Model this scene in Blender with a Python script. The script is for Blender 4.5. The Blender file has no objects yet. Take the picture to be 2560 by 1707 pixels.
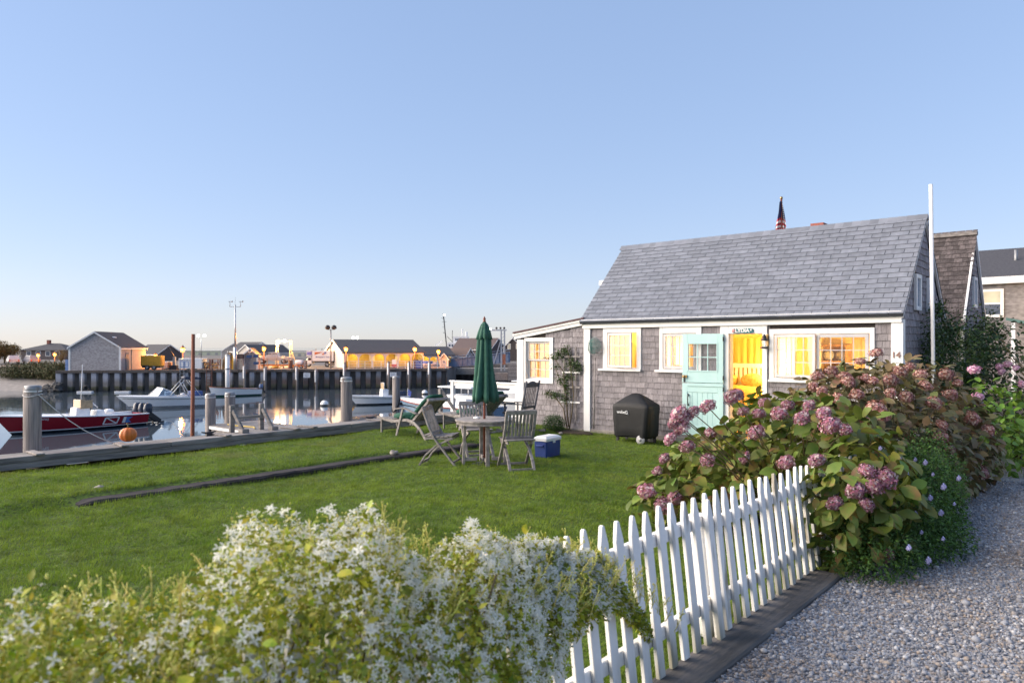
import bpy, math, random
import numpy as np
from mathutils import Vector, Matrix

random.seed(7); np.random.seed(7)
R = math.radians
scn = bpy.context.scene
col = scn.collection

# ---------------------------------------------------------------- camera, sky, sun, exposure
FPX, HY, EYE = 1800.0, 866.0, 1.86          # focal length and horizon row of a 2560 px wide picture, eye height in m
YAW = math.atan2(.651, .759)
cam_d = bpy.data.cameras.new('camera'); cam = bpy.data.objects.new('camera', cam_d); col.objects.link(cam)
cam.location = (0, 0, EYE); cam.rotation_euler = (R(90), 0, YAW)
cam_d.sensor_width = 36; cam_d.lens = 36 * FPX / 2560; cam_d.shift_y = (HY - 853.5) / 2560
cam_d.clip_end = 6000; cam_d.clip_start = .05
cam_d.dof.use_dof = True; cam_d.dof.focus_distance = 8.6; cam_d.dof.aperture_fstop = 2.8
scn.camera = cam

SUN_EL, SUN_AZ = R(14), R(-128)      # azimuth measured from +Y towards +X
world = bpy.data.worlds.new('World'); scn.world = world; world.use_nodes = True
wn = world.node_tree; wn.nodes.clear()
w_out = wn.nodes.new('ShaderNodeOutputWorld'); w_bg = wn.nodes.new('ShaderNodeBackground')
w_sky = wn.nodes.new('ShaderNodeTexSky'); w_sky.sky_type = 'NISHITA'; w_sky.sun_disc = False
w_sky.sun_elevation = SUN_EL; w_sky.sun_rotation = SUN_AZ
w_sky.air_density = 1.0; w_sky.dust_density = .3; w_sky.ozone_density = 3.0
w_hsv = wn.nodes.new('ShaderNodeHueSaturation'); w_hsv.inputs['Saturation'].default_value = 1.36
w_gam = wn.nodes.new('ShaderNodeGamma'); w_gam.inputs['Gamma'].default_value = .36
w_tint = wn.nodes.new('ShaderNodeMixRGB'); w_tint.blend_type = 'MULTIPLY'; w_tint.inputs['Fac'].default_value = 1
w_tint.inputs['Color2'].default_value = (.935, .94, 1.13, 1)
wn.links.new(w_sky.outputs[0], w_gam.inputs[0]); wn.links.new(w_gam.outputs[0], w_hsv.inputs['Color'])
wn.links.new(w_hsv.outputs[0], w_tint.inputs['Color1']); wn.links.new(w_tint.outputs[0], w_bg.inputs[0])
w_bg.inputs['Strength'].default_value = .107
wn.links.new(w_bg.outputs[0], w_out.inputs[0])
sun_d = bpy.data.lights.new('sun', 'SUN'); sun = bpy.data.objects.new('sun', sun_d); col.objects.link(sun)
sun_d.energy = 2.5; sun_d.angle = R(84); sun_d.color = (1, .86, .70)
sd = Vector((math.sin(SUN_AZ) * math.cos(SUN_EL), math.cos(SUN_AZ) * math.cos(SUN_EL), math.sin(SUN_EL)))
sun.rotation_euler = sd.to_track_quat('Z', 'Y').to_euler()
scn.view_settings.view_transform = 'Standard'; scn.view_settings.look = 'None'
scn.view_settings.exposure = 2.24; scn.view_settings.gamma = 1
scn.view_settings.use_curve_mapping = False
scn.cycles.max_bounces = 6; scn.cycles.transparent_max_bounces = 12
scn.cycles.diffuse_bounces = 3; scn.cycles.glossy_bounces = 3; scn.cycles.transmission_bounces = 4
scn.cycles.caustics_reflective = False; scn.cycles.caustics_refractive = False
scn.cycles.sample_clamp_indirect = 4
try: scn.cycles.use_light_tree = True
except Exception: pass

# ---------------------------------------------------------------- helpers
def AT(px, py, Z):
    X = (px - 1280) / FPX * Z
    return Vector((.759 * X - .651 * Z, .651 * X + .759 * Z, EYE - (py - HY) * Z / FPX))
def GP(px, py, z=0.0):
    return AT(px, py, FPX * (EYE - z) / (py - HY))

class B:
    """collects shapes; build() makes them one mesh object"""
    def __init__(s): s.v = []; s.f = []; s.sm = []
    def add(s, vs, fs, smooth=False, M=None):
        o = len(s.v)
        if M is not None: vs = [M @ Vector(p) for p in vs]
        s.v += [tuple(p) for p in vs]; s.f += [[i + o for i in f] for f in fs]; s.sm += [smooth] * len(fs)
        return s
    def box(s, c, d, M=None, rz=0, tap=1.0):
        x, y, z = d[0] / 2, d[1] / 2, d[2] / 2
        vs = [Vector((a * x * (tap if e > 0 else 1), b * y * (tap if e > 0 else 1), e * z)) for a, b, e in
              ((-1,-1,-1),(1,-1,-1),(1,1,-1),(-1,1,-1),(-1,-1,1),(1,-1,1),(1,1,1),(-1,1,1))]
        if rz: q = Matrix.Rotation(rz, 3, 'Z'); vs = [q @ p for p in vs]
        vs = [p + Vector(c) for p in vs]
        return s.add(vs, [(0,3,2,1),(4,5,6,7),(0,1,5,4),(1,2,6,5),(2,3,7,6),(3,0,4,7)], False, M)
    def bx(s, x0, x1, y0, y1, z0, z1, M=None):
        return s.box(((x0+x1)/2, (y0+y1)/2, (z0+z1)/2), (x1-x0, y1-y0, z1-z0), M)
    def bar(s, p, q, w, h, up=(0, 0, 1), M=None, w2=None, h2=None):
        p, q = Vector(p), Vector(q); d = (q - p).normalized(); u = Vector(up)
        a = d.cross(u)
        if a.length < 1e-4: a = d.cross(Vector((0, 1, 0)))
        a.normalize(); b = a.cross(d).normalized(); w2 = w2 or w; h2 = h2 or h
        vs = []
        for c, ww, hh in ((p, w, h), (q, w2, h2)):
            vs += [c - a*ww/2 - b*hh/2, c + a*ww/2 - b*hh/2, c + a*ww/2 + b*hh/2, c - a*ww/2 + b*hh/2]
        return s.add(vs, [(3,2,1,0),(4,5,6,7),(0,1,5,4),(1,2,6,5),(2,3,7,6),(3,0,4,7)], False, M)
    def tube(s, pts, r, n=8, M=None, cap=True):
        pts = [Vector(p) for p in pts]; m = len(pts); rs = r if isinstance(r, (list, tuple)) else [r] * m
        vs = []; fs = []; prev = None
        for i in range(m):
            d = (pts[min(i+1, m-1)] - pts[max(i-1, 0)])
            d = d.normalized() if d.length > 1e-9 else Vector((0, 0, 1))
            a = prev - d * prev.dot(d) if prev is not None else d.cross(Vector((0, 0, 1)) if abs(d.z) < .9 else Vector((1, 0, 0)))
            if a.length < 1e-6: a = d.cross(Vector((0, 1, 0)))
            a.normalize(); b = d.cross(a); prev = a
            vs += [pts[i] + (a * math.cos(t) + b * math.sin(t)) * rs[i] for t in (2 * math.pi * k / n for k in range(n))]
        for i in range(m - 1):
            for k in range(n): fs.append((i*n+k, i*n+(k+1) % n, (i+1)*n+(k+1) % n, (i+1)*n+k))
        if cap: fs += [tuple(range(n))[::-1], tuple(range((m-1)*n, m*n))]
        return s.add(vs, fs, True, M)
    def lathe(s, prof, n=16, c=(0, 0, 0), M=None, smooth=True, sx=1, sy=1, ph=0):
        vs = []; fs = []; m = len(prof)
        for r, z in prof: vs += [Vector((c[0] + r*sx*math.cos(2*math.pi*k/n+ph), c[1] + r*sy*math.sin(2*math.pi*k/n+ph), c[2] + z)) for k in range(n)]
        for i in range(m - 1):
            for k in range(n): fs.append((i*n+k, i*n+(k+1) % n, (i+1)*n+(k+1) % n, (i+1)*n+k))
        fs += [tuple(range(n))[::-1], tuple(range((m-1)*n, m*n))]
        return s.add(vs, fs, smooth, M)
    def ball(s, c, r, n=12, sz=1.0, M=None, sx=1, sy=1):
        return s.lathe([(max(1e-4, r*math.sin(math.pi*i/8)), -r*sz*math.cos(math.pi*i/8)) for i in range(9)], n, c, M, True, sx, sy)
    def prism(s, poly, vec, M=None):
        n = len(poly); vec = Vector(vec); poly = [Vector(p) for p in poly]
        vs = poly + [p + vec for p in poly]
        return s.add(vs, [tuple(range(n))[::-1], tuple(range(n, 2*n))] + [(i, (i+1) % n, n+(i+1) % n, n+i) for i in range(n)], False, M)
    def loft(s, rings, M=None, closed=True, caps=True, smooth=True):
        n = len(rings[0]); vs = [p for r in rings for p in r]; fs = []
        for i in range(len(rings) - 1):
            for k in range(n if closed else n - 1):
                fs.append((i*n+k, i*n+(k+1) % n, (i+1)*n+(k+1) % n, (i+1)*n+k))
        if caps: fs += [tuple(range(n))[::-1], tuple(range((len(rings)-1)*n, len(rings)*n))]
        return s.add(vs, fs, smooth, M)
    def mesh(s, name, m=None, autosm=None):
        me = bpy.data.meshes.new(name); me.from_pydata(s.v, [], s.f)
        if any(s.sm): me.polygons.foreach_set('use_smooth', s.sm)
        if m is not None: me.materials.append(m)
        me.update(); return me
    def build(s, name, m=None, parent=None, bev=0, recalc=True):
        me = s.mesh(name, m)
        if recalc:
            import bmesh
            bm = bmesh.new(); bm.from_mesh(me); bmesh.ops.recalc_face_normals(bm, faces=bm.faces); bm.to_mesh(me); bm.free()
        o = mko(name, me, parent)
        if bev:
            md = o.modifiers.new('edge', 'BEVEL'); md.width = bev; md.segments = 1; md.limit_method = 'ANGLE'; md.angle_limit = R(50)
        return o

def mko(name, me, parent=None):
    o = bpy.data.objects.new(name, me); col.objects.link(o)
    if parent is not None: o.parent = parent
    return o
def tag(o, label=None, cat=None, group=None, kind=None):
    if label: o['label'] = label
    if cat: o['category'] = cat
    if group: o['group'] = group
    if kind: o['kind'] = kind
    return o
def thing(name, label, cat, loc=(0, 0, 0), rz=0, group=None):
    o = mko(name, None); o.location = loc; o.rotation_euler = (0, 0, rz); o.empty_display_size = .1
    return tag(o, label, cat, group)
def dup(root, loc=None, rz=None, label=None, parent=None):
    r = root.copy(); col.objects.link(r)
    if parent is not None: r.parent = parent
    if loc is not None: r.location = loc
    if rz is not None: r.rotation_euler = (0, 0, rz)
    if label: r['label'] = label
    for ch in list(root.children): dup(ch, parent=r)
    return r
def bigmesh(name, V, F, m, parent=None, smooth=False, nper=3):
    """numpy mesh: V (n,3), F (m,nper)"""
    me = bpy.data.meshes.new(name); V = np.asarray(V, np.float32); F = np.asarray(F, np.int32)
    me.vertices.add(len(V)); me.vertices.foreach_set('co', V.ravel())
    me.loops.add(F.size); me.loops.foreach_set('vertex_index', F.ravel())
    me.polygons.add(len(F)); me.polygons.foreach_set('loop_start', np.arange(0, F.size, nper, dtype=np.int32))
    me.polygons.foreach_set('loop_total', np.full(len(F), nper, np.int32))
    if smooth: me.polygons.foreach_set('use_smooth', np.ones(len(F), bool))
    me.materials.append(m); me.update(calc_edges=True); me.validate()
    return mko(name, me, parent)
def rotmats(n, up_bias=None):
    q = np.random.normal(size=(n, 4)); q /= np.linalg.norm(q, axis=1)[:, None]; w, x, y, z = q.T
    return np.stack([np.stack([1-2*(y*y+z*z), 2*(x*y-z*w), 2*(x*z+y*w)], -1), np.stack([2*(x*y+z*w), 1-2*(x*x+z*z), 2*(y*z-x*w)], -1),
                     np.stack([2*(x*z-y*w), 2*(y*z+x*w), 1-2*(x*x+y*y)], -1)], 1)
def frames(nrm, spin=None):
    """rotation matrices whose z column is nrm"""
    n = len(nrm); nrm = nrm / (np.linalg.norm(nrm, axis=1)[:, None] + 1e-9)
    a = np.random.normal(size=(n, 3)) if spin is None else spin
    a = a - nrm * (a * nrm).sum(1)[:, None]; a /= np.linalg.norm(a, axis=1)[:, None] + 1e-9
    b = np.cross(nrm, a)
    return np.stack([a, b, nrm], -1)
def scatter(proto_v, proto_f, pos, rot, sc):
    """copies of a little mesh -> V,F"""
    pv = np.asarray(proto_v, float); pf = np.asarray(proto_f, int); n = len(pos)
    sc = np.asarray(sc); sc = sc[:, None, None] if sc.ndim == 1 else sc[:, None, :]
    V = np.einsum('nij,nkj->nki', rot, np.broadcast_to(pv[None], (n,) + pv.shape) * sc) + pos[:, None, :]
    F = pf[None] + (np.arange(n) * len(pv))[:, None, None]
    return V.reshape(-1, 3), F.reshape(-1, pf.shape[1])

# ---------------------------------------------------------------- materials
def nt(name):
    m = bpy.data.materials.new(name); m.use_nodes = True; n = m.node_tree
    return m, n, n.nodes['Principled BSDF'], n.nodes['Material Output']
def mat(name, c1, c2=None, ns=6, stretch=(1, 1, 1), rough=.6, bump=0, bs=None, metal=0, rnd=.0, spec=.4, ramp=(.35, .65), detail=6, c3=None, ns3=2, f3=(.5, .7), hue=0, trans=0, coat=0, dirt=None):
    m, n, p, out = nt(name); L = n.links; N = n.nodes.new
    p.inputs['Roughness'].default_value = rough; p.inputs['Metallic'].default_value = metal
    p.inputs['Specular IOR Level'].default_value = spec
    if coat: p.inputs['Coat Weight'].default_value = coat; p.inputs['Coat Roughness'].default_value = .08
    tc = N('ShaderNodeTexCoord'); oi = N('ShaderNodeObjectInfo'); ge = N('ShaderNodeNewGeometry')
    ad = N('ShaderNodeMath'); ad.operation = 'ADD'; L.new(oi.outputs['Random'], ad.inputs[0]); L.new(ge.outputs['Random Per Island'], ad.inputs[1])
    fr = N('ShaderNodeMath'); fr.operation = 'FRACT'; L.new(ad.outputs[0], fr.inputs[0])
    mp = N('ShaderNodeMapping'); L.new(tc.outputs['Object'], mp.inputs[0]); mp.inputs['Scale'].default_value = stretch
    off = N('ShaderNodeMath'); off.operation = 'MULTIPLY'; off.inputs[1].default_value = 37.0; L.new(fr.outputs[0], off.inputs[0])
    L.new(off.outputs[0], mp.inputs['Location'])
    nz = N('ShaderNodeTexNoise'); nz.inputs['Scale'].default_value = ns; nz.inputs['Detail'].default_value = detail; L.new(mp.outputs[0], nz.inputs['Vector'])
    mr = N('ShaderNodeMapRange'); mr.inputs[1].default_value, mr.inputs[2].default_value = ramp; L.new(nz.outputs['Fac'], mr.inputs[0])
    mx = N('ShaderNodeMixRGB'); L.new(mr.outputs[0], mx.inputs[0])
    mx.inputs[1].default_value = (*c1, 1); mx.inputs[2].default_value = (*(c2 or tuple(x * .75 for x in c1)), 1)
    cur = mx.outputs[0]
    if c3:
        nz3 = N('ShaderNodeTexNoise'); nz3.inputs['Scale'].default_value = ns3; nz3.inputs['Detail'].default_value = 5; L.new(mp.outputs[0], nz3.inputs['Vector'])
        m3 = N('ShaderNodeMapRange'); m3.inputs[1].default_value, m3.inputs[2].default_value = f3; L.new(nz3.outputs['Fac'], m3.inputs[0])
        x3 = N('ShaderNodeMixRGB'); L.new(m3.outputs[0], x3.inputs[0]); L.new(cur, x3.inputs[1]); x3.inputs[2].default_value = (*c3, 1); cur = x3.outputs[0]
    if dirt:
        sz_ = N('ShaderNodeSeparateXYZ'); L.new(tc.outputs['Object'], sz_.inputs[0]); dz_ = N('ShaderNodeMapRange'); dz_.inputs[1].default_value = 0; dz_.inputs[2].default_value = dirt[0]; dz_.inputs[3].default_value = .95; dz_.inputs[4].default_value = 0; L.new(sz_.outputs[2], dz_.inputs[0])
        dm = N('ShaderNodeMath'); dm.operation = 'MULTIPLY'; dn = N('ShaderNodeMapRange'); dn.inputs[1].default_value = .35; dn.inputs[2].default_value = .6; L.new(nz.outputs['Fac'], dn.inputs[0]); L.new(dz_.outputs[0], dm.inputs[0]); L.new(dn.outputs[0], dm.inputs[1])
        xd = N('ShaderNodeMixRGB'); L.new(dm.outputs[0], xd.inputs[0]); L.new(cur, xd.inputs[1]); xd.inputs[2].default_value = (*dirt[1], 1); cur = xd.outputs[0]
    if rnd or hue:
        hs = N('ShaderNodeHueSaturation'); L.new(cur, hs.inputs['Color'])
        v = N('ShaderNodeMapRange'); v.inputs[3].default_value = 1 - rnd; v.inputs[4].default_value = 1 + rnd; L.new(fr.outputs[0], v.inputs[0]); L.new(v.outputs[0], hs.inputs['Value'])
        if hue:
            m7 = N('ShaderNodeMath'); m7.operation = 'MULTIPLY'; m7.inputs[1].default_value = 7.31; L.new(fr.outputs[0], m7.inputs[0])
            f7 = N('ShaderNodeMath'); f7.operation = 'FRACT'; L.new(m7.outputs[0], f7.inputs[0])
            h = N('ShaderNodeMapRange'); h.inputs[3].default_value = .5 - hue; h.inputs[4].default_value = .5 + hue; L.new(f7.outputs[0], h.inputs[0]); L.new(h.outputs[0], hs.inputs['Hue'])
        cur = hs.outputs[0]
    L.new(cur, p.inputs['Base Color'])
    if trans:
        tr = N('ShaderNodeBsdfTranslucent'); L.new(cur, tr.inputs[0]); ms = N('ShaderNodeMixShader'); ms.inputs[0].default_value = trans
        L.new(p.outputs[0], ms.inputs[1]); L.new(tr.outputs[0], ms.inputs[2]); L.new(ms.outputs[0], out.inputs[0])
    if bump:
        nb = nz
        if bs:
            nb = N('ShaderNodeTexNoise'); nb.inputs['Scale'].default_value = bs; nb.inputs['Detail'].default_value = 6; L.new(mp.outputs[0], nb.inputs['Vector'])
        bm = N('ShaderNodeBump'); bm.inputs['Strength'].default_value = bump; bm.inputs['Distance'].default_value = .01
        L.new(nb.outputs['Fac'], bm.inputs['Height']); L.new(bm.outputs[0], p.inputs['Normal'])
    return m
def glow(name, c, s):
    m, n, p, out = nt(name); p.inputs['Base Color'].default_value = (*c, 1)
    p.inputs['Emission Color'].default_value = (*c, 1); p.inputs['Emission Strength'].default_value = s
    return m
def glassmat(name, tint=(1, 1, 1), refl=.05):
    m, n, p, out = nt(name); n.nodes.remove(p); N = n.nodes.new
    t = N('ShaderNodeBsdfTransparent'); t.inputs[0].default_value = (*tint, 1); g = N('ShaderNodeBsdfGlossy'); g.inputs['Roughness'].default_value = .01
    lw = N('ShaderNodeLayerWeight'); lw.inputs[0].default_value = .5; pw = N('ShaderNodeMath'); pw.operation = 'POWER'; pw.inputs[1].default_value = 4; n.links.new(lw.outputs['Facing'], pw.inputs[0])
    f = N('ShaderNodeMath'); f.operation = 'MULTIPLY_ADD'; f.inputs[1].default_value = .5; f.inputs[2].default_value = refl; n.links.new(pw.outputs[0], f.inputs[0]); ms = N('ShaderNodeMixShader')
    n.links.new(f.outputs[0], ms.inputs[0]); n.links.new(t.outputs[0], ms.inputs[1]); n.links.new(g.outputs[0], ms.inputs[2]); n.links.new(ms.outputs[0], out.inputs[0])
    return m

MT = {}
MT['white'] = mat('white_paint', (.80, .79, .78), (.74, .73, .72), 3, (1, 1, .3), .55, .05, 40, rnd=.03)
MT['backlit_sash'] = mat('backlit_sash', (.56, .54, .54), (.50, .48, .49), 5, rough=.5)  # white trim greyed in its colour, backlit shade of the bars painted in
MT['fence_white'] = mat('fence_paint', (.82, .81, .79), (.74, .72, .69), 5, (1, 1, .25), .55, .12, 30, rnd=.05, c3=(.30, .27, .21), ns3=7, f3=(.60, .70), dirt=(.30, (.20, .19, .13)))
MT['shingle'] = mat('weathered_shingle', (.36, .335, .35), (.14, .12, .13), 10, (5.5, 5.5, .45), .9, .7, 14, rnd=.2, hue=.012, ramp=(.3, .72), c3=(.11, .10, .11), ns3=3, f3=(.62, .78))
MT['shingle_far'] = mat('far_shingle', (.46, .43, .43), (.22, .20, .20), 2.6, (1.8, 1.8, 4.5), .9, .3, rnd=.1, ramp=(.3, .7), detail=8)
MT['brown_shingle'] = mat('brown_shingle', (.125, .105, .105), (.06, .05, .05), 7, (3, 3, 1), .9, .4, rnd=.4)
MT['roof_tab'] = mat('asphalt_tab', (.20, .215, .255), (.155, .17, .205), 3, (1, 1, 1), .9, .35, 180, rnd=.13, detail=8)
MT['roof_under'] = mat('roof_felt', (.025, .028, .035), None, 8, rough=.9)
MT['dark_roof'] = mat('dark_roof', (.075, .075, .085), (.05, .05, .06), 12, rough=.9, bump=.3)
MT['redwood'] = mat('roof_edge', (.10, .05, .055), None, 8, rough=.8)
MT['teal'] = mat('teal_paint', (.50, .71, .69), (.46, .67, .66), 4, (1, 1, .3), .5, .05, 40)
MT['glass'] = glassmat('window_glass')
MT['cream'] = mat('interior_cream', (.88, .77, .50), (.84, .72, .45), 2, rough=.7)
MT['curtain'] = mat('curtain_cloth', (.84, .62, .24), (.74, .48, .14), 5, (8, 8, .4), .85, trans=.3)
MT['brass'] = mat('brass', (.45, .30, .14), None, 8, rough=.35, metal=1)
MT['iron'] = mat('black_iron', (.03, .03, .035), None, 8, rough=.5)
MT['teak'] = mat('weathered_teak', (.33, .30, .285), (.20, .18, .175), 7, (2, 2, 2), .85, .35, 30, rnd=.15, c3=(.13, .12, .115), ns3=5, f3=(.58, .75))
MT['grey_wood'] = mat('grey_wood', (.30, .275, .26), (.17, .155, .15), 6, (1.5, .35, 4), .9, .4, 24, rnd=.12, c3=(.09, .085, .085), ns3=3, f3=(.58, .74))
MT['pile_wood'] = mat('piling_wood', (.33, .29, .27), (.17, .15, .145), 8, (4, 4, .25), .9, .6, 12, rnd=.1, c3=(.08, .075, .07), ns3=2.5, f3=(.6, .75))
MT['tie_wood'] = mat('railway_tie', (.05, .042, .044), (.016, .014, .016), 8, (6, .5, 6), .95, .9, 16)
MT['dark_wood'] = mat('dark_wet_wood', (.05, .04, .035), (.025, .02, .02), 6, rough=.9)
MT['green_cloth'] = mat('green_canvas', (.038, .125, .09), (.026, .092, .066), 10, rough=.8, bump=.1, bs=120)
MT['green_cushion'] = mat('green_cushion', (.018, .095, .062), (.012, .065, .045), 8, rough=.9, bump=.25, bs=30)
MT['red_wood'] = mat('red_wood', (.23, .075, .05), (.15, .05, .035), 10, (6, 6, .4), .5)
MT['grill_cover'] = mat('vinyl_cover', (.005, .006, .009), (.0035, .004, .006), 5, rough=.6, bump=.3, bs=9)
MT['plastic_white'] = mat('white_plastic', (.80, .80, .80), (.76, .76, .77), 3, rough=.4)
MT['plastic_blue'] = mat('blue_plastic', (.022, .055, .24), (.02, .045, .20), 5, rough=.45)
MT['gel'] = mat('gelcoat', (.86, .86, .86), (.82, .82, .83), 2, rough=.25, coat=.3)
MT['grey'] = mat('grey_metal', (.30, .31, .33), None, 5, rough=.5, metal=.4)
MT['steel'] = mat('galvanised', (.55, .56, .58), (.45, .46, .48), 6, rough=.4, metal=.8)
MT['orange'] = mat('pumpkin_skin', (.62, .17, .03), (.50, .12, .02), 5, rough=.45, bump=.15, bs=40)
MT['stem'] = mat('dry_stem', (.16, .12, .06), (.09, .07, .035), 12, rough=.9)
MT['concrete'] = mat('concrete', (.33, .30, .27), (.22, .20, .19), 9, rough=.95, bump=.4)

# ---------------------------------------------------------------- the setting: ground, water, path, lawn
def CP(X, Z, z): return Vector((.759 * X - .651 * Z, .651 * X + .759 * Z, z))
WATER, DECK = -3.14, -.87
def struct(o): o['kind'] = 'structure'; return o

def water_mat():
    m, n, p, out = nt('harbour_water'); L = n.links; N = n.nodes.new
    p.inputs['Base Color'].default_value = (.06, .08, .10, 1); p.inputs['Roughness'].default_value = .045; p.inputs['IOR'].default_value = 1.42
    tc = N('ShaderNodeTexCoord'); mp = N('ShaderNodeMapping'); mp.inputs['Rotation'].default_value = (0, 0, -YAW); mp.inputs['Scale'].default_value = (.35, 1.0, 1)
    L.new(tc.outputs['Object'], mp.inputs[0])
    a = N('ShaderNodeTexNoise'); a.inputs['Scale'].default_value = 1.1; a.inputs['Detail'].default_value = 3; L.new(mp.outputs[0], a.inputs['Vector'])
    b = N('ShaderNodeTexNoise'); b.inputs['Scale'].default_value = .12; b.inputs['Detail'].default_value = 2; L.new(mp.outputs[0], b.inputs['Vector'])
    mr = N('ShaderNodeMapRange'); mr.inputs[1].default_value = .42; mr.inputs[2].default_value = .68; L.new(b.outputs['Fac'], mr.inputs[0])
    mu = N('ShaderNodeMath'); mu.operation = 'MULTIPLY'; L.new(a.outputs['Fac'], mu.inputs[0]); L.new(mr.outputs[0], mu.inputs[1])
    bm = N('ShaderNodeBump'); bm.inputs['Strength'].default_value = .16; bm.inputs['Distance'].default_value = .12
    L.new(mu.outputs[0], bm.inputs['Height']); L.new(bm.outputs[0], p.inputs['Normal'])
    return m
b = B(); b.add([(-2500, -2500, WATER), (2500, -2500, WATER), (2500, 2500, WATER), (-2500, 2500, WATER)], [(0, 1, 2, 3)])
struct(b.build('water', water_mat()))

MT['soil'] = mat('dark_soil', (.06, .045, .032), (.035, .027, .02), 14, rough=1, bump=.6)
MT['lawn'] = mat('lawn_turf', (.06, .11, .012), (.10, .16, .018), 2.2, rough=1, bump=.6, bs=60, c3=(.035, .055, .012), ns3=26, f3=(.45, .6))
# ground under the cottages, reaching past everything on this side of the water
b = B(); b.bx(-12.35, 400, -300, 600, -4, -.05); struct(b.build('ground', MT['soil']))

def lawn_z(x, y):
    x = np.asarray(x, float); y = np.asarray(y, float)
    z = .018 * np.sin(x * 1.3 + y * .5) + .014 * np.sin(y * 1.9 - x * .7) + .01 * np.sin(x * 3.1) * np.sin(y * 2.7)
    k = np.clip((-x - 9.25) / .35, 0, 1); z = z + .075 * k * k * (3 - 2 * k)
    e = np.clip((-x - 11.85) / .55, 0, 1); z = z - .22 * e * e
    e2 = np.clip((x + 2.5) / .5, 0, 1); return z * (1 - e2) - .015 * e2
nx, ny = 110, 150
gx = np.linspace(-12.42, -1.93, nx); gy = np.linspace(-6, 12.9, ny); XX, YY = np.meshgrid(gx, gy)
V = np.stack([XX, YY, lawn_z(XX, YY)], -1).reshape(-1, 3)
I = np.arange(nx * ny).reshape(ny, nx); F = np.stack([I[:-1, :-1], I[:-1, 1:], I[1:, 1:], I[1:, :-1]], -1).reshape(-1, 4)
struct(bigmesh('lawn', V, F, MT['lawn'], None, True, 4))

def grass_mat():
    m, n, p, out = nt('grass_blade'); L = n.links; N = n.nodes.new
    p.inputs['Roughness'].default_value = .55; p.inputs['Specular IOR Level'].default_value = .25
    g = N('ShaderNodeNewGeometry'); a = N('ShaderNodeTexNoise'); a.inputs['Scale'].default_value = 1.1; a.inputs['Detail'].default_value = 5; L.new(g.outputs['Position'], a.inputs['Vector'])
    mr = N('ShaderNodeMapRange'); mr.inputs[1].default_value = .36; mr.inputs[2].default_value = .64; L.new(a.outputs['Fac'], mr.inputs[0])
    x = N('ShaderNodeMixRGB'); x.inputs[1].default_value = (.13, .225, .02, 1); x.inputs[2].default_value = (.225, .32, .035, 1); L.new(mr.outputs[0], x.inputs[0])
    y = N('ShaderNodeMixRGB'); y.inputs[2].default_value = (.28, .28, .08, 1); L.new(x.outputs[0], y.inputs[1])
    r = N('ShaderNodeMapRange'); r.inputs[1].default_value = .8; r.inputs[2].default_value = 1; r.inputs[4].default_value = .6; L.new(g.outputs['Random Per Island'], r.inputs[0]); L.new(r.outputs[0], y.inputs[0])
    d1 = N('ShaderNodeTexNoise'); d1.inputs['Scale'].default_value = 5.5; d1.inputs['Detail'].default_value = 4; d1.inputs['Roughness'].default_value = .7; L.new(g.outputs['Position'], d1.inputs['Vector'])
    dm_ = N('ShaderNodeMapRange'); dm_.inputs[1].default_value = .34; dm_.inputs[2].default_value = .62; dm_.inputs[3].default_value = .52; dm_.inputs[4].default_value = 1.12; L.new(d1.outputs['Fac'], dm_.inputs[0])
    hv = N('ShaderNodeHueSaturation'); L.new(dm_.outputs[0], hv.inputs['Value']); L.new(y.outputs[0], hv.inputs['Color'])
    d2 = N('ShaderNodeTexNoise'); d2.inputs['Scale'].default_value = .75; d2.inputs['Detail'].default_value = 6; L.new(g.outputs['Position'], d2.inputs['Vector'])
    dr = N('ShaderNodeMapRange'); dr.inputs[1].default_value = .60; dr.inputs[2].default_value = .72; dr.inputs[4].default_value = .55; L.new(d2.outputs['Fac'], dr.inputs[0])
    y = N('ShaderNodeMixRGB'); y.inputs[2].default_value = (.27, .25, .09, 1); L.new(dr.outputs[0], y.inputs[0]); L.new(hv.outputs[0], y.inputs[1])
    L.new(y.outputs[0], p.inputs['Base Color'])
    t = N('ShaderNodeBsdfTranslucent'); L.new(y.outputs[0], t.inputs[0]); ms = N('ShaderNodeMixShader'); ms.inputs[0].default_value = .4
    L.new(p.outputs[0], ms.inputs[1]); L.new(t.outputs[0], ms.inputs[2]); L.new(ms.outputs[0], out.inputs[0])
    return m
def in_view(x, y, pad=320):
    X = .759 * x + .651 * y; Z = -.651 * x + .759 * y
    px = 1280 + FPX * X / np.maximum(Z, .1)
    return (Z > 1.0) & (px > -pad) & (px < 2560 + pad)
n = 1500000
x = np.random.uniform(-12.3, -2.0, n); y = np.random.uniform(.3, 12.85, n); k = in_view(x, y)
Z = -.651 * x + .759 * y
cl = np.sin(x * 9 + 3 * np.sin(y * 4)) * np.sin(y * 8 + 2 * np.sin(x * 5))
k &= np.random.rand(n) < np.clip(1.25 - Z / 16, .42, 1)
k &= ~((np.abs(x + 9.31) < .18) & (y > 3.0) & (y < 9.9))
k &= (x > -11.98) & ((x + 7.6) ** 2 + (y - 8.0) ** 2 > -1)
k &= np.random.rand(n) < .80 + .2 * cl
x, y = x[k][:520000], y[k][:520000]; n = len(x); z = lawn_z(x, y) - .004
h = np.random.uniform(.016, .044, n) * (1 + .30 * np.sin(x * 7.1 + 2 * np.sin(y * 3)) * np.sin(y * 8.3 + 2 * np.sin(x * 4)))
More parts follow.
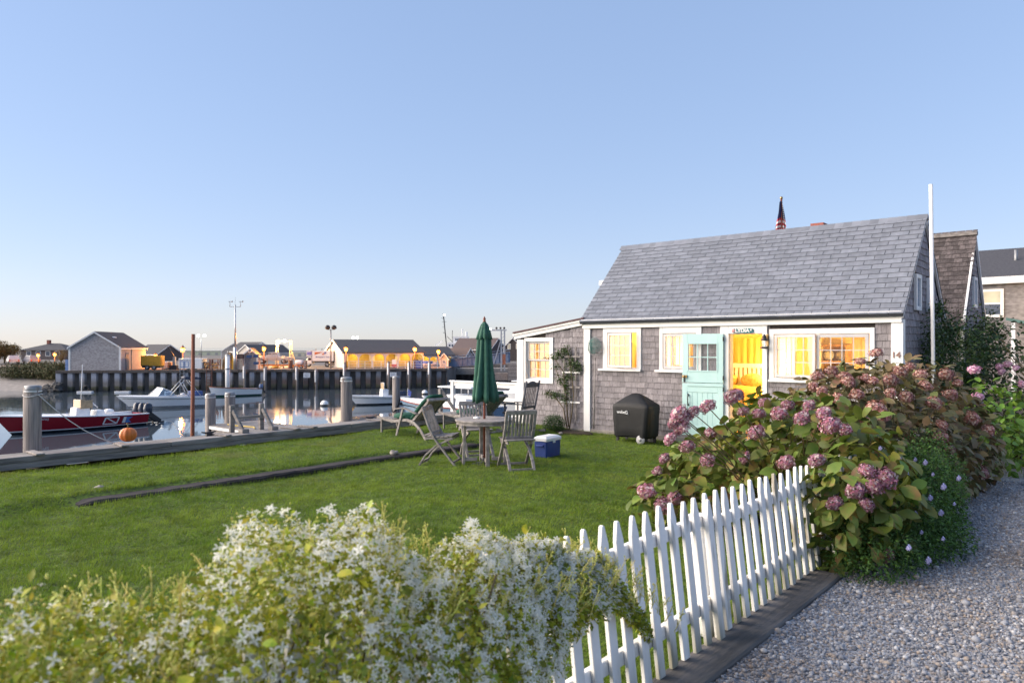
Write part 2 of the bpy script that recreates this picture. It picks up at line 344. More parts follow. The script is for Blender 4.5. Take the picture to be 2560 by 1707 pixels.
h *= 1 + .9 * np.exp(-((np.abs(x + 9.32) - .19) / .05) ** 2) * (y > 2.9) * (y < 10) + .7 * np.exp(-((x + 11.9) / .12) ** 2) + .8 * (y > 12.6) * np.random.rand(n) + 1.0 * np.exp(-(((x + 7.69) ** 2 + (y - 8.3) ** 2) / .06)) + .9 * (x > -2.3) * np.random.rand(n); ang = np.random.uniform(0, 6.283, n); w = np.random.uniform(.0022, .0042, n)
lx, ly = np.random.normal(.008, .016, n), np.random.normal(.004, .016, n)
V = np.zeros((n, 3, 3)); V[:, 0] = np.stack([x - w*np.cos(ang), y - w*np.sin(ang), z], -1); V[:, 1] = np.stack([x + w*np.cos(ang), y + w*np.sin(ang), z], -1)
V[:, 2] = np.stack([x + lx, y + ly, z + h], -1)
o = bigmesh('grass', V.reshape(-1, 3), np.arange(3 * n).reshape(-1, 3), grass_mat()); tag(o, 'short green mown grass growing on the lawn', 'grass', kind='stuff')

# gravel path with real pebbles where they can be told apart
def gravel_mat(name, base=True):
    m, n, p, out = nt(name); L = n.links; N = n.nodes.new; p.inputs['Roughness'].default_value = .8
    g = N('ShaderNodeNewGeometry'); cr = N('ShaderNodeValToRGB'); e = cr.color_ramp.elements
    cols = [(0, (.12, .125, .14)), (.20, (.27, .275, .30)), (.42, (.38, .385, .41)), (.58, (.25, .21, .19)), (.69, (.44, .36, .29)), (.80, (.19, .21, .25)), (.93, (.55, .54, .54))]
    e[0].position, e[0].color = 0, (*cols[0][1], 1); e[1].position, e[1].color = cols[-1][0], (*cols[-1][1], 1)
    for ps, c in cols[1:-1]: q = e.new(ps); q.color = (*c, 1)
    if base:
        vo = N('ShaderNodeTexVoronoi'); vo.inputs['Scale'].default_value = 62; L.new(g.outputs['Position'], vo.inputs['Vector'])
        sp = N('ShaderNodeSeparateColor'); L.new(vo.outputs['Color'], sp.inputs[0]); L.new(sp.outputs[0], cr.inputs[0])
        dk = N('ShaderNodeMapRange'); dk.inputs[1].default_value = .25; dk.inputs[2].default_value = .75; dk.inputs[3].default_value = 1; dk.inputs[4].default_value = .35; L.new(vo.outputs['Distance'], dk.inputs[0])
        bm = N('ShaderNodeBump'); bm.inputs['Strength'].default_value = .8; bm.inputs['Distance'].default_value = .012; bm.invert = True
        L.new(vo.outputs['Distance'], bm.inputs['Height']); L.new(bm.outputs[0], p.inputs['Normal'])
    else: L.new(g.outputs['Random Per Island'], cr.inputs[0])
    ns = N('ShaderNodeTexNoise'); ns.inputs['Scale'].default_value = .9; L.new(g.outputs['Position'], ns.inputs['Vector'])
    mr = N('ShaderNodeMapRange'); mr.inputs[1].default_value = .5; mr.inputs[2].default_value = .68; mr.inputs[4].default_value = .55; L.new(ns.outputs['Fac'], mr.inputs[0])
    x = N('ShaderNodeMixRGB'); x.blend_type = 'MULTIPLY'; L.new(mr.outputs[0], x.inputs[0]); L.new(cr.outputs[0], x.inputs[1]); x.inputs[2].default_value = (.66, .54, .42, 1)
    L.new(x.outputs[0], p.inputs['Base Color'])
    return m
b = B(); b.add([(-1.78, -8, .006), (9, -8, .006), (9, 70, .006), (-1.78, 70, .006)], [(0, 1, 2, 3)]); struct(b.build('gravel_path', gravel_mat('gravel_bed')))
n = 260000
y = np.random.uniform(1.0, 12, n); x = np.random.uniform(-1.74, 4.5, n); k = in_view(x, y, 200)
Z = -.651 * x + .759 * y; k &= np.random.rand(n) < np.clip(1.5 - Z / 9, .15, 1); k &= Z > 2.6
x, y, Z = x[k][:64000], y[k][:64000], Z[k][:64000]; n = len(x)
import bmesh
bmx = bmesh.new(); bmesh.ops.create_icosphere(bmx, subdivisions=1, radius=1); iv = [v.co[:] for v in bmx.verts]; iF = [[v.index for v in f.verts] for f in bmx.faces]; bmx.free()
iv = np.array(iv); near = Z < 4.4
def pebble_mesh(sel):
    m_ = int(sel.sum()); s = np.random.lognormal(-4.88, .42, m_)
    sc = np.stack([s, s * np.random.uniform(.65, 1.1, m_), s * np.random.uniform(.45, .8, m_)], -1)
    up = np.random.normal(0, .35, (m_, 3)); up[:, 2] = 1
    return scatter(iv, iF, np.stack([x[sel], y[sel], np.full(m_, .006) + s * np.random.uniform(.2, .6, m_)], -1), frames(up), sc)
V, F = pebble_mesh(np.ones(n, bool))
o = bigmesh('gravel', V, F, gravel_mat('pebble_stone', False), None, True); tag(o, 'loose grey and tan pebbles covering the path', 'gravel', kind='stuff')

o = B().bx(-2.0, -1.745, -1.5, 6.12, -.06, .035).build('edging_board', mat('edging_wood', (.17, .155, .145), (.085, .078, .075), 5, (3, .35, 3), .95, .7, 18, c3=(.05, .048, .045), ns3=2, f3=(.5, .7)), None, .012)
tag(o, 'long grey plank lying along the foot of the picket fence', 'plank')
# sunken timber across the lawn
rng = random.Random(3)
def tie(y0, y1, x0, lab, hgt=.075, wid=.19, ys=26):
    rings = []
    for i in range(ys + 1):
        y = y0 + (y1 - y0) * i / ys; w = wid / 2 + rng.uniform(-.012, .010); h = hgt + rng.uniform(-.007, .005)
        if i in (0, ys): w *= .8; h *= .7
        c = x0 + rng.uniform(-.006, .006); zl = float(lawn_z(c, (y0 + y1) / 2)) * .4 - .03
        rings.append([(c - w, y, zl - .08), (c + w, y, zl - .08), (c + w, y, zl + h * .75), (c + w * .8, y, zl + h), (c - w * .75, y, zl + h * .95), (c - w, y, zl + h * .7)])
    return tag(B().loft(rings, smooth=False).build('timber', MT['tie_wood']), lab, 'timber')
tie(3.05, 9.85, -9.3, 'long dark weathered timber set into the lawn', .095, .30, 60)
tie(-.2, 2.45, -9.95, 'grey split timber sunk in the grass short of the long timber', .06, .16, 10)
tie(6.1, 8.0, -10.15, 'thin dark timber sliver half buried in grass by the deck chairs', .035, .09, 8)
def stone(c, r, lab, mt='pebble'):
    bb = B(); bb.ball(c, r, 10, .6); rr = random.Random(int(c[0] * 100))
    bb.v = [(p[0] + rr.uniform(-.2, .2) * r, p[1] + rr.uniform(-.2, .2) * r, p[2] + rr.uniform(-.15, .15) * r) for p in bb.v]
    return tag(bb.build('stone', MT['concrete']), lab, 'stone')
stone(GP(249, 1222, .08), .07, 'small pale stone lying in the grass past the end of the timber')
stone(GP(985, 1132, .08), .075, 'pale flat stone in the grass below the deck chair')
stone(GP(1402, 1083, .03), .05, 'small white stone on the soil beside the round shrub')

# ---------------------------------------------------------------- near bulkhead
cap = thing('bulkhead', 'weathered timber bulkhead with a plank cap along the lawn edge', 'bulkhead', (0, 0, 0))
for (x0, x1, z0, z1, segs) in ((-12.80, -12.55, .13, .215, (-2.0, 1.9, 5.6, 9.4, 13.4)), (-13.08, -12.81, .125, .21, (-2.0, 3.1, 7.2, 11.0, 13.4))):
    for a, c in zip(segs[:-1], segs[1:]):
        B().bx(x0, x1, a + .004, c - .004, z0, z1).build('cap_plank', MT['grey_wood'], cap, .008)
B().bx(-12.62, -12.56, -2, 13.4, .03, .13).build('wale', MT['grey_wood'], cap, .006)
for i in range(9):
    yy = -1.6 + i * 1.75
    B().bx(-12.86, -12.64, yy, yy + .24, -3.4, .128).build('post', MT['dark_wood'], cap)
rng = random.Random(5)
yy = -2.0
while yy < 13.3:
    wd = rng.uniform(.22, .32); top = rng.choice((.10, .10, .105, .02, .095, -.03))
    B().bx(-12.95, -12.88, yy, yy + wd - .012, -3.4, top).build('sheathing_plank', MT['dark_wood'], cap); yy += wd
for (px, py) in ((300, 1124), (722, 1095), (85, 1136), (548, 1099), (935, 1061), (764, 1072)):
    p = AT(px, py, -1); t = (px - 1280) / FPX; Zd = 12.8 / (.651 - .759 * t); yv = Zd * (.759 + .651 * t)
    B().box((-12.74, yv, .232), (.5, .12, .028), rz=.12 * ((px % 3) - 1)).build('cleat_board', MT['teak'], cap, .004)
for px in (523, 928):
    t = (px - 1280) / FPX; Zd = 12.9 / (.651 - .759 * t); yv = Zd * (.759 + .651 * t)
    k = thing('mooring_cleat', 'rusty iron mooring cleat on the plank cap ' + ('near the finger dock' if px < 600 else 'behind the deck chair'), 'cleat', (-12.92, yv, .212))
    B().bx(-.03, .03, -.05, .05, 0, .05).build('base', MT['iron'], k); B().tube([(0, -.14, .075), (0, -.05, .055), (0, .05, .055), (0, .14, .075)], [.012, .02, .02, .012], 6).build('horn', MT['iron'], k)

# ---------------------------------------------------------------- the shingled cottage
YF, YB, XL, XR = 12.92, 16.25, -8.985, -2.79
EAVE, RIDGE, YR = 2.43, 4.20, 14.585
cot = thing('cottage', 'small grey shingled cottage with white trim and lit windows', 'house', (0, 0, 0))
OPEN = {'w1': (-8.39, -7.68, 1.41, 2.15), 'w2': (-7.08, -6.36, 1.41, 2.12), 'door': (-5.70, -5.06, .16, 2.10), 'wr': (-4.85, -3.26, 1.30, 2.08)}
WW = (-10.645, -9.945, 1.10, 1.975)
def wall_segments(x0, x1, z0, z1, ops):
    xs = sorted({x0, x1, *[o[0] for o in ops], *[o[1] for o in ops]}); out = []
    for a, c in zip(xs[:-1], xs[1:]):
        hit = [o for o in ops if o[0] <= a + 1e-6 and o[1] >= c - 1e-6]
        if not hit: out.append((a, c, z0, z1))
        else: out += [(a, c, z0, hit[0][2]), (a, c, hit[0][3], z1)]
    return out
wl = B()
for s_ in wall_segments(XL + .01, XR - .01, .0, 2.38, list(OPEN.values())): wl.bx(s_[0], s_[1], YF, YF + .10, s_[2], s_[3])
for s_ in wall_segments(-10.87, XL + .01, .0, 1.99, [WW]): wl.bx(s_[0], s_[1], YF + .02, YF + .12, s_[2], s_[3])
wl.prism([(-10.87, YF + .02, 1.99), (XL + .01, YF + .02, 1.99), (XL + .01, YF + .02, 2.36), (-10.87, YF + .02, 2.07)], (0, .1, 0))
wl.prism([(XR - .10, YF + .1, 0), (XR - .10, YB, 0), (XR - .10, YB, EAVE - .08), (XR - .10, YR, RIDGE - .09), (XR - .10, YF + .1, EAVE - .08)], (.08, 0, 0))
wl.prism([(XL + .02, YF + .1, 0), (XL + .02, YB, 0), (XL + .02, YB, EAVE - .08), (XL + .02, YR, RIDGE - .09), (XL + .02, YF + .1, EAVE - .08)], (.08, 0, 0))
wl.bx(XL + .1, XR - .1, YB - .1, YB, 0, EAVE - .08)
wl.bx(-10.87, -10.77, YF + .12, YB - .4, 0, 2.05); wl.bx(-10.77, XL + .02, YB - .5, YB - .4, 0, 2.05)
wall = wl.build('wall', MT['dark_wood'], cot)
B().bx(XL - .02, XR + .0, YF - .05, YB, -.1, .085).bx(-10.9, XL - .02, YF - .03, YB - .4, -.1, .07).build('foundation', MT['concrete'], cot, .01)
# interior lining
inn = B()
for s_ in wall_segments(XL + .11, XR - .11, .15, 2.36, list(OPEN.values())): inn.bx(s_[0], s_[1], YF + .101, YF + .125, s_[2], s_[3])
inn.bx(XL + .11, XR - .11, YB - .14, YB - .105, .15, 2.36); inn.bx(XL + .105, XL + .13, YF + .125, YB - .14, .15, 2.36); inn.bx(XR - .135, XR - .11, YF + .125, YB - .14, .15, 2.36)
inn.bx(XL + .11, XR - .11, YF + .125, YB - .14, 2.36, 2.40)
inn.bx(-10.765, -10.74, YF + .13, YB - .5, .1, 2.0); inn.bx(-10.76, XL, YB - .53, YB - .505, .1, 2.0); inn.bx(-10.76, XL + .0, YF + .125, YB - .5, 2.0, 2.03); inn.bx(XL - .01, XL + .015, YF + .125, YB - .5, .1, 2.0)
inn.bx(-5.02, -4.98, 14.4, YB - .14, .15, 2.36)
inn.build('inner_wall', MT['cream'], cot)
B().bx(XL + .11, XR - .11, YF + .1, YB - .1, .10, .15).bx(-10.76, XL, YF + .13, YB - .5, .05, .1).build('floor', mat('wood_floor', (.30, .17, .08), (.2, .11, .05), 6, (1, 8, 1), .5), cot)

# trim
def trim(name, x0, x1, y0, y1, z0, z1, bev=.004): return B().bx(x0, x1, y0, y1, z0, z1).build(name, MT['white'], cot, bev)
trim('fascia_board', XL - .02, XR + .02, YF - .13, YF - .09, 2.345, 2.432); trim('frieze_board', XL - .02, XR + .015, YF - .085, YF - .04, 2.247, 2.40)
trim('soffit_board', XL - .02, XR + .02, YF - .089, YF + .02, 2.401, 2.42)
trim('corner_board', XL, XL + .165, YF - .06, YF - .002, .03, 2.246); trim('corner_board', XR - .145, XR + .0, YF - .06, YF - .002, .03, 2.246)
trim('corner_board', XR - .012, XR + .03, YF - .055, YF + .10, .03, 2.30)
trim('corner_board', -10.90, -10.70, YF - .035, YF + .018, .05, 2.02)
# rake boards on both gables
for xx in (XR + .005, XL - .045):
    for s in (-1, 1):
        ya, yb = (YF - .10, YR) if s < 0 else (YB + .10, YR)
        bb = B(); bb.prism([(xx, ya, EAVE - .11), (xx, yb, RIDGE - .11), (xx, yb, RIDGE - .02), (xx, ya, EAVE - .02)], (.04, 0, 0)); bb.build('rake_board', MT['white'], cot)
# wing rake
bb = B(); bb.prism([(-10.96, YF - .06, 2.03), (XL - .005, YF - .06, 2.325), (XL - .005, YF - .06, 2.40), (-10.96, YF - .06, 2.105)], (0, .07, 0)); bb.build('rake_board', MT['white'], cot)
bb = B(); bb.prism([(-10.99, YF - .085, 2.108), (XL - .005, YF - .085, 2.403), (XL - .005, YF - .085, 2.452), (-10.99, YF - .085, 2.157)], (0, .09, 0)); bb.build('rake_board', MT['white'], cot)
bb = B(); bb.prism([(-10.97, YF - .11, 2.162), (XL + .03, YF - .11, 2.457), (XL + .03, YF - .11, 2.49), (-10.97, YF - .11, 2.195)], (0, 3.1, 0)); bb.build('wing_roof', MT['redwood'], cot)
B().bx(-9.55, -8.9, 14.3, 14.42, 3.3, 3.42).build('beam_end', MT['white'], cot)
B().bx(-5.02, -4.76, 15.35, 15.65, 3.4, 4.40).build('chimney', mat('chimney_brick', (.36, .12, .09), None, 20, rough=.9), cot)

# wall shingles
def sh_mesh(name, w=1.0):
    bb = B(); bb.add([(-w/2, -.027, 0), (w/2, -.027, 0), (w/2, -.006, .165), (-w/2, -.006, .165), (-w/2, 0, 0), (w/2, 0, 0), (w/2, 0, .165), (-w/2, 0, .165)],
                     [(0, 1, 2, 3), (4, 7, 6, 5), (0, 4, 5, 1), (1, 5, 6, 2), (3, 2, 6, 7), (0, 3, 7, 4)]); return bb
sh_me = [sh_mesh('shingle').mesh('wall_shingle', MT['shingle']) for _ in range(6)]
def shingle_rows(u0, u1, z0, ztop, holes, rs, exp=.118, wmin=.075, wmax=.165):
    out = []; z = z0; r_ = random.Random(rs)
    while True:
        u = u0 - r_.uniform(0, .1); any_ = False
        while u < u1:
            w = r_.uniform(wmin, wmax); a, c = max(u, u0), min(u + w, u1); u += w
            if c - a < .02: continue
            zc = z + .06
            if ztop((a + c) / 2) < z + .10: continue
            any_ = True
            segs = [(a, c)]
            for h in holes:
                if h[2] < zc < h[3]:
                    ns = []
                    for p, q in segs:
                        if h[1] <= p or h[0] >= q: ns.append((p, q))
                        else:
                            if h[0] - p > .012: ns.append((p, h[0]))
                            if q - h[1] > .012: ns.append((h[1], q))
                    segs = ns
            for p, q in segs: out.append(((p + q) / 2, z + r_.uniform(-.006, .006), q - p - .004))
        z += exp
        if not any_: break
    return out
holes = [(-8.50, -7.575, 1.36, 2.3), (-8.60, -7.56, 1.345, 1.40), (-7.155, -6.25, 1.35, 2.3), (-5.866, -4.975, 0, 2.3), (-4.93, -3.185, 1.25, 2.17), (XL, XL + .165, 0, 3), (XR - .145, XR, 0, 3)]
rows = shingle_rows(XL, XR, .07, lambda u: 2.27, holes, 1)
rows2 = shingle_rows(-10.70, XL, .06, lambda u: 2.02 + (u + 10.95) * .149 + .02, [(-10.69, -9.85, 1.02, 2.07)], 2)
allr = [(u, YF, z, w) for u, z, w in rows] + [(u, YF + .02, z, w) for u, z, w in rows2]
def seen(r): return r[0] < -5.0 and not (r[0] > -6.7 and r[0] < -5.8) and not (-8.0 < r[0] < -6.7 and r[2] < .75)
allr.sort(key=lambda r: (not (seen(r) or r[2] > 1.1), r[0] * .651 * -1 + r[1] * .759))
for u, y, z, w in allr[:300]:
    o = mko('wall_shingle', random.choice(sh_me), wall); o.location = (u, y, z); o.scale = (w, 1, 1)
bb = B()
for u, y, z, w in allr[300:]:
    bb.add(*((lambda q: (q.v, q.f))(sh_mesh('s', w))), False, Matrix.Translation((u, y, z)))
o = bb.build('wall_shingles', MT['shingle'], cot, recalc=False); o['kind'] = 'stuff'
# gable shingles
def gable_ztop(u, y0=YF, y1=YB, e=EAVE, rdg=RIDGE): m = (y0 + y1) / 2; return e - .1 + (rdg - e) * (1 - abs(u - m) / ((y1 - y0) / 2)) - .02
GW = [(13.75, 14.15, 2.48, 3.10), (14.75, 15.15, 2.48, 3.10)]
bb = B(); MG = Matrix.Translation((XR - .02, 0, 0)) @ Matrix.Rotation(R(90), 4, 'Z')
for u, z, w in shingle_rows(YF + .1, YB, .07, gable_ztop, GW, 4):
    bb.add(*((lambda q: (q.v, q.f))(sh_mesh('s', w))), False, MG @ Matrix.Translation((u, 0, z)))
o = bb.build('gable_shingles', MT['shingle'], cot, recalc=False); o['kind'] = 'stuff'

# roof
rf = B(); th = .05
for s in (-1, 1):
    ya = YF - .14 if s < 0 else YB + .14
    slope = (RIDGE - EAVE) / (YR - (YF - .10)); ze = RIDGE - slope * abs(ya - YR)
    rf.prism([(XL - .05, ya, ze), (XL - .05, YR, RIDGE), (XL - .05, YR, RIDGE - th), (XL - .05, ya, ze - th)], (XR - XL + .10, 0, 0))
roof = rf.build('roof', MT['roof_under'], cot)
ang = math.atan2(RIDGE - EAVE, YR - (YF - .10)); SL = math.hypot(RIDGE - EAVE, YR - (YF - .10)) + .05
nrow = 20; ex = (SL - .02) / nrow; TW = .305
tab = B(); tab.add([(-.5, 0, .019), (.5, 0, .019), (.5, .16, .004), (-.5, .16, .004), (-.5, 0, .001), (.5, 0, .001), (.5, .16, .001), (-.5, .16, .001)],
                   [(0, 1, 2, 3), (0, 4, 5, 1), (1, 5, 6, 2), (0, 3, 7, 4), (3, 2, 6, 7), (4, 7, 6, 5)])
tab_me = [tab.mesh('roof_shingle', MT['roof_tab']) for _ in range(5)]
MRf = Matrix.Translation((0, YF - .145, RIDGE - math.tan(ang) * (YR - (YF - .145)))) @ Matrix.Rotation(ang, 4, 'X')
tabs = []; r_ = random.Random(11)
for i in range(nrow):
    x = XL - .06 - (TW / 2 if i % 2 else 0) - r_.uniform(0, .02)
    while x < XR + .06:
        a, c = max(x, XL - .06), min(x + TW, XR + .06); x += TW
        if c - a > .02: tabs.append(((a + c) / 2, i * ex + r_.uniform(-.002, .002), c - a - .010))
tabs.sort(key=lambda t: -t[0] + t[1])
for k_, (u, v, w) in enumerate(tabs[:300]):
    o = mko('roof_shingle', tab_me[k_ % 5], roof); o.matrix_local = MRf @ Matrix.Translation((u, v, 0)) @ Matrix.Diagonal((w, 1, 1, 1))
bb = B()
for u, v, w in tabs[300:]: bb.add(tab.v, tab.f, False, MRf @ Matrix.Translation((u, v, 0)) @ Matrix.Diagonal((w, 1, 1, 1)))
o = bb.build('roof_shingles', MT['roof_tab'], cot, recalc=False); o['kind'] = 'stuff'
cpm = B(); cpm.add([(-.09, -.10, -.085), (-.09, 0, .022), (-.09, .10, -.085), (.09, -.10, -.09), (.09, 0, .016), (.09, .10, -.09)], [(0, 3, 4, 1), (1, 4, 5, 2), (0, 1, 2), (5, 4, 3)])
cpm = cpm.mesh('ridge_cap', MT['roof_tab']); x = XL - .03
while x < XR + .06:
    o = mko('ridge_cap', cpm, roof); o.location = (x, YR, RIDGE + .008); x += .155

# windows
def frame4(x0, x1, z0, z1, y0, y1, w, M=None, wb=None):
    bb = B(); wb = wb or w
    bb.bx(x0, x0 + w, y0, y1, z0, z1, M); bb.bx(x1 - w, x1, y0, y1, z0, z1, M); bb.bx(x0 + w, x1 - w, y0 + .001, y1, z1 - w, z1, M); bb.bx(x0 + w, x1 - w, y0 + .001, y1, z0, z0 + wb, M); return bb
def sash(par, x0, x1, z0, z1, y, cols, rws, M=None, w=.045, t=.03, wb=None):
    frame4(x0, x1, z0, z1, y, y + t, w, M, wb).build('sash', MT['backlit_sash'], par, .003)
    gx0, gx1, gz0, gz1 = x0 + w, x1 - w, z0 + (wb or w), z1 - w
    for i in range(1, cols): u = gx0 + (gx1 - gx0) * i / cols; B().bx(u - .007, u + .007, y + .004, y + t - .004, gz0, gz1, M).build('muntin', MT['backlit_sash'], par)
    for j in range(1, rws): v = gz0 + (gz1 - gz0) * j / rws; B().bx(gx0, gx1, y + .005, y + t - .005, v - .007, v + .007, M).build('muntin', MT['backlit_sash'], par)
    cw, ch = (gx1 - gx0) / cols, (gz1 - gz0) / rws
    for i in range(cols):
        for j in range(rws):
            u, v = gx0 + cw * i, gz0 + ch * j
            B().bx(u + .006, u + cw - .006, y + .013, y + .016, v + .006, v + ch - .006, M).build('pane', MT['glass'], par)
def rot_about(x, y, a): return Matrix.Translation((x, y, 0)) @ Matrix.Rotation(a, 4, 'Z') @ Matrix.Translation((-x, -y, 0))
def casing(o, x0, x1, z0, z1, y=YF, name='window'):
    bb = B()
    bb.bx(x0, o[0], y - .045, y + .0, z0, z1); bb.bx(o[1], x1, y - .045, y + .0, z0, z1); bb.bx(o[0], o[1], y - .044, y, o[3], z1); bb.bx(o[0], o[1], y - .044, y, z0, o[2])
    jb = B(); jb.bx(o[0] - .002, o[0] + .012, y - .001, y + .13, o[2], o[3]); jb.bx(o[1] - .012, o[1] + .002, y - .001, y + .13, o[2], o[3]); jb.bx(o[0] + .012, o[1] - .012, y - .001, y + .13, o[3] - .012, o[3]); jb.bx(o[0] + .012, o[1] - .012, y - .001, y + .13, o[2], o[2] + .012)
    w = bb.build(name, MT['white'], cot, .004); jb.build('jamb', MT['white'], w); return w
o = OPEN['w1']; w = casing(o, -8.50, -7.575, 1.392, 2.246); B().bx(-8.595, -7.56, YF - .10, YF - .046, 1.348, 1.391).build('sill', MT['white'], w, .004)
sash(w, o[0] + .013, o[1] - .012, o[2] + .013, o[3] - .013, YF - .046, 4, 3, rot_about(o[0] + .013, YF - .046, R(-13)), .05)
o = OPEN['w2']; w = casing(o, -7.155, -6.25, 1.392, 2.246); B().bx(-7.235, -6.19, YF - .10, YF - .046, 1.348, 1.391).build('sill', MT['white'], w, .004)
sash(w, o[0] + .013, o[1] - .013, o[2] + .013, o[3] - .013, YF - .042, 4, 3, None, .05)
o = OPEN['wr']; w = casing(o, -4.93, -3.185, 1.262, 2.172); B().bx(-4.945, -3.17, YF - .085, YF - .046, 1.225, 1.261).build('sill', MT['white'], w, .004)
B().bx(-4.115, -4.065, YF - .03, YF + .06, o[2], o[3]).build('mullion', MT['white'], w)
sash(w, o[0] + .013, -4.085, o[2] + .013, o[3] - .013, YF - .047, 4, 3, rot_about(o[0] + .013, YF - .047, R(-9)), .05)
sash(w, -4.095, o[1] - .013, o[2] + .013, o[3] - .013, YF - .047, 4, 3, rot_about(o[1] - .013, YF - .047, R(5)), .055)
o = WW; w = casing(o, -10.69, -9.85, 1.02, 2.06, YF + .02)
sash(w, o[0] + .013, o[1] - .013, (o[2] + o[3]) / 2 - .01, o[3] - .013, YF + .035, 4, 2, None, .04); sash(w, o[0] + .013, o[1] - .013, o[2] + .013, (o[2] + o[3]) / 2 + .02, YF + .07, 4, 2, None, .04)
for g in GW:
    MGW = Matrix.Translation((XR, 0, 0)) @ Matrix.Rotation(R(90), 4, 'Z')
    w = frame4(g[0], g[1], g[2], g[3], -.05, .0, .07, MGW).build('gable_window', MT['white'], cot, .004)
    B().bx(g[0] + .06, g[1] - .06, -.02, -.012, g[2] + .06, g[3] - .06, MGW).build('pane', mat('dark_pane', (.25, .3, .38), None, 2, rough=.08), w)
# door frame, dutch door
D = OPEN['door']
bb = B(); bb.bx(-5.866, D[0], YF - .045, YF, .1, 2.246); bb.bx(D[1], -4.975, YF - .045, YF, .1, 2.246); bb.bx(D[0], D[1], YF - .044, YF, D[3], 2.246)
dc = bb.build('door_frame', MT['white'], cot, .004)
bb = B(); bb.bx(D[0] - .002, D[0] + .012, YF - .001, YF + .13, .15, D[3]); bb.bx(D[1] - .012, D[1] + .002, YF - .001, YF + .13, .15, D[3]); bb.bx(D[0] + .012, D[1] - .012, YF - .001, YF + .13, D[3] - .012, D[3]); bb.build('jamb', MT['white'], dc)
B().bx(D[0], D[1], YF - .12, YF + .12, .1, .155).build('threshold', MT['grey_wood'], dc)
hx, hy = D[0] - .09, YF - .055
MD = rot_about(hx, hy, R(8)) # leaf folded back against the wall
LX0, LX1 = hx - .79, hx
def leaf(name, z0, z1, glassy):
    st = .10; bb = B(); y0, y1 = hy - .045, hy
    bb.bx(LX0, LX0 + st, y0, y1, z0, z1, MD); bb.bx(LX1 - st, LX1, y0, y1, z0, z1, MD)
    if glassy: bands = [(z0, z0 + .21), (z1 - .17, z1)]
    else: bands = [(z0, z0 + .18), (z1 - .17, z1)]
    for a, c in bands: bb.bx(LX0 + st, LX1 - st, y0 + .001, y1, a, c, MD)
    d = bb.build(name, MT['teal'], cot, .004); g0, g1, h0, h1 = LX0 + st, LX1 - st, bands[0][1], bands[1][0]
    if glassy:
        frame4(g0, g1, h0, h1, y0 - .008, y0 + .03, .022, MD).build('glazing_bead', MT['teal'], d)
        for i in range(1, 3): u = g0 + (g1 - g0) * i / 3; B().bx(u - .008, u + .008, y0 + .01, y0 + .034, h0 + .02, h1 - .02, MD).build('muntin', MT['teal'], d)
        v = (h0 + h1) / 2; B().bx(g0 + .02, g1 - .02, y0 + .011, y0 + .033, v - .008, v + .008, MD).build('muntin', MT['teal'], d)
        for i in range(3):
            for j in range(2):
                a, e = g0 + (g1 - g0) * i / 3, h0 + (h1 - h0) * j / 2
                B().bx(a + .01, a + (g1 - g0) / 3 - .01, y0 + .02, y0 + .023, e + .01, e + (h1 - h0) / 2 - .01, MD).build('pane', MT['glass'], d)
        B().bx(LX0 + .012, LX0 + .10, y0 - .03, y0 - .001, z0 + .09, z0 + .14, MD).ball(MD @ Vector((LX0 + .05, y0 - .05, z0 + .115)), .024, 8).build('latch', MT['brass'], d)
    else:
        B().bx(g0, g1, y0 + .016, y0 + .03, h0, h1, MD).build('panel', MT['teal'], d)
        n_ = 6
        for i in range(n_): a = g0 + (g1 - g0) * i / n_; B().bx(a + .004, a + (g1 - g0) / n_ - .004, y0 + .010, y0 + .017, h0, h1, MD).build('panel_board', MT['teal'], d)
        B().tube([MD @ Vector((LX0 + .12, y0 - .002, h1 - .04)), MD @ Vector((LX0 + .12, y0 - .035, h1 - .10)), MD @ Vector((LX0 + .12, y0 - .035, h1 - .18)), MD @ Vector((LX0 + .12, y0 - .002, h1 - .26))], [.018, .009, .009, .016], 6).build('handle', MT['iron'], d)
        B().bx(LX0 + .03, LX0 + .055, y0 - .015, y0 - .001, z1 + .02, z1 + .11, MD).build('bolt', MT['iron'], d)
    for zz in (z0 + .1, z1 - .1): B().tube([(hx + .012, hy - .05, zz - .04), (hx + .012, hy - .05, zz + .04)], .012, 6).build('hinge', MT['iron'], d)
leaf('upper_door', 1.17, 2.10, True); leaf('lower_door', .16, 1.155, False)
B().bx(LX0 + .1, LX1, hy - .06, hy - .046, 1.10, 1.16, MD).build('door_ledge', MT['teal'], cot, .003)

# writing
def text(s, name, size, ext, m, M, parent, font=None, bold=0):
    c = bpy.data.curves.new(name, 'FONT'); c.body = s; c.size = size; c.extrude = ext; c.align_x = 'CENTER'; c.align_y = 'CENTER'; c.offset = bold
    to = bpy.data.objects.new(name, c); col.objects.link(to); bpy.context.view_layer.update()
    me = bpy.data.meshes.new_from_object(to.evaluated_get(bpy.context.evaluated_depsgraph_get())); bpy.data.objects.remove(to)
    me.materials.clear(); me.materials.append(m); me.transform(M); return mko(name, me, parent)
FRONT = Matrix.Rotation(R(90), 4, 'X')
sg = thing('name_board', 'small carved teal board reading LYDIA above the open doorway', 'sign', (-5.42, YF - .045, 2.15))
pts = [(math.copysign(.20, math.cos(t)) * (abs(math.cos(t)) ** .5), 0, .048 * math.copysign(abs(math.sin(t)) ** .6, math.sin(t))) for t in (2*math.pi*k/28 for k in range(28))]
B().prism(pts, (0, -.025, 0)).build('board', mat('sign_teal', (.03, .16, .19), None, 5, rough=.5), sg)
text('LYDIA', 'lettering', .098, .004, MT['white'], Matrix.Translation((-.005, -.03, .002)) @ FRONT, sg, bold=.0035)
B().ball((-.175, -.03, 0), .035, 8, 1.0, None, 1, .4).build('shell', mat('sign_pink', (.6, .3, .3), None, 9), sg); B().ball((.165, -.03, .012), .018, 8, 1, None, 1, .5).build('fish', MT['plastic_white'], sg)
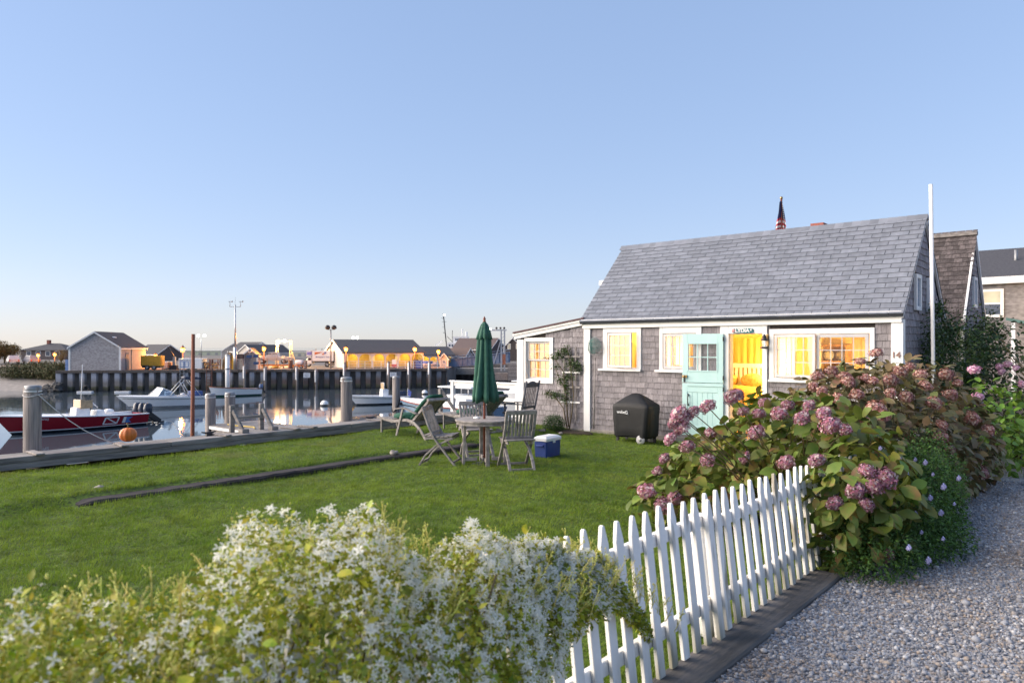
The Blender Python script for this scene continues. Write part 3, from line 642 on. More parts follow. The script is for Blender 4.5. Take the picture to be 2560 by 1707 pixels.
nb = text('14', 'house_number', .135, .006, mat('bronze_number', (.30, .18, .15), None, 9, rough=.5), Matrix.Translation((-2.862, YF - .067, 1.72)) @ FRONT, None, bold=.003)
tag(nb, 'bronze number 14 on the white corner board', 'house number')
# lantern
ln = thing('wall_lantern', 'small dark metal ship lantern hung beside the lit doorway', 'lantern', (-4.985, YF - .14, 1.82))
B().lathe([(.055, 0), (.075, .01), (.075, .025), (.05, .035)], 10).build('base', MT['iron'], ln); B().lathe([(.045, .035), (.055, .09), (.045, .145)], 12).build('globe', MT['glass'], ln)
B().lathe([(.06, .145), (.065, .155), (.04, .19), (.035, .20), (.042, .21), (.02, .245), (.012, .26)], 10).build('cap', MT['iron'], ln)
B().bar((0, 0, .24), (.02, .1, .24), .012, .012).bar((.02, .09, .05), (.02, .09, .26), .04, .012).build('bracket', MT['brass'], ln)
bb = B(); [bb.tube([(.058*math.cos(t), .058*math.sin(t), .03), (.058*math.cos(t), .058*math.sin(t), .15)], .004, 5) for t in (0, 1.57, 3.14, 4.71)]; bb.build('guard', MT['brass'], ln)

# ---------------------------------------------------------------- inside the cottage
def lamp(name, label, loc, power, r=.09, stand=.25, color=(1, .58, .17)):
    t = thing(name, label, 'lamp', loc)
    B().lathe([(.06, 0), (.05, .02), (.02, .05), (.035, stand * .5), (.015, stand)], 10).build('base', MT['plastic_white'], t)
    B().lathe([(r, stand), (r * .62, stand + .15)], 14).build('shade', glow('lamp_shade_' + name, (1, .72, .34), 5), t)
    l = bpy.data.lights.new('bulb', 'POINT'); l.energy = power; l.color = color; l.shadow_soft_size = .12
    lo = bpy.data.objects.new('bulb', l); col.objects.link(lo); lo.parent = t; lo.location = (0, -.16, stand + .22)
    return t
def stand_table(loc, w=.36, d=.3, lab=''):
    t = thing('side_table', lab, 'table', loc); h = loc[2]
    B().bx(-w/2, w/2, -d/2, d/2, -.03, 0).build('top', MT['plastic_white'], t)
    for a in (-1, 1):
        for c in (-1, 1): B().bx(a*w/2 - .02*(a > 0), a*w/2 + .02*(a < 0), c*d/2 - .02*(c > 0), c*d/2 + .02*(c < 0), -h + .15, -.03).build('leg', MT['plastic_white'], t)
    return t
stand_table((-5.78, 15.85, .98), lab='small white bedside table seen through the doorway')
lamp('table_lamp', 'glowing bedside lamp seen through the doorway', (-5.82, 15.85, .98), 27)
stand_table((-8.4, 15.75, .95), lab='small white table behind the window left of the grill')
lamp('table_lamp', 'glowing lamp behind the window above the grill', (-8.35, 15.75, .95), 24)
stand_table((-3.25, 14.6, 1.0), lab='small white table behind the wide window')
lamp('table_lamp', 'glowing lamp behind the wide double window', (-3.2, 14.6, 1.0), 24)
stand_table((-10.45, 14.9, .9), lab='small white table in the cottage wing')
lamp('table_lamp', 'glowing lamp behind the window of the wing', (-10.45, 14.9, .9), 14)
bed = thing('bed', 'bed with slatted white headboard and yellow quilt seen through the doorway', 'bed', (-6.75, 14.4, .15))
B().bx(-.62, .62, .1, 1.62, .15, .76).build('mattress', MT['cream'], bed, .05)
bb = B(); n_ = 14; rings = []
for i in range(n_ + 1):
    yq = .08 + 1.15 * i / n_; rings.append([(-.68, yq, .12), (-.67, yq, .74), (-.5, yq, .81 + .02 * math.sin(i * 2.3)), (0, yq, .84 + .02 * math.sin(i * 1.7)), (.5, yq, .81 + .02 * math.sin(i * 3.1)), (.67, yq, .74), (.68, yq, .12)])
bb.loft(rings, closed=False, caps=False).build('quilt', mat('yellow_quilt', (.62, .38, .10), (.46, .26, .06), 18, rough=.9, bump=.5), bed)
for xx in (-.32, .32): B().ball((xx, 1.44, .94), .3, 12, .55, None, 1, .5).build('pillow', mat('pillow_cloth', (.66, .46, .20), (.45, .28, .09), 22, rough=.9, bump=.5), bed)
bb = B(); bb.bx(-.7, .7, 1.64, 1.70, 1.22, 1.32); bb.bx(-.7, .7, 1.645, 1.695, .78, .86); bb.bx(-.70, -.64, 1.64, 1.70, 0, 1.22); bb.bx(.64, .70, 1.64, 1.70, 0, 1.22); bb.build('headboard', MT['plastic_white'], bed)
for i in range(12): B().bx(-.61 + i * .104, -.555 + i * .104, 1.655, 1.685, .86, 1.22).build('slat', MT['plastic_white'], bed)
def curtain(x0, x1, z0, z1, y, lab, amp=.018, fr=42):
    n_ = 60; r1 = [(x0 + (x1-x0)*i/n_, y + amp*math.sin(fr*(x1-x0)*i/n_) + amp*.4*math.sin(13*i), z0) for i in range(n_+1)]; r2 = [(x0 + (x1-x0)*i/n_, y + amp*.6*math.sin(fr*(x1-x0)*i/n_), z1) for i in range(n_+1)]
    return tag(B().loft([r1, r2], closed=False, caps=False).build('curtain', MT['curtain'], None, recalc=False), lab, 'curtain')
curtain(-7.45, -6.0, 1.48, 2.05, YB - .2, 'gathered yellow curtain above the bed headboard')
curtain(-6.75, -6.40, 1.3, 2.1, YF + .26, 'pale curtain inside the window beside the teal door'); curtain(-7.06, -6.93, 1.3, 2.1, YF + .24, 'narrow curtain at the outer side of the window beside the teal door')
curtain(-3.62, -3.30, 1.2, 2.1, YF + .26, 'pale curtain inside the wide double window')
for i, xx in enumerate((-6.86, -6.72)):
    pk = thing('small_pumpkin', 'little orange pumpkin on the sill beside the teal door, ' + ('next to the outer curtain' if i == 0 else 'next to the wide curtain'), 'pumpkin', (xx, YF + .16, 1.423))
    B().lathe([(.02, 0), (.05, .012), (.062, .04), (.05, .07), (.015, .08)], 12).build('body', MT['orange'], pk); B().tube([(0, 0, .075), (.008, 0, .1)], .008, 5).build('stalk', MT['stem'], pk)
B().bx(-7.1, -6.34, YF + .126, YF + .24, 1.39, 1.42).build('inner_sill', MT['plastic_white'], cot)
hut = thing('hutch', 'wooden hutch with scalloped sides and plates seen through the wide window', 'hutch', (-4.72, 15.9, .15))
wd = mat('pine_wood', (.55, .34, .13), (.42, .24, .08), 8, (1, 1, 4), .5)
bb = B(); bb.bx(-.32, -.28, -.2, .2, 0, 1.75); bb.bx(.28, .32, -.2, .2, 0, 1.75); bb.bx(-.28, .28, .16, .2, 0, 1.75); bb.build('case', wd, hut)
for z in (.75, 1.05, 1.38, 1.71): B().bx(-.28, .28, -.2, .16, z, z + .03).build('shelf', wd, hut)
for k_, (xx, z) in enumerate(((-.12, 1.41), (.12, 1.41), (-.1, 1.08), (.14, 1.08))):
    pl = tag(B().lathe([(.10, 0), (.11, .01), (.05, .015)], 14, (0, 0, 0), Matrix.Translation((-4.72 + xx, 15.98, .15 + z + .115)) @ Matrix.Rotation(R(80), 4, 'X')).build('plate', MT['plastic_white']), 'round plate standing on the %s shelf of the hutch behind the wide window' % ('upper' if z > 1.2 else 'lower'), 'plate', 'plates on the hutch')
pf = thing('picture', 'framed picture on the wall seen through the wide window', 'picture', (-3.75, YB - .15, 1.72))
frame4(-.2, .2, -.17, .17, -.03, 0, .025).build('frame', wd, pf); B().bx(-.18, .18, -.012, -.002, -.15, .15).build('print', mat('pale_print', (.75, .7, .5), (.6, .6, .4), 8), pf)
sh_ = thing('louvred_shutter', 'white louvred shutter seen through the wide window', 'shutter', (-5.18, 14.35, 1.2))
frame4(-.14, .14, 0, .95, -.02, .02, .03).build('frame', MT['plastic_white'], sh_)
for i in range(16): B().box((0, 0, .06 + i * .055), (.22, .03, .008), Matrix.Translation((0, 0, 0))).build('slat', MT['plastic_white'], sh_)
ac = tag(B().lathe([(.25, 0), (.27, .2), (.25, .45), (.10, .62)], 12, sy=.6).build('armchair_back', mat('orange_cushion', (.70, .38, .14), None, 8)), 'rounded orange chair back behind the window above the grill', 'chair'); ac.location = (-8.75, 15.0, 1.15)

# ---------------------------------------------------------------- garden furniture
def face(dx, dy): return math.atan2(dx, -dy)          # turn a thing whose front is -y towards (dx, dy)
def make_chair(label, loc, rz):
    t = thing('folding_chair', label, 'chair', loc, rz, 'teak folding chairs at the garden table')
    TK = MT['teak']
    for s in (-1, 1):
        x = s * .22
        b = B(); pts = [(-.30, 0), (-.12, .22), (.05, .44), (.14, .62), (.24, .90)]
        for (y0, z0), (y1, z1) in zip(pts[:-1], pts[1:]): b.bar((x, y0, z0), (x, y1, z1), .028, .045, (1, 0, 0))
        b.build('back_leg', TK, t, .004)
        b = B(); pts = [(.30, 0), (.20, .16), (.02, .32), (-.22, .425)]
        for (y0, z0), (y1, z1) in zip(pts[:-1], pts[1:]): b.bar((x * .84, y0, z0), (x * .84, y1, z1), .026, .045, (1, 0, 0))
        b.build('front_leg', TK, t, .004)
    for k in range(7):
        y = -.24 + k * .068; b = B(); z = .445 + .016 * ((k - 3) / 3) ** 2
        b.bx(-.225, .225, y, y + .056, z, z + .02); b.build('seat_slat', TK, t, .003)
    for s in (-1, 1): B().bar((s * .19, -.24, .43), (s * .19, .2, .43), .022, .035).build('seat_rail', TK, t)
    B().bar((-.235, .235, .885), (.235, .235, .885), .028, .07, (0, .25, 1)).build('top_rail', TK, t, .006)
    B().bar((-.21, .10, .50), (.21, .10, .50), .022, .045, (0, .25, 1)).build('lower_rail', TK, t, .004)
    for k in range(7):
        x = -.165 + k * .055
        b = B(); b.bar((x, .105, .515), (x, .150, .68), .034, .012, (0, 1, 0)); b.bar((x, .150, .68), (x, .228, .86), .034, .012, (0, 1, 0)); b.build('back_slat', TK, t)
    B().bar((-.2, .27, .045), (.2, .27, .045), .02, .035).build('stretcher', TK, t); B().bar((-.22, -.25, .06), (.22, -.25, .06), .02, .03).build('stretcher', TK, t)
    return t
TX, TY = -7.69, 8.30
c0 = make_chair('teak folding chair with its back to the water, left of the umbrella pole', (-8.28, 7.93, .0), face(.80, .45))
dup(c0, (-8.40, 8.86, .0), face(.85, -.50), 'teak folding chair tucked behind the round table, next to the deck chairs')
dup(c0, (-7.02, 8.30, .0), face(-.92, .62), 'teak folding chair with its slatted back to the cooler')
tb = thing('garden_table', 'round weathered teak table around the umbrella pole', 'table', (TX, TY, 0), .5)
nb_ = 9; r0 = .46
for i in range(nb_):
    y0 = -r0 + 2 * r0 * i / nb_ + .003; y1 = -r0 + 2 * r0 * (i + 1) / nb_ - .003
    def chord(y): return math.sqrt(max(.0004, r0 * r0 - y * y))
    ys = [y0, (y0 + y1) / 2, y1]; poly = [(-chord(y), y, .70) for y in ys] + [(chord(y), y, .70) for y in ys[::-1]]
    B().prism(poly, (0, 0, .026)).build('top_slat', MT['teak'], tb, .003)
b = B(); r1 = [(.44 * math.cos(a), .44 * math.sin(a), .65) for a in np.linspace(0, 6.283, 25)[:-1]]; b.prism(r1, (0, 0, .049)); b.build('apron', MT['teak'], tb)
for a in range(4):
    x, y = .33 * math.cos(a * 1.571 + .4), .33 * math.sin(a * 1.571 + .4)
    B().bar((x, y, 0), (x * .94, y * .94, .66), .06, .045).build('leg', MT['teak'], tb, .005)
    B().bar((x, y, .10), (x * .35, y * .35, .10), .03, .05).build('foot_brace', MT['teak'], tb)
sh = thing('seashell', 'pale shell lying on the round garden table', 'shell', (TX - .12, TY - .05, .727)); B().lathe([(.05, 0), (.045, .018), (.02, .03)], 8, sx=1.2).build('body', MT['plastic_white'], sh)
um = thing('patio_umbrella', 'closed dark green umbrella on a red wooden pole', 'umbrella', (TX, TY, 0))
B().tube([(0, 0, .0), (0, 0, 2.24)], .019, 10).build('pole', MT['red_wood'], um)
B().lathe([(.21, 0), (.21, .02), (.16, .035), (.04, .05), (.03, .12), (.001, .121)], 16).build('base', MT['iron'], um)
B().lathe([(.02, 2.24), (.028, 2.255), (.016, 2.27), (.024, 2.285), (.018, 2.305), (.002, 2.335)], 10).build('finial', MT['red_wood'], um)
def folds(r, z, amp, tw, n=96, k=8, sq=1.0, hem=0):
    out = []
    for i in range(n):
        a = 2 * math.pi * i / n; w = abs(math.sin(k * (a + tw) / 2)) ** .7
        q = r * (1 - amp + amp * w) * (1 + .06 * math.sin(3 * a + z * 5) + .04 * math.sin(5 * a - z * 3)); out.append((q * math.cos(a), q * math.sin(a) * sq, z + hem * w + .012 * hem * math.sin(11 * a)))
    return out
prof = [(2.23, .03, .1), (2.12, .085, .22), (2.0, .112, .30), (1.8, .128, .38), (1.6, .145, .45), (1.4, .165, .5), (1.25, .19, .55), (1.12, .215, .6), (1.05, .21, .62), (1.035, .17, .5)]
B().loft([folds(r, z, a, .1 + (2.2 - z) * .12, hem=(-.075 if i == len(prof) - 2 else (-.04 if i == len(prof) - 3 else 0))) for i, (z, r, a) in enumerate(prof)], caps=False).build('canopy', MT['green_cloth'], um, recalc=False)
B().loft([folds(r, z, a, .25, hem=h) for z, r, a, h in ((2.245, .022, .1, 0), (2.20, .06, .2, 0), (2.10, .10, .22, 0), (2.02, .135, .25, -.05), (2.015, .115, .2, -.05))], caps=False).build('top_vent', MT['green_cloth'], um, recalc=False)

def make_lounger(label, loc):
    t = thing('deck_chair', label, 'deck chair', loc, 0, 'steamer deck chairs facing the water'); TK = MT['teak']
    for y in (-.25, .25):
        b = B(); pts = [(-.50, .30), (-.05, .36), (.15, .33), (.35, .20), (.52, .0)]
        for (x0, z0), (x1, z1) in zip(pts[:-1], pts[1:]): b.bar((x0, y, z0), (x1, y, z1), .028, .055)
        b.build('rear_leg', TK, t, .004)
        B().bar((-.33, y * 1.1, 0), (-.12, y * 1.1, .60), .03, .05).build('front_leg', TK, t, .004)
        b = B(); b.bar((-.34, y * 1.12, .56), (-.1, y * 1.12, .60), .065, .022); b.bar((-.1, y * 1.12, .60), (.28, y * 1.12, .50), .065, .022); b.build('armrest', TK, t, .006)
        b = B(); b.bar((.02, y * .86, .27), (.58, y * .86, .78), .03, .05); b.build('back_rail', TK, t, .004)
        b = B(); b.bar((-.5, y * .9, .30), (-.98, y * .9, .36), .028, .05); b.build('foot_rail', TK, t, .004)
        B().bar((-.86, y * .82, .335), (-.86, y * .82, 0), .03, .045).build('foot_leg', TK, t, .004)
    B().bar((.57, -.26, .775), (.57, .26, .775), .05, .075, (-.7, 0, .7)).build('head_rail', TK, t, .012)
    B().bar((.06, -.22, .305), (.06, .22, .305), .03, .05).build('back_cross_rail', TK, t); B().bar((.5, -.25, .03), (.5, .25, .03), .03, .035).build('stretcher', TK, t); B().bar((-.86, -.2, .12), (-.86, .2, .12), .02, .04).build('stretcher', TK, t)
    B().bar((.13, -.25, .28), (.13, .25, .28), .03, .04).build('stretcher', TK, t)
    for k in range(7): y = -.168 + k * .056; B().bar((.05, y, .31), (.56, y, .765), .036, .014, (-.7, 0, .7)).build('back_slat', TK, t)
    for k in range(7): B().bar((-.48 + k * .075, -.23, .335), (-.48 + k * .075, .23, .335), .055, .014).build('seat_slat', TK, t)
    for k in range(6): B().bar((-.56 - k * .075, -.22, .345), (-.56 - k * .075, .22, .345), .055, .014).build('foot_slat', TK, t)
    def cush(pts, th, nm):
        rings = []
        for i, (x, z) in enumerate(pts):
            q = math.sin(math.pi * min(1, max(0, (i + .35) / (len(pts) - .3)))) ** .35
            d = Vector(pts[min(i + 1, len(pts) - 1)]) - Vector(pts[max(i - 1, 0)]); nv = Vector((-d.y, d.x)).normalized(); nv = -nv if nv.y < 0 else nv
            rings.append([(x + nv.x * th * q * f, y * q, z + nv.y * th * q * f) for y, f in ((-.235, .15), (-.235, .7), (-.17, 1), (0, 1.06), (.17, 1), (.235, .7), (.235, .15), (.1, 0), (-.1, 0))])
        B().loft(rings).build(nm, MT['green_cushion'], t)
    cush([(-.52, .355), (-.47, .36), (-.3, .36), (-.1, .36), (.02, .37)], .11, 'seat_cushion')
    cush([(-.02, .34), (.04, .36), (.2, .50), (.4, .69), (.54, .81), (.58, .84)], .085, 'back_cushion')
    return t
l0 = make_lounger('teak steamer deck chair with green cushions beside the bulkhead cap', (-10.76, 9.66, .055))
dup(l0, (-10.50, 11.17, .055), None, 'teak steamer deck chair with green cushions between umbrella and white railing')
rc = thing('rocking_chair', 'tall dark grey slatted rocking chair against the cottage wing', 'rocking chair', (-9.88, 11.75, .02), face(-.95, -.1))
GW_ = mat('grey_rocker', (.13, .125, .14), (.08, .078, .088), 8, (4, 4, .5), .7)
for s in (-1, 1):
    B().tube([(s * .22, .16, .06), (s * .235, .22, .45), (s * .25, .36, 1.12)], [.026, .028, .022], 8).build('back_post', GW_, rc)
    B().tube([(s * .24, -.2, .05), (s * .24, -.2, .62)], .022, 8).build('front_post', GW_, rc); B().bar((s * .25, -.28, .63), (s * .25, .26, .63), .07, .022).build('armrest', GW_, rc)
    b = B(); pts = [(y, .03 + .18 * (y - .02) ** 2) for y in np.linspace(-.42, .52, 9)]; [b.bar((s * .23, a[0], a[1]), (s * .23, c[0], c[1]), .03, .045) for a, c in zip(pts[:-1], pts[1:])]; b.build('rocker', GW_, rc)
B().bx(-.26, .26, -.26, .22, .42, .455).build('seat', GW_, rc, .01)
b = B(); b.bar((-.22, .335, 1.03), (.22, .335, 1.03), .03, .09, (0, .2, 1)); b.ball((0, .338, 1.075), .1, 10, .35, None, 1.4, .15); b.build('top_rail', GW_, rc, .008); B().bar((-.22, .245, .56), (.22, .245, .56), .025, .05, (0, .2, 1)).build('lower_rail', GW_, rc)
for k in range(6): x = -.15 + k * .06; B().bar((x, .25, .58), (x, .33, 1.0), .022, .014, (0, 1, 0)).build('back_slat', GW_, rc)
for z in (.2, .3): B().bar((-.24, -.2, z), (.24, -.2, z), .02, .02).build('stretcher', GW_, rc)
co = thing('cooler', 'blue picnic cooler with a white lid on the grass', 'cooler', (-7.46, 9.62, 0), R(4))
B().box((0, 0, .14), (.24, .42, .28), None, 0, 1.06).build('body', MT['plastic_blue'], co, .018)
b = B(); b.box((0, 0, .305), (.27, .455, .05)); b.add([(-.135, -.2275, .33), (.135, -.2275, .33), (.135, .2275, .33), (-.135, .2275, .33), (-.09, -.18, .362), (.09, -.18, .362), (.09, .18, .362), (-.09, .18, .362)], [(0, 1, 5, 4), (1, 2, 6, 5), (2, 3, 7, 6), (3, 0, 4, 7), (4, 5, 6, 7)]); b.build('lid', MT['plastic_white'], co, .008)
B().bx(-.07, .07, -.245, -.216, .19, .225).build('handle', MT['plastic_blue'], co, .006); B().bx(-.07, .07, .216, .245, .19, .225).build('handle', MT['plastic_blue'], co, .006); B().bx(.125, .14, -.03, .03, .25, .31).build('latch', MT['plastic_white'], co)
# covered grill
gr = thing('covered_grill', 'barbecue grill on wheels under a black cover with white lettering', 'grill', (-7.27, 12.18, 0), R(3)); gr.scale = (.95, 1, 1)
def sq_ring(a, c, z, n=64, e=.30, wob=0):
    out = []
    for i in range(n):
        t = 2 * math.pi * i / n; cx, cy = math.copysign(abs(math.cos(t)) ** e, math.cos(t)), math.copysign(abs(math.sin(t)) ** e, math.sin(t))
        w = 1 + wob * (math.sin(9 * t + z * 3) * .5 + math.sin(17 * t - z * 6) * .35 + math.sin(5 * t + 1))
        out.append((a * cx * w, c * cy * w, z + wob * .4 * math.sin(7 * t)))
    return out
B().loft([sq_ring(a, c, z, wob=w, e=e) for a, c, z, w, e in ((.385, .25, .125, .035, .3), (.39, .255, .14, .03, .3), (.40, .26, .3, .026, .28), (.415, .265, .5, .018, .26), (.425, .27, .68, .01, .24), (.42, .265, .735, .006, .26), (.35, .21, .785, .004, .34), (.20, .13, .885, .003, .45), (.08, .05, .945, .002, .6), (.01, .01, .955, 0, 1))]).build('cover', MT['grill_cover'], gr, recalc=False)
wt_ = mat('white_print', (.75, .76, .78), None, 9); text('weber', 'lettering', .085, .0015, wt_, Matrix.Translation((-.175, -.277, .60)) @ FRONT, gr, bold=.0008)
b = B(); b.tube([(-.065 + .03 * math.cos(a), -.279, .60 + .026 * math.sin(a)) for a in np.linspace(0, 6.2, 16)], .006, 5); b.tube([(-.075, -.279, .568), (-.05, -.279, .572), (-.02, -.279, .56)], .006, 5); b.build('emblem', wt_, gr)
for s in (-1, 1):
    B().bx(s * .32 - .025, s * .32 + .025, -.2, -.16, .0 if s < 0 else .06, .2).build('leg', MT['iron'], gr); B().bx(s * .32 - .025, s * .32 + .025, .16, .2, 0.0, .2).build('leg', MT['iron'], gr)
B().bx(-.34, .34, -.2, .2, .11, .13).build('shelf', MT['iron'], gr)
for y in (-.235, .2):
    w_ = B().lathe([(.088, -.02), (.09, -.015), (.09, .015), (.088, .02)], 20, (0, 0, 0), Matrix.Translation((.23, y, .09)) @ Matrix.Rotation(R(90), 4, 'X')).build('wheel', mat('grey_wheel', (.42, .42, .44), None, 5), gr)
    B().lathe([(.03, -.028), (.03, .028)], 10, (0, 0, 0), Matrix.Translation((.23, y, .09)) @ Matrix.Rotation(R(90), 4, 'X')).build('hub', MT['grey'], w_)
# landing net against the wall
net = thing('landing_net', 'long handled green fishing net leaning on the wall by the corner board', 'net', (-8.68, YF - .09, .1))
B().tube([(.0, -.03, 0), (.015, .0, 1.52)], .014, 8).build('handle', MT['teak'], net)
hoop = [(.015 + .16 * math.cos(a), -.01, 1.78 + .19 * math.sin(a) - .06 * abs(math.cos(a))) for a in np.linspace(-1.5708, 4.712, 25)]
B().tube(hoop, .008, 6).build('hoop', MT['grey'], net)
ng = mat('net_cord', (.05, .20, .18), None, 9, rough=.8); b = B()
for k in range(13):
    x = -.15 + k * .027; hh = math.sqrt(max(0, .17 ** 2 - x * x)); b.tube([(x, -.02, 1.78 - hh * 1.05), (x * .9, -.05, 1.66), (x, -.02, 1.78 + hh)], .0035, 4)
for k in range(13):
    z = 1.60 + k * .028; hh = math.sqrt(max(0, .17 ** 2 - (z - 1.78) ** 2)); b.tube([(.015 - hh, -.02, z), (.015, -.05, z - .01), (.015 + hh, -.02, z)], .0035, 4)
b.build('mesh', ng, net)
# trellis
tr = thing('trellis', 'weathered wooden trellis fixed to the cottage wing wall', 'trellis', (0, YF - .03, 0))
for xx in (-9.52, -9.36, -9.20): B().bx(xx - .015, xx + .015, -.03, -.01, .25, 1.85).build('upright', MT['teak'], tr)
for i, z in enumerate((.62, .95, 1.27, 1.62)): B().bx(-9.60 + .02 * i, -9.08, -.045, -.03, z, z + .035).build('slat', MT['teak'] if i % 2 else MT['white'], tr)
# white railing at the water end of the wing
rl = thing('railing', 'white painted wooden railing running from the wing to the water', 'railing', (0, 13.02, 0))
B().bx(-13.25, -10.93, -.055, .055, .955, .995).build('top_rail', MT['white'], rl, .005); B().bx(-13.2, -10.93, -.02, .02, .86, .954).build('apron_rail', MT['white'], rl); B().bx(-13.2, -10.93, -.02, .02, .54, .62).build('lower_rail', MT['white'], rl)
for xx in (-13.16, -12.35, -10.98): B().bx(xx - .05, xx + .05, -.045, .045, -.3, .955).build('post', MT['white'], rl, .005)

# ---------------------------------------------------------------- picket fence
fn = thing('picket_fence', 'white picket fence leaning inward along the gravel path', 'fence', (-1.965, 0, .035)); LEAN = Matrix.Rotation(R(-6.5), 4, 'Y')
rp = random.Random(21)
def picket_me(w, h, i):
    s = h - .10; t = .012
    poly = [(-t, -w/2, 0), (-t, w/2, 0), (-t, w/2, s), (-t, w*.16, h - .008), (-t, 0, h), (-t, -w*.16, h - .008), (-t, -w/2, s)]
    b = B(); b.prism(poly, (2*t, 0, 0)); return b.mesh('picket', MT['fence_white'])
pks = [picket_me(rp.uniform(.068, .074), .885 + .003 * i, i) for i in range(5)]
yk = -1.2; i = 0
while yk < 13.2:
    o = mko('picket', pks[rp.randrange(5)], fn); sc = 1.115 - .027 * max(0, yk)
    o.matrix_local = Matrix.Translation((0, yk, rp.uniform(-.006, .006))) @ Matrix.Rotation(R(-6.5 + rp.uniform(-.4, .4)), 4, 'Y') @ Matrix.Rotation(R(rp.uniform(-.5, .5)), 4, 'X') @ Matrix.Diagonal((1, 1, max(.85, sc), 1))
    o.modifiers.new('edge', 'BEVEL').width = .003
    yk += .148 + rp.uniform(-.004, .004); i += 1
o = mko('picket', pks[2], fn); o.matrix_local = Matrix.Translation((.026, 4.28, -.03)) @ LEAN
for zz in (.20, .70):
    for a, c in ((-1.4, 1.9), (1.9, 4.36), (4.36, 6.8), (6.8, 9.2), (9.2, 13.2)):
        k_ = 1.115 - .027 * max(0, (a + c) / 2); B().box((-.034, (a + c) / 2, zz * k_), (.04, c - a - .006, .075), LEAN).build('rail', MT['fence_white'], fn, .004)
for yy in (-.6, 1.9, 4.36, 6.8, 9.2, 11.6): B().box((-.105, yy, .36), (.09, .09, .78), LEAN).build('post', MT['fence_white'], fn, .006)

# ---------------------------------------------------------------- docks, pilings and ropes
def piling(px, Z, ytop, r, lab, lean=0, strap=True):
    top = AT(px, ytop, Z); t = thing('piling', lab, 'piling', (top.x, top.y, WATER - 1), 0, 'timber pilings in the water'); h = top.z - WATER + 1
    rr = random.Random(int(px)); n = 22; rings = []
    for k in range(9):
        z = h * k / 8 if k < 8 else h - .02; rings.append([(q * math.cos(a), q * math.sin(a), z) for a in (2*math.pi*j/n for j in range(n)) for q in [r * (1.08 - .08 * k / 8) * (1 + .05 * math.sin(3 * a + px) + .03 * math.sin(7 * a + px * 2))]])
    rings.append([(x * .9, y * .9, h) for x, y, z in rings[-1]])
    B().loft(rings).build('shaft', MT['pile_wood'], t); B().lathe([(r * 1.0, h - .075), (r * 1.035, h - .07), (r * 1.035, h - .03), (r * .93, h + .012), (r * .5, h + .02)], 20).build('cap', MT['grey'], t)
    if strap: B().lathe([(r * 1.04, h - .085), (r * 1.055, h - .083), (r * 1.055, h - .068), (r * 1.04, h - .066)], 20).build('band', MT['plastic_white'], t)
    return t
piling(82, 11.6, 966, .122, 'thick timber piling with a rope tied round it beside the red boat')
piling(526, 17.0, 985, .115, 'timber piling at the outer corner of the finger dock'); piling(575, 17.4, 982, .115, 'timber piling on the far side of the finger dock')
piling(866, 16.2, 944, .125, 'grooved timber piling in front of the centre console boat'); piling(990, 23.5, 941, .115, 'bare timber piling with a black mooring line looped round it', strap=False)
def rope(pts, r, m, lab, name='mooring_rope'): return tag(B().tube(pts, r, 6).build(name, m), lab, 'rope')
rp_w = mat('white_rope', (.62, .60, .58), (.5, .48, .46), 60, rough=.9); rp_b = mat('black_rope', (.02, .02, .025), None, 40, rough=.9)
P1 = AT(82, 988, 11.6); ring = [(P1.x + .134 * math.cos(a), P1.y + .134 * math.sin(a), P1.z + .02 * math.sin(2 * a)) for a in np.linspace(.3, 6.6, 20)]
e_ = Vector((-12.95, 4.82, .235)); rope(ring + [tuple(Vector(ring[-1]).lerp(e_, f) + Vector((0, 0, -.10 * math.sin(math.pi * f)))) for f in (.2, .4, .6, .8, 1)], .008, rp_w, 'white rope from the thick piling down to the plank cap')
P5 = AT(990, 1010, 23.5); lp = [AT(972 + 60 * f, 1000 + 40 * abs(f - .3), 23.2) for f in (0, .2, .4)]
rope([P5 + Vector((.13 * math.cos(a), .13 * math.sin(a), .25 * math.sin(a))) for a in np.linspace(0, 6.3, 14)] + [AT(1030, 1016, 30), AT(1075, 1030, 42)], .02, rp_b, 'black mooring line from the bare piling to the moored cabin boat')
pl_ = AT(483, 835, 15.2); pb_ = AT(478, 1130, 15.2); o = B().tube([(pb_.x, pb_.y, WATER - .6), tuple(pl_)], [.055, .036], 10).build('mooring_pole', mat('rust_pole', (.24, .075, .035), (.15, .05, .03), 9, (4, 4, .4), .7)); tag(o, 'slender rust red pole standing in the water', 'pole')
dk = thing('finger_dock', 'small grey plank finger dock reaching out from the bulkhead', 'dock', (0, 8.25, -.02))
for i in range(22): x = -16.55 + i * .158; B().bx(x, x + .15, 0, 1.25, 0, .035).build('plank', MT['grey_wood'], dk, .004)
B().bx(-16.56, -13.1, -.05, -.003, -.20, .03).build('side_board', MT['grey_wood'], dk); B().bx(-16.57, -13.1, -.062, -.051, -.05, .012).build('rub_strip', MT['plastic_white'], dk); B().bx(-16.6, -16.56, -.05, 1.26, -.20, .03).build('end_board', MT['grey_wood'], dk)
for x, y in ((-16.4, .05), (-16.4, 1.15), (-14.5, .05), (-14.5, 1.15)): B().bx(x - .1, x + .1, y - .1, y + .1, -3.6, -.001).build('post', MT['dark_wood'], dk)
rope([(-16.1, 8.5, .03), (-15.6, 8.42, .045), (-15.1, 8.6, .03), (-14.8, 8.45, .04)], .014, mat('yellow_rope', (.6, .42, .08), None, 30), 'yellow rope lying on the finger dock')
gf = thing('gangway_frame', 'grey timber A frame with a cross bar standing on the bulkhead cap', 'frame', (-13.0, 7.0, .21))
for y in (.0, .62): B().box((-.1, y, .26), (.07, .09, .52)).build('post', MT['grey_wood'], gf, .006); B().bar((-.06, y + .0, .42), (.22, y + .08, .0), .05, .07).build('brace', MT['grey_wood'], gf, .006); B().box((.2, y + .08, .04), (.16, .14, .08)).build('foot', MT['grey_wood'], gf, .006)
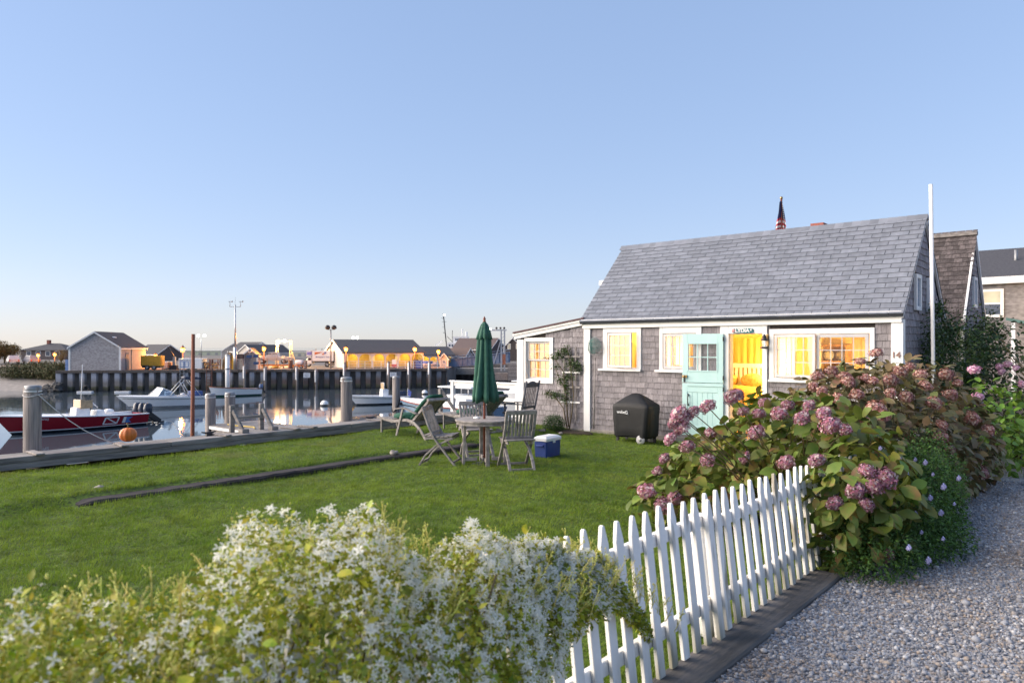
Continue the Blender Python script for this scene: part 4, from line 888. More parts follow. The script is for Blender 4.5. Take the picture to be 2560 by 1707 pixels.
B().bar((-.1, -.02, .27), (-.1, .66, .27), .04, .05).build('cross_bar', MT['grey_wood'], gf)
g2 = thing('gangway_frame', 'grey timber post with a slanting brace beside the white railing', 'frame', (-12.92, 12.35, .21)); B().box((0, 0, .3), (.09, .09, .62)).build('post', MT['grey_wood'], g2, .006); B().bar((.02, .0, .58), (.36, .22, .0), .05, .07).build('brace', MT['grey_wood'], g2, .006)
pk = thing('pumpkin', 'round orange pumpkin sitting on the plank cap of the bulkhead', 'pumpkin', (-12.76, 4.98, .262))
rings = []
for i in range(13):
    a = math.pi * i / 12; r = .132 * (max(math.sin(a), .02) ** .8); z = .118 * (1 - math.cos(a)) - .0
    rings.append([((r * (1 + .05 * math.cos(9 * q))) * math.cos(q), (r * (1 + .05 * math.cos(9 * q))) * math.sin(q), z) for q in (2*math.pi*j/54 for j in range(54))])
B().loft(rings).build('body', MT['orange'], pk); B().tube([(0, 0, .225), (.004, .0, .26), (-.012, -.004, .29), (-.03, -.01, .305)], [.022, .014, .012, .014], 7).build('stalk', MT['stem'], pk)

# ---------------------------------------------------------------- plants
LEAF_V = np.array([(0, 0, 0), (.22, 0, .015), (.5, 0, .0), (.78, 0, -.06), (1, 0, -.16), (.2, .22, .05), (.5, .33, .05), (.8, .2, -.03), (.2, -.22, .05), (.5, -.33, .05), (.8, -.2, -.03)])
LEAF_F = np.array([(0, 1, 5), (1, 2, 6), (1, 6, 5), (2, 3, 7), (2, 7, 6), (3, 4, 7), (0, 8, 1), (1, 9, 2), (1, 8, 9), (2, 10, 3), (2, 9, 10), (3, 10, 4)])
SL_V = np.array([(0, 0, 0), (.5, 0, .0), (1, 0, -.1), (.45, .24, .07), (.45, -.24, .07)]); SL_F = np.array([(0, 1, 3), (1, 2, 3), (0, 4, 1), (1, 4, 2)])
def on_blobs(blobs, n, lo=.82, hi=1.03, zmin=.06, cull=.86):
    bl = np.array(blobs, float); wts = (bl[:, 3] * bl[:, 4] + bl[:, 3] * bl[:, 5] + bl[:, 4] * bl[:, 5]); P = []; Nn = []; got = 0
    while got < n:
        m = n * 3; i = np.random.choice(len(bl), m, p=wts / wts.sum()); d = np.random.normal(size=(m, 3)); d /= np.linalg.norm(d, axis=1)[:, None]
        q = bl[i]; k = np.random.uniform(lo, hi, m)[:, None]; p = q[:, :3] + d * q[:, 3:] * k; nn = d / q[:, 3:]; nn /= np.linalg.norm(nn, axis=1)[:, None]
        ok = p[:, 2] > zmin
        for j in range(len(bl)):
            dd = (p - bl[j, :3]) / bl[j, 3:]; ok &= ~(((dd ** 2).sum(1) < cull ** 2) & (i != j))
        P.append(p[ok]); Nn.append(nn[ok]); got += ok.sum()
    return np.concatenate(P)[:n], np.concatenate(Nn)[:n]
def hit_blobs(px, py, blobs):
    o = Vector((0, 0, EYE)); d = (AT(px, py, 10) - o).normalized(); best = None
    for b in blobs:
        c, r = Vector(b[:3]), b[3:]; oc = Vector([(o[i] - c[i]) / r[i] for i in range(3)]); dd = Vector([d[i] / r[i] for i in range(3)])
        A, Bq, Cq = dd.dot(dd), 2 * oc.dot(dd), oc.dot(oc) - 1; D_ = Bq * Bq - 4 * A * Cq
        s = (-Bq - math.sqrt(D_)) / (2 * A) if D_ > 0 else -Bq / (2 * A); pen = 0 if D_ > 0 else 50
        if best is None or s + pen < best[0]: best = (s + pen, s, c)
    p = o + d * best[1]; return p, (p - best[2]).normalized()
def leaf_rot(nrm, droop=.55, jit=.45, upb=.5):
    n = len(nrm); u = nrm * (1 - upb) + np.array([0, 0, upb]) + np.random.normal(0, jit, (n, 3)); out = nrm + np.random.normal(0, .7, (n, 3)); out[:, 2] -= droop
    return frames(u, out)
def petal_mat(name, cols):
    m, n, p, out = nt(name); p.inputs['Roughness'].default_value = .7; g = n.nodes.new('ShaderNodeNewGeometry'); oi = n.nodes.new('ShaderNodeObjectInfo'); cr = n.nodes.new('ShaderNodeValToRGB'); e = cr.color_ramp.elements
    cr.color_ramp.interpolation = 'CONSTANT'
    for i, c in enumerate(cols):
        q = e[0] if i == 0 else e.new(i / len(cols)); q.color = (*c, 1)
    e[len(e) - 1].color = (*cols[-1], 1)
    hs = n.nodes.new('ShaderNodeHueSaturation'); mr = n.nodes.new('ShaderNodeMapRange'); mr.inputs[3].default_value = .72; mr.inputs[4].default_value = 1.2
    n.links.new(oi.outputs['Random'], mr.inputs[0]); n.links.new(mr.outputs[0], hs.inputs['Value']); n.links.new(g.outputs['Random Per Island'], cr.inputs[0]); n.links.new(cr.outputs[0], hs.inputs['Color'])
    n.links.new(hs.outputs[0], p.inputs['Base Color']); return m
FL_V = [(0, 0, .0)]; FL_F = []
for k in range(4):
    a = k * math.pi / 2; c, s = math.cos(a), math.sin(a)
    i = len(FL_V); FL_V += [(c * .55 - s * .42, s * .55 + c * .42, .10), (c * 1.0, s * 1.0, .0), (c * .55 + s * .42, s * .55 - c * .42, .10)]; FL_F += [(0, i + 2, i + 1), (0, i + 1, i)]
def head_mesh(name, m, n=120, sz=.2):
    i = np.arange(n) + .5; ph = np.arccos(1 - 1.72 * i / n); th = math.pi * (1 + 5 ** .5) * i
    d = np.stack([np.cos(th) * np.sin(ph), np.sin(th) * np.sin(ph), np.cos(ph)], -1); r = (np.random.uniform(.88, 1.06, n) * (1 + .10 * np.sin(d @ np.random.uniform(-5, 5, 3) + random.uniform(0, 6)) + .08 * np.sin(d @ np.random.uniform(-7, 7, 3))))[:, None]
    V, F = scatter(FL_V, FL_F, d * r * np.array([1, 1, .85]), frames(d + np.random.normal(0, .3, (n, 3))), np.random.uniform(.8, 1.2, n) * sz)
    d2 = d[::2]; V2, F2 = scatter(FL_V, FL_F, d2 * .8 * np.array([1, 1, .85]), frames(d2 + np.random.normal(0, .6, d2.shape)), np.full(len(d2), sz))
    o = bigmesh(name, np.concatenate([V, V2]), np.concatenate([F, F2 + len(V)]), m); me = o.data; bpy.data.objects.remove(o); return me
def stems(root_xy, tips, name, m, parent, r=.006):
    b = B()
    for t in tips:
        q = Vector((root_xy[0] + random.uniform(-.25, .25), root_xy[1] + random.uniform(-.3, .3), 0)); t = Vector(t); mid = q.lerp(t, .55) + Vector((0, 0, .12)); b.tube([q, mid, t], [r * 1.4, r, r * .7], 5)
    o = b.build(name, m, parent, recalc=False); o['kind'] = 'stuff'; return o
def shrub(name, label, blobs, nleaf, lsize, lmat, heads=(), hme=None, hr=.095, nobj=300, inner=1.2, droop=.6, special=None, cat='shrub'):
    c0 = Vector(blobs[1][:3]); t = thing(name, label, cat, (c0.x, c0.y, 0)); off = np.array([c0.x, c0.y, 0])
    P, Nn = on_blobs(blobs, nleaf); view = -P + np.array([0, 0, EYE]); view /= np.linalg.norm(view, axis=1)[:, None]
    sz = np.random.uniform(.55, 1.25, nleaf) * lsize; Rm = leaf_rot(Nn, droop)
    order = np.argsort(-((view * Nn).sum(1) * 1.0 + .35 * sz / lsize - .12 * np.linalg.norm(P, axis=1) / np.linalg.norm(P, axis=1).min()))
    b = B(); b.v = [tuple(v) for v in LEAF_V]; b.f = [list(f) for f in LEAF_F]; b.sm = [True] * len(LEAF_F); mes = [b.mesh('leaf', lmat) for _ in range(4)]
    for j in order[:nobj]:
        o = mko('leaf', mes[j % 4], t); M = Matrix(Rm[j].tolist()).to_4x4(); M.translation = Vector(P[j] - off); o.matrix_local = M @ Matrix.Diagonal((sz[j], sz[j], sz[j], 1))
    rest = order[nobj:]; ni = int(nleaf * inner); Pi, Ni = on_blobs(blobs, ni, .35, .86, .04, .2)
    V1, F1 = scatter(LEAF_V, LEAF_F, P[rest] - off, Rm[rest], sz[rest]); V2, F2 = scatter(LEAF_V, LEAF_F, Pi - off, leaf_rot(Ni, .3, .8), np.random.uniform(.6, 1, ni) * lsize)
    o = bigmesh('leaves', np.concatenate([V1, V2]), np.concatenate([F1, F2 + len(V1)]), lmat, t, True); o['kind'] = 'stuff'
    tips = []
    for k, h in enumerate(heads):
        p, nn = hit_blobs(h[0], h[1], blobs); me = hme[h[2] if len(h) > 2 else k % len(hme)]
        o = mko('flower_head', me, t); q = (nn + Vector((random.uniform(-.3, .3), random.uniform(-.3, .3), .45))).normalized().to_track_quat('Z', 'Y'); r = hr * random.uniform(.72, 1.16)
        pos = p + nn * .03 - Vector(off); o.matrix_local = Matrix.Translation(pos) @ q.to_matrix().to_4x4() @ Matrix.Diagonal((r * random.uniform(.9, 1.1), r, r * random.uniform(.8, 1.0), 1)); tips.append(pos)
    st = list(Pi[np.random.choice(ni, 40)] - off); stems((0, 0), [tuple(x) for x in st] + [tuple(x) for x in tips], 'stems', MT['stem'], t)
    return t
lf_a = mat('hydrangea_leaf', (.095, .155, .022), (.17, .20, .035), 1.6, rough=.5, rnd=.42, hue=.03, trans=.22, c3=(.24, .11, .045), ns3=1.4, f3=(.52, .72), spec=.35)
lf_b = mat('autumn_leaf', (.10, .125, .035), (.19, .12, .06), 1.6, rough=.6, rnd=.5, hue=.03, trans=.15, c3=(.28, .20, .14), ns3=1.4, f3=(.56, .74))
lf_c = mat('bright_leaf', (.11, .22, .025), (.17, .28, .04), 1.6, rough=.45, rnd=.35, hue=.012, trans=.25)
pk_cols = [(.37, .12, .19), (.45, .22, .28), (.60, .44, .45), (.28, .075, .12), (.56, .43, .44), (.38, .16, .26), (.23, .085, .06), (.50, .28, .33), (.34, .17, .18)]
br_cols = [(.27, .10, .07), (.36, .17, .13), (.45, .29, .24), (.21, .075, .06), (.46, .29, .28), (.33, .13, .14), (.18, .075, .05), (.40, .20, .20), (.50, .35, .28)]
pk_cols = [tuple(v * .86 for v in c) for c in pk_cols]
pm_a, pm_b, pm_c = petal_mat('mauve_petal', pk_cols), petal_mat('brown_petal', br_cols), petal_mat('pink_petal', [(.46, .20, .33), (.52, .29, .41), (.60, .42, .48), (.40, .16, .27)])
H_A = [head_mesh('flower_head', pm_a, 190, .165) for _ in range(3)]; H_B = [head_mesh('flower_head', pm_b, 170, .17) for _ in range(3)]; H_C = [head_mesh('flower_head', pm_c, 100, .22)]
bA = [(-1.80, 6.28, .50, .36, .34, .48), (-2.62, 7.45, .60, .85, .95, .72), (-3.25, 7.0, .45, .62, .6, .52), (-2.1, 7.1, .72, .6, .75, .62), (-1.72, 6.62, .62, .42, .52, .45), (-2.85, 8.2, .75, .7, .8, .66), (-3.62, 6.62, .28, .34, .34, .3)]
hA = [(1722, 1051), (1776, 1022), (1841, 999), (1863, 1034), (1913, 1014), (1779, 1089), (1712, 1072), (1684, 1099), (1667, 1149), (1722, 1121), (1769, 1154), (1866, 1144), (1893, 1084), (2008, 1052), (1950, 1039), (1970, 1156), (2046, 1159), (1620, 1229), (1684, 1243), (2025, 1022), (1970, 1019), (2077, 1069), (1705, 1040), (1740, 1035), (2136, 1229), (2177, 1221), (2162, 1262), (2088, 1259), (2162, 1184), (2111, 1078), (2076, 1069), (2208, 1198), (2210, 1380), (1650, 1180), (1655, 1262), (1690, 1060), (1900, 1040), (2060, 1040)]
shrub('hydrangea', 'hydrangea with mauve flower heads spilling over the end of the picket fence', bA, 1300, .165, lf_a, hA, H_A, .078)
bB = [(-2.3, 9.5, .74, .75, 1.45, .84), (-2.05, 8.6, .55, .45, .7, .5), (-2.25, 11.1, .80, .8, 1.25, .88), (-2.6, 8.75, .85, .6, .7, .72), (-1.85, 9.9, .40, .5, 1.2, .55), (-2.7, 10.4, 1.05, .6, .8, .62), (-1.85, 11.2, .5, .6, 1.0, .65)]
hB = [(2191, 889), (2151, 909), (2079, 935), (2045, 945), (2110, 946), (2056, 983), (2225, 955), (2182, 956), (2157, 953), (2274, 922), (2248, 935), (2225, 986), (2363, 940), (2390, 960), (2373, 989), (2309, 969), (2426, 1046), (2349, 1064), (2188, 1023), (2203, 1041), (2346, 1094), (2372, 1124), (2449, 1178), (2466, 1078), (2263, 995), (2171, 1055), (2120, 960), (2300, 940), (2095, 1000), (2035, 970), (2330, 1010), (2140, 990)]
hb = shrub('hydrangea', 'large browning hydrangea with dry russet flower heads beside the cottage corner', bB, 2300, .14, lf_b, hB, H_B, .082)
bC = [(-1.62, 13.5, .62, .75, 1.1, .72), (-1.2, 14.4, .45, .7, .9, .55), (-1.25, 12.9, .35, .5, .7, .42)]
shrub('leafy_shrub', 'bright green leafy shrub with pink flower heads beyond the browning hydrangea', bC, 620, .13, lf_c, [(2438, 929, 0), (2445, 995, 0)], H_C, .078, 220)
lf_d = mat('dark_leaf', (.03, .055, .018), (.05, .085, .022), 3, rough=.5, rnd=.5, hue=.015, trans=.2)
bD = [(-1.5, 16.2, 1.0, .8, 1.3, 1.0), (-.7, 17.2, .7, .8, 1.2, .9), (-1.9, 17.5, 1.3, .6, 1.4, 1.2)]
shrub('rose_bush', 'dark rose bush with pink blooms by the far end of the path', bD, 700, .10, lf_d, [(2500, 918, 0), (2520, 912, 0), (2540, 921, 0), (2505, 930, 0), (2555, 960, 0)], H_C, .058, 120)

def leafcloud(name, blobs, n, size, m, parent, off, lo=.3, hi=1.05, droop=.3, kind=None, zmin=.03):
    P, Nn = on_blobs(blobs, n, lo, hi, zmin, .0); V, F = scatter(SL_V, SL_F, P - np.array(off), leaf_rot(Nn, droop, .7, .4), np.random.uniform(.6, 1.2, n) * size)
    o = bigmesh(name, V, F, m, parent, False)
    if kind: o['kind'] = kind
    return o
# low green catmint along the foot of the fence
lf_e = mat('catmint_leaf', (.045, .11, .018), (.075, .155, .026), 3, rough=.6, rnd=.45, trans=.2)
ct = thing('ground_plant', 'low dark green plant with tiny lilac flowers spreading onto the gravel', 'plant', (-1.6, 7.3, 0))
bE = [(-1.70, 6.45, .14, .36, .5, .26), (-1.68, 7.1, .2, .42, .6, .38), (-1.68, 7.9, .26, .42, .7, .48), (-1.75, 8.6, .3, .38, .6, .5), (-1.55, 7.4, .1, .42, .7, .24), (-1.9, 7.3, .3, .25, .6, .42)]
bE = [(x + .10, y, z * 1.2, rx, ry, rz * 1.22) for x, y, z, rx, ry, rz in bE]
leafcloud('foliage', bE, 36000, .034, lf_e, ct, (-1.6, 7.3, 0), .55, 1.06)
lil = petal_mat('lilac_petal', [(.42, .40, .66), (.52, .48, .74), (.36, .34, .58)]); lm = head_mesh('flower', lil, 14, .5)
for (px, py) in ((2250, 1150), (2288, 1155), (2312, 1162), (2355, 1220), (2320, 1250), (2345, 1285), (2272, 1190), (2240, 1300), (2300, 1330), (2350, 1345), (2390, 1200), (2210, 1290), (2265, 1370), (2310, 1400), (2286, 1285), (2200, 1130), (2190, 1250), (2330, 1190), (2380, 1260), (2246, 1244)):
    p, nn = hit_blobs(px, py, bE); o = mko('flower', lm, ct); r = random.uniform(.012, .022); o.matrix_local = Matrix.Translation(p + nn * .03 - Vector((-1.6, 7.3, 0))) @ Matrix.Diagonal((r, r, r * 1.5, 1))
stems((0, 0), [(random.uniform(-.2, .3), random.uniform(-1, 1.5), random.uniform(.2, .6)) for _ in range(30)], 'stems', MT['stem'], ct, .003)
# climbing roses on the gable and on the wing, round shrub
lf_v = mat('vine_leaf', (.03, .062, .016), (.055, .10, .02), 3, rough=.5, rnd=.5, hue=.02, trans=.22, c3=(.11, .08, .03), ns3=1, f3=(.62, .8))
def climber(label, base, blobs, n, size, branches):
    t = thing('climbing_rose', label, 'climber', (base[0], base[1], 0)); leafcloud('foliage', blobs, n, size, lf_v, t, (base[0], base[1], 0), .1, 1.08)
    b = B()
    for br in branches: b.tube([Vector(p) - Vector((base[0], base[1], 0)) for p in br], [.016] + [.010] * (len(br) - 2) + [.005], 6)
    b.build('branches', MT['stem'], t, recalc=False); return t
gx_ = XR + .22
climber('dark leafy climber growing up the gable end beside the white post', (gx_, 14.2), [(gx_, 14.3, 1.9, .25, .65, .6), (gx_, 14.1, 1.2, .28, .6, .6), (gx_ + .05, 15.2, 2.05, .28, .7, .5), (gx_, 15.0, 1.3, .3, .7, .7), (gx_, 13.6, 1.0, .2, .35, .4), (gx_, 14.6, 2.5, .15, .3, .25)], 5200, .07, [[(gx_, 14.2, 0), (gx_, 14.1, 1.0), (gx_, 14.4, 2.3)], [(gx_, 14.3, 0), (gx_, 15, 1.4), (gx_, 15.3, 2.3)]])
climber('large dark climber on the corner of the second cottage', (gx_, 18.2), [(gx_, 18.2, 2.0, .4, 1.1, .75), (gx_, 18.0, 1.1, .5, 1.2, .9), (gx_ + .1, 19.6, 1.7, .4, 1.0, .8), (gx_, 17.2, 1.3, .4, .7, .8), (gx_ + .1, 20.5, 2.2, .3, .6, .6)], 6500, .085, [[(gx_, 18.2, 0), (gx_, 18.1, 1.2), (gx_, 18.5, 2.5)], [(gx_, 18.6, 0), (gx_, 19.4, 1.2), (gx_, 20.3, 2.4)]])
yv = YF - .10
climber('climbing rose with thin leaves trained on the wing trellis', (-9.35, yv), [(-9.45, yv, 1.78, .20, .07, .12), (-9.62, yv, 1.70, .18, .08, .10), (-9.3, yv, 1.5, .22, .08, .16), (-9.12, yv, 1.42, .16, .07, .14), (-9.38, yv, 1.2, .16, .08, .14), (-9.78, yv - .03, 1.62, .22, .05, .05), (-9.70, yv - .03, 1.42, .16, .05, .06), (-9.72, yv, .78, .26, .09, .10), (-9.95, yv, .82, .18, .06, .05), (-9.45, yv, .72, .12, .07, .14), (-9.6, yv, 1.12, .14, .06, .14), (-9.42, yv, .98, .08, .05, .16)], 1500, .055,
        [[(-9.35, yv, 0), (-9.28, yv, .35), (-9.22, yv, .8), (-9.3, yv, 1.4), (-9.4, yv, 1.85)], [(-9.38, yv, 0), (-9.5, yv, .5), (-9.75, yv, .75), (-10.0, yv, .85)], [(-9.36, yv, .1), (-9.42, yv, .7), (-9.5, yv, 1.3), (-9.75, yv - .03, 1.62)], [(-9.4, yv, .9), (-9.6, yv, 1.1), (-9.72, yv - .02, 1.42)]])
bs_ = thing('round_shrub', 'small clipped round green shrub at the foot of the wing', 'shrub', (-9.52, 12.50, 0)); leafcloud('foliage', [(-9.52, 12.50, .17, .26, .24, .22)], 4200, .028, mat('box_leaf', (.03, .075, .018), (.05, .11, .022), 3, rough=.5, rnd=.4, trans=.2), bs_, (-9.52, 12.50, 0), .5, 1.04); B().tube([(0, 0, 0), (0, 0, .2)], .015, 6).build('stem', MT['stem'], bs_)
o = tag(B().lathe([(.75, 0), (.6, .035), (.2, .045), (.001, .046)], 20, (-9.25, 12.62, 0), None, True, 1, .38).build('soil_bed', MT['soil']), None, None, None, 'structure')

# ---------------------------------------------------------------- clematis over the near end of the fence
YS_ = [-1.2, -.2, .5, 1.0, 1.4, 1.65, 2.1, 2.7, 3.0, 3.25, 3.5]; ZS_ = [1.02, 1.16, 1.20, 1.17, 1.23, 1.19, 1.02, .93, .80, .55, .3]
def clem_pts(n, lo, hi, y0=-1.0, y1=3.45):
    y = np.random.uniform(y0, y1, n); zt = np.interp(y, YS_, ZS_); th = np.random.uniform(-1.3, 2.0, n); k = np.random.uniform(lo, hi, n)
    hw = np.interp(y, [-1, 1.5, 2.0, 2.6, 3.1, 3.5], [.50, .46, .34, .13, .06, .02]); zc = zt * np.interp(y, [2.0, 2.6, 3.2], [.48, .66, .8]); th = np.where(y > 2.3, th * .85, th)
    lump = 1 + .10 * np.sin(y * 6.3 + th * 2) + .08 * np.sin(y * 13 + th * 5) + .04 * np.sin(y * 23 - th * 9) + .03 * np.sin(y * 37 + th * 15)
    x = -2.0 + hw * np.sin(th) * k * lump; z = zc + (zt - zc) * np.cos(th) * k * lump * np.where(np.cos(th) < 0, 1.5, 1)
    nn = np.stack([np.sin(th), np.random.normal(0, .25, n), np.cos(th)], -1); return np.stack([x, y, np.maximum(z, .04)], -1), nn
cm = thing('clematis', 'mass of white star flowered clematis smothering the near end of the fence', 'clematis', (-2.0, 1.2, 0)); coff = np.array([-2.0, 1.2, 0])
lf_cl = mat('clematis_leaf', (.15, .22, .012), (.33, .36, .025), 4, rough=.5, rnd=.5, hue=.025, trans=.3, c3=(.46, .42, .04), ns3=.8, f3=(.46, .68))
P, Nn = clem_pts(56000, .55, 1.05); V, F = scatter(SL_V, SL_F, P - coff, leaf_rot(Nn, .2, .8, .3), np.random.uniform(.014, .042, len(P))); o = bigmesh('leaves', V, F, lf_cl, cm); o['kind'] = 'stuff'
OC_V = np.array([(1, 0, 0), (-1, 0, 0), (0, 1, 0), (0, -1, 0), (0, 0, 1.7), (0, 0, -1.3)]) ; OC_F = np.array([(0, 2, 4), (2, 1, 4), (1, 3, 4), (3, 0, 4), (2, 0, 5), (1, 2, 5), (3, 1, 5), (0, 3, 5)])
bud = mat('clematis_bud', (.58, .57, .10), (.68, .65, .22), 3, rough=.5, rnd=.3, hue=.03, trans=.25)
P, Nn = clem_pts(20000, .92, 1.10); kp = np.random.rand(len(P)) < np.interp(P[:, 1], [-1, 1, 3], [1, .75, .5]); P, Nn = P[kp], Nn[kp]
spr = []; sb = B(); rs_ = random.Random(9)
for i in range(420):
    y = rs_.uniform(-.4, 3.2); zt = float(np.interp(y, YS_, ZS_)); th = rs_.uniform(-.9, .9); hw = .42
    p = Vector((-2.0 + hw * math.sin(th), y, zt * .48 + zt * .52 * math.cos(th) - .04)); h = rs_.uniform(.05, .13) * (1.25 if rs_.random() < .2 else 1)
    d = Vector((math.sin(th) * .6 + rs_.uniform(-.3, .3), rs_.uniform(-.45, .45), 1)).normalized(); q = p + d * h; sb.tube([p, p.lerp(q, .5) + Vector((rs_.uniform(-.01, .01), 0, 0)), q], [.0022, .0018, .0012], 4)
    for j in range(rs_.randint(5, 10)):
        f = rs_.uniform(.35, 1); e = p.lerp(q, f) + Vector((rs_.uniform(-.026, .026), rs_.uniform(-.026, .026), rs_.uniform(0, .02))); sb.tube([p.lerp(q, f - .12), e], .0011, 3); spr.append(e)
sb.v = [(v[0] - coff[0], v[1] - coff[1], v[2]) for v in sb.v]; o = sb.build('sprigs', bud, cm, recalc=False); o['kind'] = 'stuff'
PB = np.concatenate([P, np.array([tuple(e) for e in spr])]); NB = np.concatenate([Nn, np.tile([0, 0, 1.], (len(spr), 1))])
V, F = scatter(OC_V, OC_F, PB - coff, frames(NB + np.random.normal(0, .6, PB.shape)), np.random.uniform(.0022, .0046, len(PB))); o = bigmesh('buds', V, F, bud, cm, True); o['kind'] = 'stuff'
CF_V = [(0, 0, 0)]; CF_F = []
for k in range(4):
    a = k * math.pi / 2 + .1 * (k % 2); c, s = math.cos(a), math.sin(a); i = len(CF_V)
    for u, v, w in ((.35, .17, .10), (.7, .16, .12), (1.0, 0, .0), (.7, -.16, .12), (.35, -.17, .10)): CF_V.append((c * u - s * v, s * u + c * v, w))
    CF_F += [(0, i + 4, i), (i, i + 4, i + 3), (i, i + 3, i + 1), (i + 1, i + 3, i + 2)]
i = len(CF_V); CF_V += [(.14, 0, .02), (-.08, .12, .02), (-.08, -.12, .02), (0, 0, .3)]; CF_F += [(i, i + 1, i + 3), (i + 1, i + 2, i + 3), (i + 2, i, i + 3)]
wp = mat('clematis_petal', (.84, .83, .76), (.78, .77, .66), 3, rough=.6, rnd=.14, trans=.35)
P, Nn = clem_pts(29000, .97, 1.09); nz_ = sum(np.sin(P @ np.array(k_) + q_) for k_, q_ in (((9, 11, 7), 0), ((-14, 17, 9), 1), ((21, -8, 19), 2), ((6, 25, -13), 3), ((33, 11, 23), 4))) / 2.4
dens = np.interp(P[:, 1], [-1, .7, 1.2, 1.8, 3.4], [.03, .09, .6, 1.0, 1.0]) * np.clip(.62 + nz_ * 1.2, .03, 1.6)
dens = np.maximum(dens, np.where((P[:, 2] < .95) & (P[:, 0] > -1.8), np.clip(.45 + nz_ * .8, .02, 1.0), 0)); kp = np.random.rand(len(P)) < dens; P, Nn = P[kp], Nn[kp]
Rm = frames(Nn * .5 + np.array([.35, -.3, .6]) + np.random.normal(0, .45, P.shape)); sz = np.random.uniform(.010, .0205, len(P))
dist = np.linalg.norm(P - np.array([0, 0, EYE]), axis=1) + np.where(in_view(P[:, 0], P[:, 1], 0) & (Nn[:, 0] > .1), 0, 4); od = np.argsort(dist)
b = B(); b.v = CF_V; b.f = [list(f) for f in CF_F]; b.sm = [False] * len(CF_F); cfm = [b.mesh('flower', wp) for _ in range(3)]
for j in od[:300]:
    o = mko('flower', cfm[j % 3], cm); M = Matrix(Rm[j].tolist()).to_4x4(); M.translation = Vector(P[j] - coff); o.matrix_local = M @ Matrix.Diagonal((sz[j], sz[j], sz[j], 1))
V, F = scatter(CF_V, CF_F, P[od[300:]] - coff, Rm[od[300:]], sz[od[300:]]); o = bigmesh('flowers', V, F, wp, cm); o['kind'] = 'stuff'
P, Nn = clem_pts(260, .98, 1.1); b = B(); b.v = [tuple(v) for v in LEAF_V]; b.f = [list(f) for f in LEAF_F]; b.sm = [True] * len(LEAF_F); lme = b.mesh('leaf', lf_cl); Rm = leaf_rot(Nn, .3, .5, .3)
for j in range(len(P)):
    o = mko('leaf', lme, cm); s = random.uniform(.03, .06); M = Matrix(Rm[j].tolist()).to_4x4(); M.translation = Vector(P[j] - coff); o.matrix_local = M @ Matrix.Diagonal((s, s, s, 1))
bb = B()
for i in range(60):
    y = random.uniform(-.8, 2.3); p = Vector((random.uniform(-.2, .1), y - 1.2, 0)); q = Vector((random.uniform(-.35, .35), y - 1.2 + random.uniform(-.5, .5), float(np.interp(y, YS_, ZS_)) * random.uniform(.6, .95))); bb.tube([p, p.lerp(q, .5) + Vector((random.uniform(-.1, .1), 0, 0)), q], .004, 4)
o = bb.build('vines', MT['stem'], cm, recalc=False); o['kind'] = 'stuff'

# ---------------------------------------------------------------- far side of the harbour
def far(name, label, cat, px, Z, z=DECK, rz=0, group=None): return thing(name, label, cat, CP((px - 1280) / FPX * Z, Z, z), YAW + rz, group)
def M_(name, c, **k): return MT.setdefault(name, mat(name, c, **k))
XA, ZA, XB, ZB = -50.46, 79.6, -7.9, 87.4
def slab(pts, z0, z1):
    b = B(); b.prism([CP(x, z, z0) for x, z in pts], (0, 0, z1 - z0)); return b
struct(slab([(XA, ZA + .5), (XB, ZB + .5), (-8.5, 112), (40, 112), (150, 500), (-400, 500), (-400, 132), (-90, 114), (-53, 106)], WATER - 1, DECK).build('wharf_deck', mat('wharf_asphalt', (.16, .14, .13), (.11, .10, .095), 1.5, rough=.9)))
MT['sand'] = mat('beach_sand', (.30, .27, .25), (.22, .20, .19), 2, rough=.95, bump=.4)
b = B(); n = 24; r1, r2, r3, r4 = [], [], [], []
for i in range(n + 1):
    f = i / n; X = -50.7 - 120 * f; w = .5 * math.sin(i * 1.7)
    r1.append(CP(X - 1.5 * (1 - f), 77.5 + 14 * f + w, WATER - .5)); r2.append(CP(X, 80.5 + 15 * f + w, WATER + .12)); r3.append(CP(X - 2, 87 + 15 * f, -1.75)); r4.append(CP(X - 12, 104 + 15 * f, DECK - .02))
b.loft([r1, r2, r3, r4], closed=False, caps=False); struct(b.build('beach', MT['sand'], None, recalc=False))
# sheet pile wall
def tide_mat(name, top, mid, low):
    m, nn, p, out = nt(name); L = nn.links; N = nn.nodes.new; p.inputs['Roughness'].default_value = .8
    g = N('ShaderNodeNewGeometry'); s = N('ShaderNodeSeparateXYZ'); L.new(g.outputs['Position'], s.inputs[0]); nz = N('ShaderNodeTexNoise'); nz.inputs['Scale'].default_value = 1.6; nz.inputs['Detail'].default_value = 6
    mp = N('ShaderNodeMapping'); mp.inputs['Scale'].default_value = (1, 1, .35); L.new(g.outputs['Position'], mp.inputs[0]); L.new(mp.outputs[0], nz.inputs['Vector'])
    a = N('ShaderNodeMath'); a.operation = 'MULTIPLY_ADD'; a.inputs[1].default_value = .7; L.new(nz.outputs['Fac'], a.inputs[0]); L.new(s.outputs[2], a.inputs[2])
    mr = N('ShaderNodeMapRange'); mr.inputs[1].default_value = WATER; mr.inputs[2].default_value = DECK; L.new(a.outputs[0], mr.inputs[0])
    cr = N('ShaderNodeValToRGB'); e = cr.color_ramp.elements; e[0].position = .18; e[0].color = (*low, 1); e[1].position = .85; e[1].color = (*top, 1)
    for ps, c in ((.36, (.105, .10, .055)), (.42, mid), (.58, mid)): q = e.new(ps); q.color = (*c, 1)
    L.new(mr.outputs[0], cr.inputs[0]); L.new(cr.outputs[0], p.inputs['Base Color']); return m
tm1 = tide_mat('sheet_pile_steel', (.36, .375, .43), (.21, .19, .18), (.03, .03, .028)); tm2 = tide_mat('sheet_pile_rust', (.19, .20, .235), (.14, .095, .08), (.022, .022, .02))
Lw = math.hypot(XB - XA, ZB - ZA); wa = math.atan2(ZB - ZA, XB - XA)
